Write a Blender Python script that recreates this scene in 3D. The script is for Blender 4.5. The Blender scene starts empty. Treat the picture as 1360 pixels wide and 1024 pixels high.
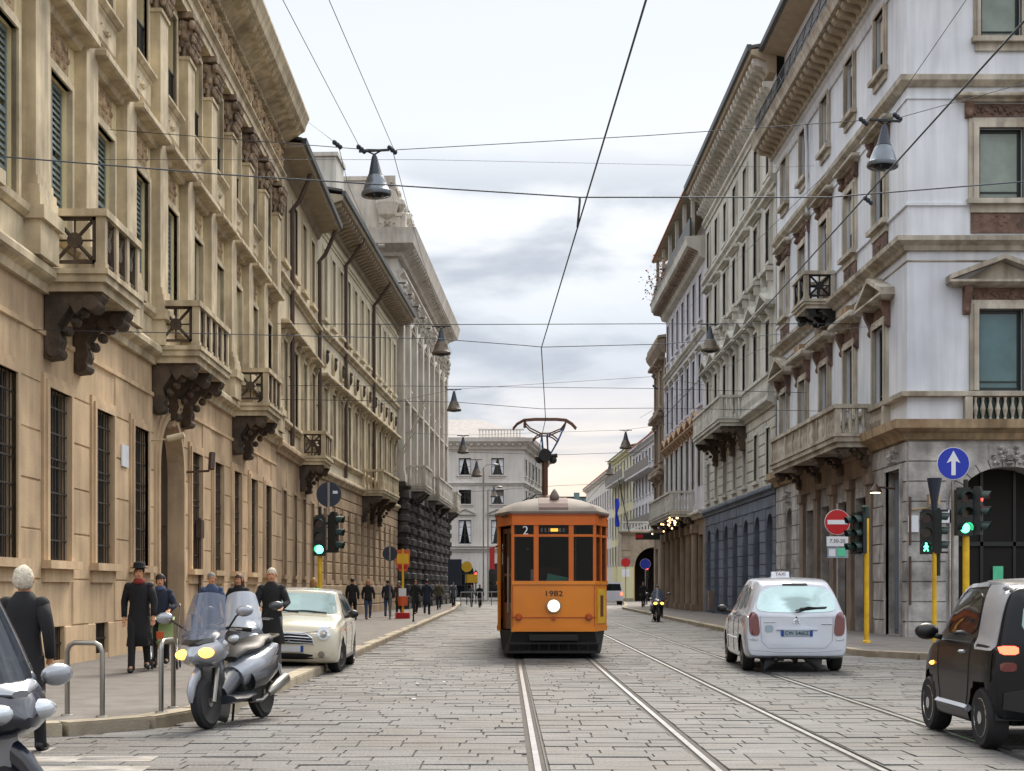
import bpy, bmesh, math, random
from mathutils import Matrix, Vector, noise
from mathutils.bvhtree import BVHTree
R = math.radians; PI = math.pi
random.seed(7)
SC = bpy.context.scene
COL = SC.collection

# ---------------------------------------------------------------- camera, sky, sun, exposure
EYE = 1.47; FPX = 1900.0
cd = bpy.data.cameras.new('camera'); cam = bpy.data.objects.new('camera', cd); COL.objects.link(cam)
cam.location = (0, 0, EYE); cam.rotation_euler = (R(90), 0, 0)
cd.sensor_width = 36; cd.lens = 36 * FPX / 1360
cd.shift_x = 8 / 1360; cd.shift_y = 268 / 1360
cd.clip_start = .1; cd.clip_end = 4000
SC.camera = cam

SUN_EL, SUN_AZ = R(48), R(14)           # azimuth measured from +Y towards +X
W = bpy.data.worlds.new('World'); SC.world = W; W.use_nodes = True
nt = W.node_tree; nt.nodes.clear(); N = nt.nodes.new; K = nt.links.new
sky = N('ShaderNodeTexSky'); sky.sky_type = 'NISHITA'; sky.sun_disc = False
sky.sun_elevation = SUN_EL; sky.sun_rotation = SUN_AZ
bg1 = N('ShaderNodeBackground'); bg1.inputs[1].default_value = .10; K(sky.outputs[0], bg1.inputs[0])
tc = N('ShaderNodeTexCoord'); sep = N('ShaderNodeSeparateXYZ'); K(tc.outputs['Generated'], sep.inputs[0])
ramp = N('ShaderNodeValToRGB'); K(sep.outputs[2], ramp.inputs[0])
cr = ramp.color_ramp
for p, c in [(0, (.55, .42, .34)), (.04, (.68, .53, .41)), (.088, (.68, .57, .48)), (.118, (.57, .53, .52)), (.15, (.46, .48, .52)), (.19, (.49, .52, .56)), (.24, (.60, .615, .635)), (.31, (.575, .595, .62)), (.38, (.55, .575, .61)), (.48, (.95, 1.0, 1.08)), (.62, (1.6, 1.68, 1.8)), (1, (2.1, 2.2, 2.35))]:  # stops above the visible band are raised to throw more light on the facades
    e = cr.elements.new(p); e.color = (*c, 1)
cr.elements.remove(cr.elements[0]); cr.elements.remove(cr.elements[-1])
def wnoise(sc, loc, scale, det=6, dist=.6):
    m = N('ShaderNodeMapping'); K(tc.outputs['Generated'], m.inputs[0]); m.inputs['Scale'].default_value = sc; m.inputs['Location'].default_value = loc
    n = N('ShaderNodeTexNoise'); K(m.outputs[0], n.inputs[0]); n.inputs['Scale'].default_value = scale
    n.inputs['Detail'].default_value = det; n.inputs['Distortion'].default_value = dist; return n.outputs[0]
def wmix(fac, a, b):
    m = N('ShaderNodeMix'); m.data_type = 'RGBA'
    if fac is not None: K(fac, m.inputs[0])
    (K(a, m.inputs[6]) if not isinstance(a, tuple) else setattr(m.inputs[6], 'default_value', (*a, 1)))
    (K(b, m.inputs[7]) if not isinstance(b, tuple) else setattr(m.inputs[7], 'default_value', (*b, 1)))
    return m.outputs[2]
def wrange(v, a, b, c, d):
    m = N('ShaderNodeMapRange'); K(v, m.inputs[0])
    for i, x in enumerate((a, b, c, d)): m.inputs[i + 1].default_value = x
    m.interpolation_type = 'SMOOTHSTEP'; return m.outputs[0]
def wmul(a, b):
    m = N('ShaderNodeMath'); m.operation = 'MULTIPLY'; K(a, m.inputs[0])
    (K(b, m.inputs[1]) if not isinstance(b, float) else setattr(m.inputs[1], 'default_value', b)); return m.outputs[0]
soft = wnoise((1, 1, 2.6), (3.1, .4, .2), 2.2)
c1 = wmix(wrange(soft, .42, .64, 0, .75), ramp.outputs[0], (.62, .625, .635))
cl = wnoise((1, 1, 3.0), (.415, 1.2, .10), 6.2, 12, .25)
low = wrange(sep.outputs[2], .31, .24, 0, 1)
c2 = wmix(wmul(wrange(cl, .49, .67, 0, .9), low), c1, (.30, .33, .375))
st = wnoise((1, 1, 9), (.5, 2.2, .3), 2.6, 6, .4)
lo2 = wmul(wrange(sep.outputs[2], .080, .094, 0, 1), wrange(sep.outputs[2], .122, .104, 0, 1))
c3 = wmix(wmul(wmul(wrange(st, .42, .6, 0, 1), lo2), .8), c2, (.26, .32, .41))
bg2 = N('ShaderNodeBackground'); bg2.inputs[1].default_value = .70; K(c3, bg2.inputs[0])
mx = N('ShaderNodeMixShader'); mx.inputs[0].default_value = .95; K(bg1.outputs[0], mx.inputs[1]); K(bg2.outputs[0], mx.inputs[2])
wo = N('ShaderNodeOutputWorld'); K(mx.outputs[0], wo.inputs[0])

sd = bpy.data.lights.new('sun', 'SUN'); sun = bpy.data.objects.new('sun', sd); COL.objects.link(sun)
sd.energy = 2.2; sd.angle = R(28); sd.color = (1, .90, .76)
dv = Vector((math.sin(SUN_AZ) * math.cos(SUN_EL), math.cos(SUN_AZ) * math.cos(SUN_EL), math.sin(SUN_EL)))
sun.rotation_euler = dv.to_track_quat('Z', 'Y').to_euler()
SC.view_settings.view_transform = 'Standard'; SC.view_settings.look = 'None'
SC.view_settings.exposure = 1.22; SC.view_settings.gamma = 1; SC.view_settings.use_curve_mapping = False
try:
    SC.cycles.use_denoising = True; SC.cycles.max_bounces = 6; SC.cycles.diffuse_bounces = 3; SC.cycles.caustics_reflective = False
except Exception: pass

# ---------------------------------------------------------------- materials
def srgb(h):
    h = h.lstrip('#'); c = [int(h[i:i + 2], 16) / 255 for i in (0, 2, 4)]
    return tuple(x / 12.92 if x <= .04045 else ((x + .055) / 1.055) ** 2.4 for x in c)
def mat(name, col, rough=.8, metal=0, var=.12, scale=3.0, streak=0., rnd=0., bump=.0, bscale=40., dirt=None, dirtamt=0., emit=0., ecol=None, coat=0., spec=.5, alpha=1., trans=0., hstreak=0., grain=0.):
    m = bpy.data.materials.new(name); m.use_nodes = True; t = m.node_tree; b = t.nodes['Principled BSDF']; L = t.links.new; A = t.nodes.new
    b.inputs['Base Color'].default_value = (*col, 1); b.inputs['Roughness'].default_value = rough; b.inputs['Metallic'].default_value = metal
    b.inputs['Coat Weight'].default_value = coat; b.inputs['Specular IOR Level'].default_value = spec; b.inputs['Alpha'].default_value = alpha
    b.inputs['Transmission Weight'].default_value = trans
    m.diffuse_color = (*col, 1)
    if emit: b.inputs['Emission Color'].default_value = (*(ecol or col), 1); b.inputs['Emission Strength'].default_value = emit
    g = A('ShaderNodeNewGeometry')
    def nz(sc, s, det=4):
        mp = A('ShaderNodeMapping'); L(g.outputs['Position'], mp.inputs[0]); mp.inputs['Scale'].default_value = sc
        n = A('ShaderNodeTexNoise'); L(mp.outputs[0], n.inputs[0]); n.inputs['Scale'].default_value = s; n.inputs['Detail'].default_value = det; return n.outputs[0]
    def rg(v, a, b_, c, d):
        q = A('ShaderNodeMapRange'); L(v, q.inputs[0])
        for i, x in enumerate((a, b_, c, d)): q.inputs[i + 1].default_value = x
        return q.outputs[0]
    fac = None
    if var: fac = rg(nz((1, 1, 1), scale), .3, .7, 1 - var, 1 + var)
    def mul(a, b_):
        if a is None: return b_
        q = A('ShaderNodeMath'); q.operation = 'MULTIPLY'; L(a, q.inputs[0]); L(b_, q.inputs[1]); return q.outputs[0]
    if streak: fac = mul(fac, rg(nz((2.6, 2.6, .22), 1.6, 5), .40, .68, 1, 1 - streak))
    if hstreak: fac = mul(fac, rg(nz((.9, 9, 1), 1.3, 6), .44, .66, 1.04, 1 - hstreak))
    if grain: fac = mul(fac, rg(nz((1, 1.6, 1), 38, 3), .3, .7, 1 - grain, 1 + grain))
    if rnd:
        oi = A('ShaderNodeObjectInfo'); fac = mul(fac, rg(oi.outputs['Random'], 0, 1, 1 - rnd, 1 + rnd))
    src = None
    if dirt:
        q = A('ShaderNodeMix'); q.data_type = 'RGBA'; q.inputs[6].default_value = (*col, 1); q.inputs[7].default_value = (*dirt, 1)
        L(rg(nz((1, 1, .7), scale * .45, 7), .42, .66, 0, dirtamt), q.inputs[0]); src = q.outputs[2]
    if fac is not None:
        q = A('ShaderNodeVectorMath'); q.operation = 'SCALE'
        if src is not None: L(src, q.inputs[0])
        else: q.inputs[0].default_value = col
        L(fac, q.inputs['Scale']); src = q.outputs[0]
    if src is not None: L(src, b.inputs['Base Color'])
    if bump:
        bn = A('ShaderNodeBump'); bn.inputs['Strength'].default_value = bump; bn.inputs['Distance'].default_value = .02
        L(nz((1, 1, 1), bscale, 5), bn.inputs['Height']); L(bn.outputs[0], b.inputs['Normal'])
    return m
S = srgb
M = {}
M['l1stone'] = mat('tan_ashlar_stone', S('d2b692'), var=.12, scale=1.6, streak=.22, rnd=.10, bump=.35, bscale=25, dirt=S('7d6650'), dirtamt=.45)
M['l1wall'] = mat('ochre_plaster', S('f0dfb0'), var=.09, scale=1.2, streak=.24, bump=.15, dirt=S('b59c72'), dirtamt=.3)
M['l1trim'] = mat('weathered_beige_stone', S('d2c2a2'), var=.16, scale=2.4, streak=.34, bump=.3, dirt=S('83705a'), dirtamt=.55)
M['l1dark'] = mat('darkened_carved_stone', S('574839'), var=.3, scale=4, streak=.3, bump=.6, bscale=18, dirt=S('2c2520'), dirtamt=.8)  # carved stone darkened so its colour carries the shade under balconies
M['capital'] = mat('carved_capital_stone', S('9c8873'), var=.35, scale=7, bump=.7, bscale=22, dirt=S('4a3b30'), dirtamt=.8)
M['relief'] = mat('carved_relief_stone', S('b49a78'), var=.3, scale=6, bump=.6, bscale=22, dirt=S('77614a'), dirtamt=.7)
M['l2wall'] = mat('cream_plaster', S('d8c8a8'), var=.08, scale=.9, streak=.18, bump=.12, dirt=S('a8957a'), dirtamt=.35)
M['l2base'] = mat('brown_base_stone', S('b59c7d'), var=.14, scale=1.6, streak=.25, rnd=.06, bump=.3, dirt=S('6f5a46'), dirtamt=.5)
M['l3wall'] = mat('pale_cream_plaster', S('ddd1b6'), var=.08, scale=.8, streak=.18, bump=.12, dirt=S('a99a80'), dirtamt=.35)
M['l4wall'] = mat('white_limestone', S('c9c3b8'), var=.12, scale=1, streak=.22, bump=.3, dirt=S('93897b'), dirtamt=.5)
M['l4dark'] = mat('blackened_rusticated_stone', S('55504c'), var=.3, scale=2.2, streak=.3, bump=.6, bscale=12, dirt=S('1d1b1b'), dirtamt=.9)
M['l5wall'] = mat('pale_grey_limestone', S('cbc6c0'), var=.08, scale=.5, streak=.15, bump=.2, dirt=S('9d958d'), dirtamt=.4)
M['r1wall'] = mat('blue_white_stucco', S('d6dae0'), var=.07, scale=.9, streak=.15, bump=.12, dirt=S('9fa3b2'), dirtamt=.35)
M['r1base'] = mat('grey_rough_stone', S('b3b0ad'), var=.24, scale=3, streak=.2, rnd=.09, bump=.8, bscale=14, dirt=S('5f5b59'), dirtamt=.6)
M['r1trim'] = mat('ochre_weathered_trim', S('beb7a9'), var=.18, scale=2, streak=.4, bump=.35, dirt=S('84725c'), dirtamt=.6)
M['r1rust'] = mat('orange_stained_stone', S('b09a7a'), var=.2, scale=2, streak=.4, bump=.3, dirt=S('6c5138'), dirtamt=.7)
M['r1brown'] = mat('brown_carved_stone', S('70584c'), var=.28, scale=5, bump=.7, bscale=20, dirt=S('3a2d28'), dirtamt=.7)
M['r1shop'] = mat('brown_shopfront_stone', S('8a796b'), var=.15, scale=2, streak=.25, bump=.25, dirt=S('55483f'), dirtamt=.5)
M['r2wall'] = mat('ivory_grey_stone', S('c9c7be'), var=.1, scale=1, streak=.25, bump=.25, dirt=S('8e887c'), dirtamt=.45)
M['r2base'] = mat('slate_grey_stone', S('67707f'), var=.15, scale=1.2, streak=.2, rnd=.1, bump=.4, dirt=S('373c46'), dirtamt=.5)
M['r3wall'] = mat('lilac_white_stucco', S('cdccd2'), var=.07, scale=.8, streak=.18, bump=.1, dirt=S('99969a'), dirtamt=.35)
M['r3base'] = mat('warm_brown_stone', S('8d7a68'), var=.15, scale=1.2, streak=.25, bump=.3, dirt=S('5c4c40'), dirtamt=.5)
M['r4wall'] = mat('sandy_stone', S('9a8a78'), var=.15, scale=1, streak=.25, bump=.3, dirt=S('6a5c4e'), dirtamt=.5)
M['r5wall'] = mat('light_grey_plaster', S('c2c0c2'), var=.06, scale=.6, streak=.12)
M['r6wall'] = mat('pale_yellow_plaster', S('cfcaa2'), var=.06, scale=.6, streak=.12)
M['archstone'] = mat('arch_sandstone', S('a59682'), var=.18, scale=.9, streak=.2, bump=.4, dirt=S('77695a'), dirtamt=.5)
M['roof'] = mat('dark_roof_sheet', S('4a4644'), var=.15, scale=2, rough=.6)
M['slate'] = mat('grey_slate', S('8a8583'), var=.15, scale=2, rough=.7)
M['tile'] = mat('terracotta_tile', S('a0603f'), var=.3, scale=6, rough=.85)
M['gutter'] = mat('dark_gutter_metal', S('35393a'), rough=.5, var=.2)
M['pipe'] = mat('brown_downpipe_metal', S('4c3a30'), rough=.5, var=.2)
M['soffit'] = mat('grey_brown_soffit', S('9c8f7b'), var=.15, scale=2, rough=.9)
M['inner'] = mat('dark_interior', S('1b1816'), var=0, rough=.9)
M['door'] = mat('dark_wood', S('33241b'), var=.25, scale=4, rough=.55)
M['frame_dark'] = mat('dark_window_wood', S('33302c'), var=.15, rough=.6)
M['frame_pale'] = mat('pale_window_wood', S('b9b2a6'), var=.1, rough=.6)
M['frame_green'] = mat('black_green_window_frame', S('15201f'), var=.1, rough=.35)
M['glass_dark'] = mat('dark_window_glass', S('12151a'), rough=.06, var=0, spec=.35, bump=.35, bscale=1.6)
M['glass_dusty'] = mat('dusty_dark_glass', S('2c2926'), rough=.3, var=.3, scale=2, spec=.3)
M['iron_brown'] = mat('brown_grey_iron', S('37322d'), rough=.6, var=.2)
M['glass_teal'] = mat('teal_window_glass', S('47686b'), rough=.05, var=.25, scale=1.3, spec=.8, bump=.3, bscale=1.4)
M['glass_curtain'] = mat('window_glass_before_curtain', S('808c82'), rough=.08, var=.22, scale=1.5, spec=.7, bump=.3, bscale=1.4)
M['shutter_teal'] = mat('grey_green_shutter', S('76827f'), var=.15, rough=.7)
M['shutter_brown'] = mat('brown_shutter', S('4a3a31'), var=.15, rough=.7)
M['shutter_grey'] = mat('grey_shutter', S('6b6660'), var=.12, rough=.7)
M['iron'] = mat('black_iron', S('1d1d1f'), rough=.45, var=.1, metal=.3)
M['wire'] = mat('dark_cable', S('3c434b'), rough=.5, var=0)
M['lampmetal'] = mat('grey_lamp_metal', S('6d747c'), rough=.35, metal=.6, var=.15)
M['lampbrown'] = mat('aged_lamp_metal', S('5d5348'), rough=.45, metal=.4, var=.2)
M['yellow'] = mat('yellow_pole_paint', S('e3b81c'), rough=.45, var=.15, scale=5, dirt=S('a87a14'), dirtamt=.5)
M['tl_black'] = mat('traffic_light_black_plastic', S('141a1a'), rough=.4, var=.1)
M['tl_green'] = mat('dark_green_plastic', S('1f3632'), rough=.4, var=.1)
M['lens_off_r'] = mat('unlit_red_lens', S('3a1212'), rough=.2, var=0)
M['lens_off_y'] = mat('unlit_amber_lens', S('3a2a10'), rough=.2, var=0)
M['lens_off_g'] = mat('unlit_green_lens', S('10302a'), rough=.2, var=0)
M['lit_green'] = mat('lit_green_lens', (.05, 1, .45), emit=3.2, ecol=(.08, 1, .42), var=0)
M['lit_red'] = mat('lit_red_lens', (1, .05, .04), emit=2.2, ecol=(1, .05, .04), var=0)
M['lit_white'] = mat('lit_white_lens', (1, .9, .7), emit=5.0, ecol=(1, .80, .48), var=0)
M['lit_head'] = mat('lit_headlamp_glass', (1, .9, .7), emit=1.15, ecol=(1, .80, .40), var=0)
M['lit_warm'] = mat('lit_warm_bulb', (1, .8, .5), emit=1.7, ecol=(1, .62, .28), var=0)
M['lit_amber'] = mat('lit_amber_lens', (1, .5, .08), emit=2.2, ecol=(1, .45, .06), var=0)
M['lit_tail'] = mat('lit_tail_lens', (1, .06, .02), emit=2.2, ecol=(1, .10, .05), var=0)
M['sign_blue'] = mat('sign_blue', S('0c2ea8'), rough=.4, var=.03)
M['sign_red'] = mat('sign_red', S('b01218'), rough=.4, var=.03)
M['sign_white'] = mat('sign_white', S('d9dde2'), rough=.45, var=.04)
M['sign_back'] = mat('sign_back_dark_blue', S('232c3c'), rough=.5, var=.1)
M['sign_orange'] = mat('sign_orange', S('cc5a2a'), rough=.5, var=.1)
M['sign_yellow'] = mat('sign_yellow', S('e0b22a'), rough=.5, var=.05)
M['green_glow'] = mat('mint_sticker', S('58c79a'), rough=.5, var=.1)
M['steel'] = mat('polished_rail_steel', S('b4b6b9'), rough=.30, metal=1, var=.15, scale=6)
M['steel_dull'] = mat('brushed_steel', S('8d8a84'), rough=.35, metal=.9, var=.15)
M['railgroove'] = mat('rail_groove_iron', S('2b2a2a'), rough=.6, var=.2)
M['paver'] = mat('granite_paver', S('5c5c5c'), rough=.66, var=.2, scale=1.1, rnd=.10, bump=1., bscale=30, dirt=S('575049'), dirtamt=.6, hstreak=.36, grain=.25)
M['bed'] = mat('dark_joint_sand', S('524e4a'), rough=.95, var=.2, scale=8)
M['asphalt'] = mat('worn_pavement_asphalt', S('716c68'), rough=.9, var=.12, scale=4, grain=.12, bump=.5, bscale=80, dirt=S('55504b'), dirtamt=.5)
M['kerb'] = mat('granite_kerb', S('a39884'), rough=.8, var=.15, scale=4, rnd=.1, bump=.5, bscale=50, dirt=S('6e6353'), dirtamt=.5)
M['ground'] = mat('distant_ground', S('68645f'), rough=.95, var=.1, scale=.3)
M['stripe'] = mat('worn_white_road_paint', S('918d88'), rough=.8, var=.25, scale=7, dirt=S('7d776f'), dirtamt=1)
M['litter'] = mat('white_litter', S('e6e6e4'), rough=.8, var=0)

# ---------------------------------------------------------------- mesh builder
class MB:
    def __init__(s): s.v = []; s.f = []; s.T = None
    def add(s, vs, fs):
        n = len(s.v)
        s.v += [tuple(s.T @ Vector(v)) for v in vs] if s.T is not None else [tuple(v) for v in vs]
        s.f += [tuple(i + n for i in f) for f in fs]; return s
    def box(s, x0, x1, y0, y1, z0, z1):
        return s.add([(x0, y0, z0), (x1, y0, z0), (x1, y1, z0), (x0, y1, z0), (x0, y0, z1), (x1, y0, z1), (x1, y1, z1), (x0, y1, z1)],
                     [(0, 3, 2, 1), (4, 5, 6, 7), (0, 1, 5, 4), (1, 2, 6, 5), (2, 3, 7, 6), (3, 0, 4, 7)])
    def taper(s, x0, x1, y0, y1, z0, z1, i=.03):      # box whose front (-y) face is inset: a bevelled block
        return s.add([(x0, y1, z0), (x1, y1, z0), (x1, y1, z1), (x0, y1, z1), (x0 + i, y0, z0 + i), (x1 - i, y0, z0 + i), (x1 - i, y0, z1 - i), (x0 + i, y0, z1 - i)],
                     [(4, 5, 6, 7), (0, 1, 5, 4), (1, 2, 6, 5), (2, 3, 7, 6), (3, 0, 4, 7)])
    def prof(s, pts, x0, x1):                         # (outward, z) profile extruded along x
        n = len(pts); vs = [(x0, -d, z) for d, z in pts] + [(x1, -d, z) for d, z in pts]
        return s.add(vs, [(i, (i + 1) % n, (i + 1) % n + n, i + n) for i in range(n)] + [tuple(range(n))[::-1], tuple(range(n, 2 * n))])
    def profret(s, pts, x0, x1):                      # the same with its ends returned to the wall (mitred)
        n = len(pts); vs = []
        for d, z in pts: vs.append((x0 - d, -d, z))
        for d, z in pts: vs.append((x1 + d, -d, z))
        fs = [(i, i + 1, i + 1 + n, i + n) for i in range(n - 1)]
        for d, z in pts: vs.append((x0 - d, 0, z))
        for d, z in pts: vs.append((x1 + d, 0, z))
        fs += [(i + 1, i, i + 2 * n, i + 1 + 2 * n) for i in range(n - 1)]
        fs += [(i + n, i + n + 1, i + 1 + 3 * n, i + 3 * n) for i in range(n - 1)]
        return s.add(vs, fs)
    def tube(s, path, r, n=8, cap=True, flat=None):
        P = [Vector(p) for p in path]; rs = r if isinstance(r, (list, tuple)) else [r] * len(P); vs = []; fs = []
        up = None
        for i, p in enumerate(P):
            t = (P[min(i + 1, len(P) - 1)] - P[max(i - 1, 0)]).normalized()
            if up is None: up = Vector((0, 0, 1)) if abs(t.z) < .9 else Vector((0, 1, 0))
            a = t.cross(up)
            if a.length < 1e-4: a = t.orthogonal()
            a.normalize(); b = a.cross(t).normalized(); up = b
            ra, rb = rs[i] if isinstance(rs[i], tuple) else (rs[i], rs[i])
            for k in range(n):
                w = 2 * PI * k / n; vs.append(p + a * math.cos(w) * ra + b * math.sin(w) * rb)
        for i in range(len(P) - 1):
            for k in range(n): fs.append((i * n + k, i * n + (k + 1) % n, (i + 1) * n + (k + 1) % n, (i + 1) * n + k))
        if cap: fs += [tuple(range(n))[::-1], tuple(range((len(P) - 1) * n, len(P) * n))]
        return s.add(vs, fs)
    def loft(s, rings, cap=True, n=14):               # rings: (cx,cy,z,rx,ry[,fold depth])
        vs = []; fs = []
        for c in rings:
            for k in range(n):
                w = 2 * PI * k / n; q = 1 + (c[5] * (math.sin(5 * w + 1) + .6 * math.sin(8 * w + 3 * c[2])) if len(c) > 5 else 0); vs.append((c[0] + math.cos(w) * c[3] * q, c[1] + math.sin(w) * c[4] * q, c[2]))
        for i in range(len(rings) - 1):
            for k in range(n): fs.append((i * n + k, i * n + (k + 1) % n, (i + 1) * n + (k + 1) % n, (i + 1) * n + k))
        if cap: fs += [tuple(range(n))[::-1], tuple(range((len(rings) - 1) * n, len(rings) * n))]
        return s.add(vs, fs)
    def lathe(s, pts, n=12, c=(0, 0, 0), ax='z'):
        vs = []; fs = []
        for r, h in pts:
            for k in range(n):
                w = 2 * PI * k / n; a, b = math.cos(w) * r, math.sin(w) * r
                q = (a, b, h) if ax == 'z' else ((a, h, b) if ax == 'y' else (h, a, b))
                vs.append((c[0] + q[0], c[1] + q[1], c[2] + q[2]))
        m = len(pts)
        for i in range(m - 1):
            for k in range(n): fs.append((i * n + k, i * n + (k + 1) % n, (i + 1) * n + (k + 1) % n, (i + 1) * n + k))
        fs += [tuple(range(n))[::-1], tuple(range((m - 1) * n, m * n))]
        return s.add(vs, fs)
    def ball(s, c, r, n=8, m=6):
        rx, ry, rz = r if isinstance(r, tuple) else (r, r, r)
        pts = [(math.sin(PI * i / m), -math.cos(PI * i / m)) for i in range(m + 1)]; vs = []; fs = []
        for a, b in pts:
            for k in range(n): vs.append((c[0] + rx * a * math.cos(2 * PI * k / n), c[1] + ry * a * math.sin(2 * PI * k / n), c[2] + rz * b))
        for i in range(m):
            for k in range(n): fs.append((i * n + k, i * n + (k + 1) % n, (i + 1) * n + (k + 1) % n, (i + 1) * n + k))
        return s.add(vs, fs)
    def disc(s, c, r, y0, y1, n=24): return s.lathe([(r, y0), (r, y1)], n, c, 'y')
    def mesh(s, name, m, smooth=False, merge=False):
        me = bpy.data.meshes.new(name); me.from_pydata(s.v, [], s.f); me.materials.append(m)
        bm = bmesh.new(); bm.from_mesh(me)
        if merge: bmesh.ops.remove_doubles(bm, verts=bm.verts, dist=1e-4)
        bmesh.ops.recalc_face_normals(bm, faces=bm.faces); bm.to_mesh(me); bm.free()
        if smooth:
            for p in me.polygons: p.use_smooth = True
            if smooth == 'auto':
                try: me.set_sharp_from_angle(angle=R(38))
                except Exception: pass
        return me
    def build(s, name, m, parent=None, loc=(0, 0, 0), rz=0, smooth=False, merge=False):
        return link(name, s.mesh(name, m, smooth, merge), parent, loc, rz)
def link(name, me, parent=None, loc=(0, 0, 0), rz=0, mtx=None):
    o = bpy.data.objects.new(name, me); COL.objects.link(o)
    if parent is not None: o.parent = parent
    if mtx is not None: o.matrix_local = mtx
    else: o.location = loc; o.rotation_euler = (0, 0, rz)
    return o
CACHE = {}
def cached(key, name, m, fn, smooth=False):
    k = (key, m.name)
    if k not in CACHE:
        b = MB(); fn(b); CACHE[k] = b.mesh(name, m, smooth)
    return CACHE[k]
def thing(name, label, cat, loc=(0, 0, 0), rz=0, group=None):
    o = bpy.data.objects.new(name, None); o.empty_display_size = .2; COL.objects.link(o); o.location = loc; o.rotation_euler = (0, 0, rz)
    o['label'] = label; o['category'] = cat
    if group: o['group'] = group
    return o
def tag(o, label, cat, group=None):
    o['label'] = label; o['category'] = cat
    if group: o['group'] = group
    return o
def kind(o, k): o['kind'] = k; return o
def text(name, s, size, m, parent, loc, rot=(R(90), 0, 0), ext=.002, sx=1.0):
    cu = bpy.data.curves.new(name, 'FONT'); cu.body = s; cu.size = size; cu.align_x = 'CENTER'; cu.align_y = 'CENTER'; cu.extrude = ext; cu.space_character = 1.0
    t = bpy.data.objects.new(name, cu); COL.objects.link(t); bpy.context.view_layer.update()
    me = bpy.data.meshes.new_from_object(t.evaluated_get(bpy.context.evaluated_depsgraph_get())); bpy.data.objects.remove(t)
    me.materials.clear(); me.materials.append(m); me.name = name
    o = link(name, me, parent, loc); o.rotation_euler = rot; o.scale = (sx, 1, 1); return o
def wall_mb(b, x0, x1, z0, z1, ops, reveal=.35, y=0.):
    """a wall sheet with real openings; ops: (x0,x1,z0,z1,kind) kind 'r' or 'a' (arched top)"""
    ops = [o for o in ops if o[1] > x0 and o[0] < x1 and o[3] > z0 and o[2] < z1]
    xs = sorted({x0, x1, *[round(min(max(q, x0), x1), 4) for o in ops for q in o[:2]]})
    zs = sorted({z0, z1, *[round(min(max(q, z0), z1), 4) for o in ops for q in o[2:4]]})
    for i in range(len(xs) - 1):
        for j in range(len(zs) - 1):
            cx, cz = (xs[i] + xs[i + 1]) / 2, (zs[j] + zs[j + 1]) / 2
            if any(o[0] < cx < o[1] and o[2] < cz < o[3] for o in ops): continue
            b.add([(xs[i], y, zs[j]), (xs[i + 1], y, zs[j]), (xs[i + 1], y, zs[j + 1]), (xs[i], y, zs[j + 1])], [(0, 1, 2, 3)])
    for o in ops:
        a, c, d, e = o[:4]; lo, hi = max(d, z0), min(e, z1)
        path = [(a, lo), (a, hi), (c, hi), (c, lo)]
        if len(o) > 4 and o[4] == 'a':
            r = (c - a) / 2; rise = o[5] if len(o) > 5 else r; sp = e - rise; n = 12
            arc = [((a + c) / 2 - r * math.cos(PI * k / n), sp + rise * math.sin(PI * k / n)) for k in range(n + 1)]
            for k in range(n):
                p, q = arc[k], arc[k + 1]; b.add([(p[0], y, p[1]), (q[0], y, q[1]), (q[0], y, e), (p[0], y, e)], [(0, 1, 2, 3)])
            path = [(a, lo)] + arc + [(c, lo)]
        for k in range(len(path) - 1):
            p, q = path[k], path[k + 1]; b.add([(p[0], y, p[1]), (q[0], y, q[1]), (q[0], y + reveal, q[1]), (p[0], y + reveal, p[1])], [(0, 1, 2, 3)])
        if lo > z0 and not (len(o) > 6): b.add([(a, y, lo), (c, y, lo), (c, y + reveal, lo), (a, y + reveal, lo)], [(0, 1, 2, 3)])
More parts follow.
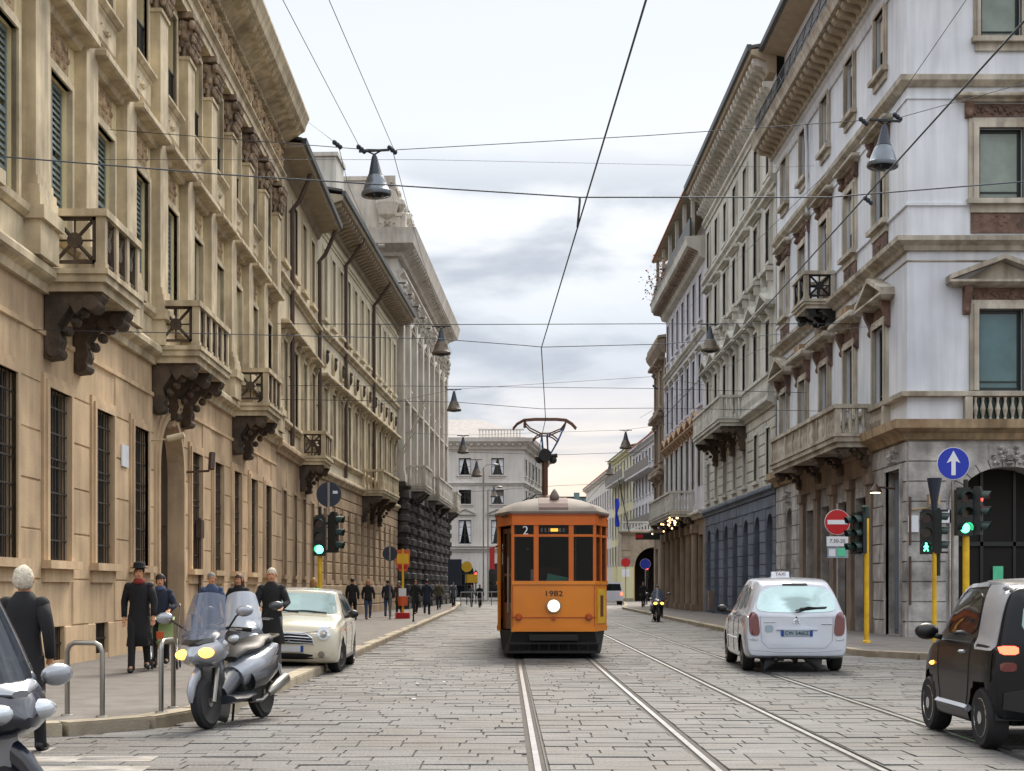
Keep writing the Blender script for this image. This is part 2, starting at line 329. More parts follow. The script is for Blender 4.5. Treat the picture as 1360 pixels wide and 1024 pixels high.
# ---------------------------------------------------------------- facade kit (local x along the wall, outward -y)
class Fac:
    def __init__(s, root, x=0, y=0, ang=0): s.root = root; s.M = Matrix.Translation((x, y, 0)) @ Matrix.Rotation(ang, 4, 'Z')
    def put(s, name, me, x=0, y=0, z=0): return link(name, me, s.root, mtx=s.M @ Matrix.Translation((x, y, z)))
    def c(s, key, name, m, fn, x=0, y=0, z=0, smooth=False): return s.put(name, cached(key, name, m, fn, smooth), x, y, z)
    def mb(s, name, m, fn, smooth=False):
        b = MB(); fn(b); return s.put(name, b.mesh(name, m, smooth))
    # -- walls
    def wall(s, m, x0, x1, z0, z1, ops, reveal=.35, y=0., name='wall'): return s.mb(name, m, lambda b: wall_mb(b, x0, x1, z0, z1, ops, reveal, y))
    def core(s, x0, x1, depth, z1, front=.6, cut=0.): return s.mb('dark_infill', M['inner'], lambda b: b.box(x0 + .02, x1 - .02 - cut, front, depth, 0, z1))  # unseen dark box added behind the facade to stop light leaking through
    def mould(s, name, m, pts, x0, x1): return s.mb(name, m, lambda b: b.prof(pts, x0, x1))
    def blocks(s, m, x0, x1, z0, z1, ch, bl, ops, proud=.035, cap=300, seed=1):
        rnd = random.Random(seed); nr = max(1, round((z1 - z0) / ch)); ch = (z1 - z0) / nr; cnt = 0
        for r in range(nr):
            a, b_ = z0 + r * ch, z0 + (r + 1) * ch
            free = [(x0, x1)]
            for o in ops:
                if o[3] > a + .02 and o[2] < b_ - .02:
                    g = o[6] if len(o) > 6 and isinstance(o[6], float) else .0
                    nf = []
                    for p, q in free:
                        if o[0] - g > p: nf.append((p, min(q, o[0] - g)))
                        if o[1] + g < q: nf.append((max(p, o[1] + g), q))
                        if o[1] + g <= p or o[0] - g >= q: pass
                    free = [(p, q) for p, q in nf if q - p > .05]
                    free = sorted(set(free))
            for p, q in free:
                n = max(1, round((q - p) / bl)); off = (r % 2) * .5 if n > 1 else 0
                cuts = [p] + [p + (q - p) * (k + off * .5 + rnd.uniform(-.06, .06)) / n for k in range(1, n)] + [q]
                for k in range(len(cuts) - 1):
                    if cnt >= cap: return
                    w = round(cuts[k + 1] - cuts[k], 2); h = round(b_ - a, 3); pr = rnd.choice((proud, proud * .8, proud * 1.15))
                    s.put('stone_block', cached(('blk', w, h, pr), 'stone_block', m, lambda b: b.taper(.006, w - .006, -pr, .01, .006, h - .006, .014)), cuts[k], 0, a); cnt += 1
    # -- windows
    def win(s, xc, z0, w, h, style='casement', fm='frame_dark', gm='glass_dark', y=.22, arch=0):
        fm, gm = M[fm], M[gm]
        def frame(b):
            t = .06 if style != 'single' else .10
            if style == 'single': b.box(-w / 2 + t, w / 2 - t, -.02, .06, h * .11, h * .11 + .03)
            b.box(-w / 2, -w / 2 + t, 0, .07, 0, h); b.box(w / 2 - t, w / 2, 0, .07, 0, h); b.box(-w / 2 + t, w / 2 - t, 0, .07, 0, t); b.box(-w / 2 + t, w / 2 - t, 0, .07, h - t, h)
            if style != 'single': b.box(-.035, .035, -.012, .06, t, h - t)
            if style in ('casement', 'parapet', 'grille'):
                for q in ((.36, .7) if h > 2 else (.5,)):
                    b.box(-w / 2 + t, -.035, .004, .055, h * q - .022, h * q + .022); b.box(.035, w / 2 - t, .004, .055, h * q - .022, h * q + .022)
        o = s.c(('wf', w, h, style), 'window', fm, frame, xc, y, z0)
        if style == 'single': link('pane', cached(('pn1', w, h), 'pane', gm, lambda b: b.box(-w / 2 + .10, w / 2 - .10, .03, .045, .10, h - .10)), o)
        else:
            me = cached(('pn', w, h), 'pane', gm, lambda b: b.box(.035, w / 2 - .06, .03, .045, .06, h - .06))
            link('pane', me, o); link('pane', me, o, (-w / 2 + .025, 0, 0))
        if style == 'grille':
            def gr(b):
                n = 7
                for i in range(n):
                    x = -w / 2 + (i + .5) * w / n; b.box(x - .011, x + .011, -.12, -.098, 0, h)
                for q in (.12, .27, .40, .55, .60, .75, .9): b.box(-w / 2, w / 2, -.125, -.095, h * q - .014, h * q + .014)
            link('window_grille', cached(('gr', w, h), 'window_grille', M['iron_brown'], gr), o)
        if style == 'parapet':
            def pr(b):
                b.box(-w / 2, w / 2, -.16, -.12, .86, .91); b.box(-w / 2, w / 2, -.16, -.12, .06, .10)
                for i in range(9):
                    x = -w / 2 + (i + .5) * w / 9; b.box(x - .012, x + .012, -.15, -.13, .1, .86)
            link('railing', cached(('pp', w), 'railing', M['iron'], pr), o)
        return o
    def shutter(s, xc, z0, w, h, m='shutter_teal', ang=0, y=.14):
        def fn(b):
            b.box(0, .05, 0, .04, 0, h); b.box(w / 2 - .05, w / 2, 0, .04, 0, h); b.box(.05, w / 2 - .05, 0, .04, 0, .07); b.box(.05, w / 2 - .05, 0, .04, h - .07, h); b.box(.05, w / 2 - .05, 0, .04, h * .5 - .04, h * .5 + .04)
            n = int(h / .11)
            for i in range(n):
                z = .07 + i * (h - .14) / n
                if abs(z - h * .5) < .07: continue
                b.add([(.05, .005, z), (w / 2 - .05, .005, z), (w / 2 - .05, .035, z + .08), (.05, .035, z + .08)], [(0, 1, 2, 3)])
        me = cached(('sh', w, h), 'shutter', M[m], fn)
        s.put('shutter', me, xc - w / 2 + .01, y, z0)
        s.put('shutter', me, xc, y, z0)
    def surround(s, xc, z0, w, h, m, t=.2, d=.09, sill=True, ears=False):
        def fn(b):
            for (tt, dd) in ((t, d * .6), (t * .55, d)):
                b.box(-w / 2 - tt, -w / 2, -dd, .02, 0, h + tt); b.box(w / 2, w / 2 + tt, -dd, .02, 0, h + tt); b.box(-w / 2, w / 2, -dd, .02, h, h + tt)
            if sill: b.box(-w / 2 - t - .06, w / 2 + t + .06, -d - .10, .05, -.14, -.002); b.box(-w / 2 - t * .8, w / 2 + t * .8, -d * .7, .03, -.36, -.142)
        return s.c(('su', w, h, t, d, sill), 'window_surround', m, fn, xc, 0, z0)
    def hood(s, xc, z, w, m, d=.42, h=.32, console=False):
        def fn(b):
            b.profret([(0, 0), (d * .35, .02), (d * .45, h * .35), (d * .9, h * .45), (d, h * .55), (d, h * .8), (d * .9, h), (0, h + .06)], -w / 2, w / 2)
            if console:
                for x in (-w / 2 + .02, w / 2 - .16):
                    b.prof([(0, -.55), (.06, -.5), (.10, -.3), (d * .55, -.08), (d * .6, -.002), (0, -.002)], x, x + .14)
        return s.c(('hd', w, d, h, console), 'window_hood', m, fn, xc, 0, z)
    def pediment(s, xc, z, w, m, d=.38, rise=.55, console=False, tymp=None):
        def fn(b):
            h = .16
            b.profret([(0, 0), (d * .6, .02), (d, h * .6), (d, h), (0, h)], -w / 2, w / 2)
            for sg in (-1, 1):
                a = Vector((sg * (w / 2 + d), 0, h)); c = Vector((0, 0, h + rise)); t = .13
                b.add([(a.x, -d, a.z), (c.x, -d, c.z), (c.x, -d, c.z + t), (a.x, -d, a.z + t), (a.x, 0, a.z), (c.x, 0, c.z), (c.x, 0, c.z + t), (a.x, 0, a.z + t)],
                      [(0, 1, 2, 3), (3, 2, 6, 7), (0, 4, 5, 1), (0, 3, 7, 4), (4, 5, 6, 7)])
            b.add([(-w / 2, -.08, h), (w / 2, -.08, h), (0, -.08, h + rise), (-w / 2, 0, h), (w / 2, 0, h), (0, 0, h + rise)], [(0, 1, 2), (0, 3, 4, 1)])
            if console:
                for x in (-w / 2 + .02, w / 2 - .2):
                    b.prof([(0, -.7), (.08, -.66), (.14, -.35), (d * .7, -.1), (d * .75, -.002), (0, -.002)], x, x + .18)
        return s.c(('pd', w, d, rise, console), 'pediment', m, fn, xc, 0, z)
    def relief(s, xc, z0, w, h, m, d=.07, n=None, seed=3, name='carved_panel'):
        def fn(b):
            b.box(-w / 2, w / 2, -.02, .01, 0, h); q = random.Random(seed); k = n or max(8, int(w * h * 34))
            for sg in (-1, 1):
                rr = random.Random(seed)
                for i in range(k // 2):
                    x = rr.uniform(.02, w / 2 - .06); z = rr.uniform(.08, h - .08); r = rr.uniform(.03, .075)
                    b.ball((sg * x, -.02, z), (r * rr.uniform(.7, 1.6), d * rr.uniform(.6, 1.1), r), 6, 4)
            b.ball((0, -.02, h / 2), (h * .22, d * 1.3, h * .3), 8, 4)
        return s.c(('rl', w, h, d, n, seed), name, m, fn, xc, 0, z0)
    def modillions(s, x0, x1, z, pitch, m, d=.7, h=.32, w=.2, y=0., name='modillion', joined=False):
        n = int((x1 - x0) / pitch); fn = lambda b: b.prof([(0, 0), (d * .3, 0), (d * .55, h * .35), (d * .9, h * .5), (d, h * .75), (d, h), (0, h)], -w / 2, w / 2)
        if joined:
            def f2(b):
                for i in range(n):
                    b.T = Matrix.Translation((x0 + (i + .5) * (x1 - x0) / n, y, z)); fn(b)
                b.T = None
            o = s.mb(name + 's', m, f2)
            return o
        for i in range(n): s.c(('mo', d, h, w), name, m, fn, x0 + (i + .5) * (x1 - x0) / n, y, z)
    def pilaster(s, xc, z0, z1, w, m, d=.2, base=.45, cap=.7, capm=None, plinth=0):
        def fn(b):
            b.box(-w / 2, w / 2, -d, .01, base, z1 - z0 - cap)
            b.box(-w / 2 - .10, w / 2 + .10, -d - .10, .01, 0, base * .45); b.box(-w / 2 - .07, w / 2 + .07, -d - .08, .01, base * .45, base * .7); b.box(-w / 2 - .03, w / 2 + .03, -d - .04, .01, base * .7, base)
            b.box(-w / 2 - .03, w / 2 + .03, -d - .04, .01, z1 - z0 - cap - .08, z1 - z0 - cap)
        s.c(('pi', w, d, z1 - z0, base, cap), 'pilaster', m, fn, xc, 0, z0)
        if capm:
            def cf(b):
                b.loft([(0, -d * .5, 0, w / 2 + .01, d * .5 + .02), (0, -d * .5, cap * .3, w / 2 + .03, d * .6), (0, -d * .5, cap * .8, w / 2 + .12, d * .8 + .08)])
                b.box(-w / 2 - .17, w / 2 + .17, -d - .16, .01, cap * .86, cap)
                rr = random.Random(5)
                for row, (zz, o) in enumerate(((.12, .05), (.42, .09), (.70, .15))):
                    for i in range(6):
                        x = -w / 2 + (i + .5 * (row % 2) + .25) * w / 5.6
                        b.ball((x, -d - o, cap * zz + .05), (.07, .07, .12), 6, 4); b.ball((x, -d - o - .05, cap * zz + .13), (.055, .05, .05), 6, 4)
                for x in (-w / 2 - .07, w / 2 + .07):
                    for yy in (-d - .1, -d * .4): b.ball((x, yy, cap * .72), (.09, .09, .12), 7, 5)
                for i in range(5): b.ball((-w / 2 - .05, -d * (i % 3) * .4, cap * (.15 + i * .13)), (.07, .08, .09), 6, 4)
            s.c(('ca', w, d, cap), 'capital', capm, cf, xc, 0, z1 - cap, smooth=False)
    def baluster(s, par, h, m, xs, y):
        me = cached(('bal', round(h, 2)), 'baluster', m, lambda b: b.lathe([(.055, 0), (.055, h * .08), (.035, h * .14), (.075, h * .38), (.065, h * .5), (.032, h * .72), (.05, h * .86), (.055, h * .92), (.055, h)], 8), True)
        for x, yy, zz in [(x, y, 0) for x in xs]: link('baluster', me, par, (x, yy, zz))
    def balcony(s, xc, z, w, d, m, rail='lattice', H=.98, bm=None, nb=2, bh=1.2, slab=.28, panels=3, bw=.26, paint=None):
        bm = bm or m
        def sl(b):
            b.box(-w / 2 - .06, w / 2 + .06, -d - .06, -.02, -.09, 0); b.box(-w / 2 - .02, w / 2 + .02, -d - .02, -.02, -slab * .6, -.092); b.box(-w / 2 + .05, w / 2 - .05, -d + .06, -.02, -slab, -slab * .6 - .002)
        o = s.c(('bs', w, d, slab), 'balcony', m, sl, xc, 0, z)
        ps = .15
        def rl(b):
            b.box(-w / 2 - .04, w / 2 + .04, -d - .04, -d + ps + .03, H - .12, H)
            for x in (-w / 2, w / 2 - ps): b.box(x - .03, x + ps + .03, -d + ps + .03, -.02, H - .12, H)
        link('handrail', cached(('br', w, d, H), 'handrail', m, rl), o)
        post = cached(('bp', H), 'railing_post', m, lambda b: (b.box(0, ps, 0, ps, 0, H - .12), b.box(-.015, ps + .015, -.015, ps + .015, 0, .1)))
        xs = [-w / 2 + (w - ps) * k / panels for k in range(panels + 1)]
        for x in xs: link('railing_post', post, o, (x, -d, 0))
        for x in (xs[0], xs[-1]): link('railing_post', post, o, (x, -ps - .03, 0))
        pw = (w - ps) / panels - ps; sw = d - 2 * ps - .06
        if rail == 'lattice':
            def lat(L):
                def fn(b):
                    h = H - .12; t = .05
                    b.box(0, L, .04, .11, .1, .1 + t); b.box(0, L, .04, .11, h - t, h); b.box(0, t, .04, .11, .1, h); b.box(L - t, L, .04, .11, .1, h)
                    n = max(1, round(L / .75)); q = L / n
                    for i in range(n):
                        for a, c in (((i * q, .1), (i * q + q, h)), ((i * q, h), (i * q + q, .1))):
                            b.tube([(a[0], .075, a[1]), (c[0], .075, c[1])], .032, 4)
                        b.lathe([(.13, .045), (.13, .105)], 10, (i * q + q / 2, 0, (h + .1) / 2), 'y')
                        for k in range(4):
                            an = k * PI / 2; b.tube([(i * q + q / 2, .075, (h + .1) / 2), (i * q + q / 2 + math.cos(an) * q / 2, .075, (h + .1) / 2 + math.sin(an) * (h - .1) / 2)], .018, 4)
                return fn
            for x in xs[:-1]: link('lattice_panel', cached(('la', round(pw, 3), H), 'lattice_panel', bm, lat(pw)), o, (x + ps, -d, 0))
            for x in (-w / 2 + ps, w / 2): link('lattice_panel', cached(('la', round(sw, 3), H), 'lattice_panel', bm, lat(sw)), o, (x, -d + ps + .02, 0), PI / 2)
        elif rail == 'baluster':
            h = H - .12
            for x in xs[:-1]:
                n = max(1, int(pw / .17)); s.baluster(o, h, m, [x + ps + (k + .5) * pw / n for k in range(n)], -d + .075)
            n = max(1, int(sw / .17)); me = CACHE[(('bal', round(h, 2)), m.name)]
            for x in (-w / 2 + .075, w / 2 - .075):
                for k in range(n): link('baluster', me, o, (x, -d + ps + (k + .5) * sw / n, 0))
        elif rail == 'iron':
            def ir(b):
                n = int(w / .11)
                for i in range(n + 1): b.box(-w / 2 + i * w / n - .008, -w / 2 + i * w / n + .008, -d + .03, -d + .046, 0, H)
                for x in (-w / 2, w / 2):
                    for i in range(int(d / .12)): b.box(x - .008, x + .008, -d + i * .12, -d + i * .12 + .016, 0, H)
            link('iron_bars', cached(('ib', w, d, H), 'iron_bars', M['iron'], ir), o)
        if nb:
            def bk(b):
                b.prof([(.02, -bh), (d * .16, -bh + .02), (d * .26, -bh * .78), (d * .22, -bh * .62), (d * .42, -bh * .40), (d * .60, -bh * .36), (d * .80, -slab - .22), (d * .92, -slab - .05), (d * .92, -slab - .002), (.02, -slab - .002)], -bw / 2, bw / 2)
                b.prof([(d * .5, -bh * .5), (d * .62, -bh * .42), (d * .86, -slab - .22), (d * .7, -slab - .1), (d * .4, -bh * .36)], -bw / 2 - .03, bw / 2 + .03)
                b.lathe([(.13, -bw / 2 - .04), (.13, bw / 2 + .04)], 10, (0, -d * .74, -slab - .17), 'x')
                b.lathe([(.1, -bw / 2 - .04), (.1, bw / 2 + .04)], 10, (0, -d * .16, -bh + .12), 'x')
                for k in range(5): b.ball((0, -d * (.2 + .13 * k), -bh * (.78 - .11 * k)), (bw * .42, .09, .09), 7, 5)
            me = cached(('bk', d, bh, bw, slab), 'bracket', bm, bk)
            for k in range(nb):
                x = (-w / 2 + bw * .8) + (w - bw * 1.6) * (k / (nb - 1) if nb > 1 else .5); link('bracket', me, o, (x, 0, 0))
        return o
    def roof(s, x0, x1, z, over, depth, rise, m, t=.18, soffit=None, y0=0.):
        def fn(b): b.add([(x0, -over, z), (x1, -over, z), (x1, -over, z + t), (x0, -over, z + t), (x0, y0 + depth, z + rise), (x1, y0 + depth, z + rise), (x1, y0 + depth, z + t + rise), (x0, y0 + depth, z + t + rise)],
                         [(0, 1, 2, 3), (3, 2, 6, 7), (0, 4, 5, 1), (0, 3, 7, 4), (1, 5, 6, 2), (4, 7, 6, 5)])
        return s.mb('roof', m, fn)
    def downpipe(s, x, ztop, zbot, over=.8, y=-.12):
        b = MB(); b.tube([(x, -over, ztop), (x, -over + .1, ztop - .35), (x, y - .25, ztop - 1.1), (x, y, ztop - 1.4), (x, y, zbot)], .085, 8)
        for k in range(int((ztop - zbot) / 2)): b.box(x - .08, x + .08, y - .07, -.0, zbot + k * 2 + .5, zbot + k * 2 + .54)
        s.put('downpipe', b.mesh('downpipe', M['pipe'], 'auto'))
def mould(f, name, m, pts, x0, x1, a=0, c=0):
    b = MB(); n = len(pts)
    b.add([(x0 - a * d, -d, z) for d, z in pts] + [(x1 + c * d, -d, z) for d, z in pts], [(i, (i + 1) % n, (i + 1) % n + n, i + n) for i in range(n)] + [tuple(range(n))[::-1], tuple(range(n, 2 * n))])
    return f.put(name, b.mesh(name, m))
def ledge(f, m, z0, z1, d, x0, x1, a=0, c=0, name='ledge'):
    h = z1 - z0
    return mould(f, name, m, [(-.02, z0), (d * .35, z0), (d * .45, z0 + h * .35), (d * .85, z0 + h * .5), (d, z0 + h * .6), (d, z0 + h * .88), (d * .9, z1), (-.02, z1 + .02)], x0, x1, a, c)
# ================================================================ the ground
def kerbline(pts, n=60):
    P = [Vector((*p, 0)) for p in pts]; L = [0]
    for i in range(1, len(P)): L.append(L[-1] + (P[i] - P[i - 1]).length)
    return P, L
def along(P, L, s):
    for i in range(1, len(P)):
        if s <= L[i] or i == len(P) - 1:
            t = (s - L[i - 1]) / (L[i] - L[i - 1]); return P[i - 1].lerp(P[i], t), (P[i] - P[i - 1]).normalized()
KL = [(-9.0, 12.6), (-6.4, 13.45), (-4.7, 14.05), (-3.95, 14.6), (-3.55, 15.4), (-3.38, 17), (-3.30, 20), (-3.28, 24), (-3.3, 40), (-3.3, 60), (-3.3, 88), (-4.2, 130), (-6.5, 150), (-12, 156)]
KR = [(24, 27.4), (13, 27.9), (10.2, 28.2), (8.9, 28.7), (8.0, 29.8), (7.55, 31.5), (7.4, 35), (7.35, 50), (7.6, 70), (8.0, 97), (9.4, 112), (11.0, 132), (11.3, 139)]
KH = .13
g = kind(MB().box(-600, 600, -200, 1500, -.5, -.03).build('ground', M['ground']), 'structure')
rb = kind(MB().box(-14, 26, 2, 165, -.4, -.012).build('road_bed', M['bed']), 'structure')
def sidewalk(name, line, side, xwall):
    b = MB(); n = len(line)
    inner = [(p[0] + side * -.0, p[1]) for p in line]
    P = inner; Q = [(xwall, p[1]) for p in line] if side < 0 else [(xwall, p[1]) for p in line]
    for i in range(n - 1):
        a, c = P[i], P[i + 1]; d, e = Q[i], Q[i + 1]
        if abs(a[0] - d[0]) < .01 and abs(c[0] - e[0]) < .01: continue
        b.add([(a[0], a[1], KH - .004), (c[0], c[1], KH - .004), (e[0], e[1], KH - .004), (d[0], d[1], KH - .004), (a[0], a[1], -.3), (c[0], c[1], -.3)], [(0, 1, 2, 3), (0, 4, 5, 1)])
    return kind(b.build(name, M['asphalt']), 'structure')
swl = sidewalk('left_pavement', KL, -1, -20); swr = sidewalk('right_pavement', KR, 1, 30)
def kerbs(par, line, side, step, s0, s1, cap=290):
    P, L = kerbline(line); s = s0; k = 0; rest = MB()
    while s < min(s1, L[-1] - step):
        st = step * random.uniform(.85, 1.15); p, t = along(P, L, s); q, _ = along(P, L, s + st); v = (q - p); ln = v.length - .012; ang = math.atan2(v.y, v.x)
        fn = lambda b: (b.box(0, ln, -.14, .14, -.02, KH - .018), b.box(.012, ln - .012, -.128, .128, KH - .018, KH))
        if k < cap:
            b = MB(); fn(b); o = b.build('kerb_stone', M['kerb'], par, (p.x, p.y, random.uniform(-.006, .006)), ang + random.uniform(-.006, .006))
        s += st; k += 1
kerbs(swl, KL, -1, 1.05, 0, 200); kerbs(swr, KR, 1, 1.05, 0, 200)
# pavers: courses across the street, each stone proud of the bed by its own amount
def in_road(x, y):
    def xk(line):
        for i in range(len(line) - 1):
            a, c = line[i], line[i + 1]
            if min(a[1], c[1]) <= y <= max(a[1], c[1]): t = (y - a[1]) / ((c[1] - a[1]) or 1); return a[0] + (c[0] - a[0]) * t
        return None
    l = xk(KL) if y > 12.6 else None; r = xk(KR) if y > 27.4 else None
    if y > 12.6 and l is not None and x < l + .1: return False
    if r is not None and x > r - .1: return False
    return True
RAILS = [(.26, 1.705), (3.03, 4.475)]
road = kind(bpy.data.objects.new('road', None), 'structure'); COL.objects.link(road)
pb = MB(); near = []; rnd = random.Random(11)
y = 8.0; row = 0
while y < 120:
    dy = (.26 if y < 30 else .42 if y < 60 else .8); dx = (.52 if y < 30 else .9 if y < 60 else 1.8)
    dy *= rnd.uniform(.85, 1.15)
    x = -9.5 + rnd.uniform(0, dx); xe = 24 if y < 29 else 11.5
    while x < xe:
        w = dx * rnd.uniform(.7, 1.3); x0, x1 = x, x + w
        for a, c in RAILS:
            for rr in (a, c):
                if x0 < rr - .07 < x1 or x0 < rr + .09 < x1 or (x0 > rr - .08 and x1 < rr + .1):
                    if x0 < rr - .07: x1 = rr - .07
                    else: x0 = max(x0, rr + .09); x1 = max(x1, x0 + .15)
        if in_road((x0 + x1) / 2, y + dy / 2) and x1 - x0 > .06:
            h = rnd.gauss(0, .0028); t = [h + rnd.uniform(-.0022, .0022) for _ in range(4)]
            g_ = .001 + rnd.random() ** 2 * .006; gx = .001 + rnd.random() ** 2 * .003; a0, a1, b0, b1 = x0 + gx, x1 - gx, y + g_, y + dy - g_; i = .007
            vs = [(a0, b0, -.03), (a1, b0, -.03), (a1, b1, -.03), (a0, b1, -.03), (a0 + i, b0 + i, t[0]), (a1 - i, b0 + i, t[1]), (a1 - i, b1 - i, t[2]), (a0 + i, b1 - i, t[3])]
            fs = [(4, 5, 6, 7), (0, 1, 5, 4), (1, 2, 6, 5), (2, 3, 7, 6), (3, 0, 4, 7)]
            vis = -.37 * y < (x0 + x1) / 2 < .37 * y and y > 11.0
            if vis and len(near) < 298: near.append((vs, fs))
            else: pb.add(vs, fs)
        x = x1
    y += dy; row += 1
for vs, fs in near:
    ox, oy = vs[0][0], vs[0][1]; b = MB(); b.add([(q[0] - ox, q[1] - oy, q[2]) for q in vs], fs); b.build('paver', M['paver'], road, (ox, oy, 0))
kind(pb.build('pavers', M['paver'], road), 'stuff')
for tr in RAILS:
    for i, x in enumerate(tr):
        b = MB(); s = 1 if i == 0 else -1
        b.box(x - .026, x + .026, 4, 150, -.05, .004); b.build('tram_rail', M['steel'], road)
        b = MB(); b.box(x + s * .028 - (.0 if s > 0 else .041), x + s * .028 + (.041 if s > 0 else 0), 4, 150, -.05, -.022)
        b.box(x + s * .070 - (.0 if s > 0 else .012), x + s * .070 + (.012 if s > 0 else 0), 4, 150, -.05, .0); b.build('rail_groove', M['railgroove'], road)
# worn white zebra bars at the side street, bottom left
for i, (x0, y0, L_) in enumerate([(-6.9, 11.25, 4.0), (-6.6, 11.95, 3.6), (-6.7, 12.65, 2.6)]):
    MB().box(0, L_, 0, .38, .0005, .0030).build('zebra_stripe', M['stripe'], road, (x0, y0, 0), .03)
for x, y in [(-1.9, 21.6), (-1.35, 21.6), (-.95, 21.9), (-1.2, 18.6)]:
    b = MB(); b.ball((0, 0, .018), (.035, .025, .010), 7, 4)
    tag(b.build('litter', M['litter'], None, (x, y, 0), rnd.random() * 3), 'small crumpled scrap of white litter on the paving left of the tram rails', 'litter', 'scraps of litter on the road')

# ================================================================ L1: ochre palazzo, left
def bldg(name, label, loc, ang, group=None): return thing(name, label, 'building', loc, ang, group)
rt = bldg('palazzo', 'ochre palazzo with tall pilasters, lattice balconies and grilled windows, nearest on the left', (-7.42 - .00895 * 16, 16, 0), math.atan2(1, -.00895))
f = Fac(rt); LEN = 32.8; bay = 2.815
C = [round(8.3 + bay * k, 3) for k in range(-3, 9)]         # bay centres; index 6 of the full row is the door
C = [c for c in C if 0 < c < LEN - .8]
door_u = 16.72; C[min(range(len(C)), key=lambda i: abs(C[i] - door_u))] = door_u
low = [(c - .61, c + .61, 1.92, 4.79, 'r') for c in C if c != door_u]
bas = [(c - .45, c + .45, .22, .80, 'r') for c in C if c != door_u]
dr = [(door_u - 1.2, door_u + 1.2, 0, 5.3, 'a', 1.2, 1)]
f.wall(M['l1stone'], 0, LEN, 0, 6.4, low + bas + dr, .32)
f.blocks(M['l1stone'], 0, LEN, .0, 5.62, .80, 1.45, [(o[0] - .27, o[1] + .27, o[2] - .40, o[3] + .25) for o in low] + bas + [(door_u - 1.5, door_u + 1.5, 0, 5.6)], .022, 290)
f.core(0, LEN, 13, 17.2)
for c in C:
    if c == door_u: continue
    f.surround(c, 1.92, 1.22, 2.87, M['l1stone'], .22, .09)
    f.win(c, 1.92, 1.22, 2.87, 'grille', gm='glass_dusty', y=.13)
    f.c('bg', 'basement_grille', M['iron'], lambda b: [b.box(-.45 + .09 * i - .008, -.45 + .09 * i + .008, .05, .066, 0, .58) for i in range(1, 10)] + [b.box(-.45, .45, .05, .066, .27, .30), b.box(-.45, .45, .25, .26, 0, .58)], c, 0, .22)
def doorarch(b):
    for r0, r1, dd in ((1.2, 1.34, .10), (1.34, 1.46, .05)):
        n = 16
        for k in range(n):
            a0, a1 = PI * k / n, PI * (k + 1) / n
            q = [(-math.cos(a) * r, math.sin(a) * r + 4.1) for a, r in ((a0, r0), (a1, r0), (a1, r1), (a0, r1))]
            b.add([(x, -dd, z) for x, z in q] + [(x, .01, z) for x, z in q], [(0, 1, 2, 3), (0, 4, 5, 1), (3, 2, 6, 7)])
        b.box(-r1, -r0, -dd, .01, 0, 4.1); b.box(r0, r1, -dd, .01, 0, 4.1)
    b.prof([(.0, 5.1), (.12, 5.15), (.3, 5.6), (.3, 5.75), (0, 5.75)], -.16, .16)
f.mb('door_surround', M['l1stone'], lambda b: (setattr(b, 'T', Matrix.Translation((door_u, 0, 0))), doorarch(b)))
f.mb('door', M['door'], lambda b: (b.box(door_u - 1.2, door_u - .02, .30, .36, 0, 5.3), b.box(door_u + .02, door_u + 1.2, .30, .36, 0, 5.3), [b.box(door_u + s * .6 - .42, door_u + s * .6 + .42, .26, .30, .4 + k * 1.25, 1.4 + k * 1.25) for s in (-1, 1) for k in range(3)]))
f.mould('string_course', M['l1stone'], [(0, 5.60), (.05, 5.62), (.05, 5.70), (0, 5.72)], 0, LEN)
ledge(f, M['l1trim'], 6.30, 6.68, .27, 0, LEN)
# upper wall
up = [(c - .6, c + .6, 7.46, 10.1, 'r') for c in C] + [(c - .52, c + .52, 12.45, 14.65, 'r') for c in C]
f.wall(M['l1wall'], 0, LEN, 6.6, 16.9, up, .30)
mould(f, 'ledge', M['l1trim'], [(0, 7.26), (.10, 7.27), (.18, 7.34), (.2, 7.44), (0, 7.46)], 0, LEN)
f.mould('parapet_band', M['l1trim'], [(0, 6.7), (.07, 6.7), (.07, 7.25), (0, 7.25)], 0, LEN)
for i, c in enumerate(C):
    f.surround(c, 7.46, 1.2, 2.64, M['l1trim'], .2, .10, sill=False)
    f.win(c, 7.46, 1.2, 2.64, 'casement', 'shutter_teal', 'glass_dark', .2)
    f.shutter(c, 7.5, 1.16, 2.58, 'shutter_teal', y=.08)
    f.relief(c, 10.36, 1.25, .52, M['relief'], .05)
    f.hood(c, 10.92, 1.62, M['l1trim'], .42, .34)
    f.win(c, 12.45, 1.04, 2.2, 'parapet', y=.16)
    f.surround(c, 12.45, 1.04, 2.2, M['l1trim'], .18, .08, sill=False)
    f.mould('sill', M['l1trim'], [(0, 12.3), (.12, 12.32), (.2, 12.4), (.2, 12.45), (0, 12.45)], c - .85, c + .85)
    f.mould('sill_panel', M['l1trim'], [(0, 11.72), (.04, 11.72), (.07, 11.78), (.07, 12.22), (.12, 12.29), (0, 12.29)], c - .78, c + .78)
    f.relief(c, 11.84, 1.3, .3, M['l1trim'], .10, 14, seed=9)
for c in [C[0] - bay / 2] + [(C[i] + C[i + 1]) / 2 for i in range(len(C) - 1)] + [C[-1] + bay / 2 - .05]:
    if 0 < c < LEN:
        f.pilaster(c, 7.46, 15.0, .74, M['l1trim'], .22, .5, 1.0, M['capital'])
        f.mb('pedestal', M['l1trim'], lambda b: (b.box(c - .48, c + .48, -.33, .01, 6.7, 7.25), b.box(c - .54, c + .54, -.40, .01, 7.25, 7.46)))
mould(f, 'architrave', M['l1trim'], [(0, 15.0), (.24, 15.0), (.24, 15.18), (.28, 15.2), (.28, 15.38), (.38, 15.46), (.38, 15.52), (0, 15.52)], 0, LEN)
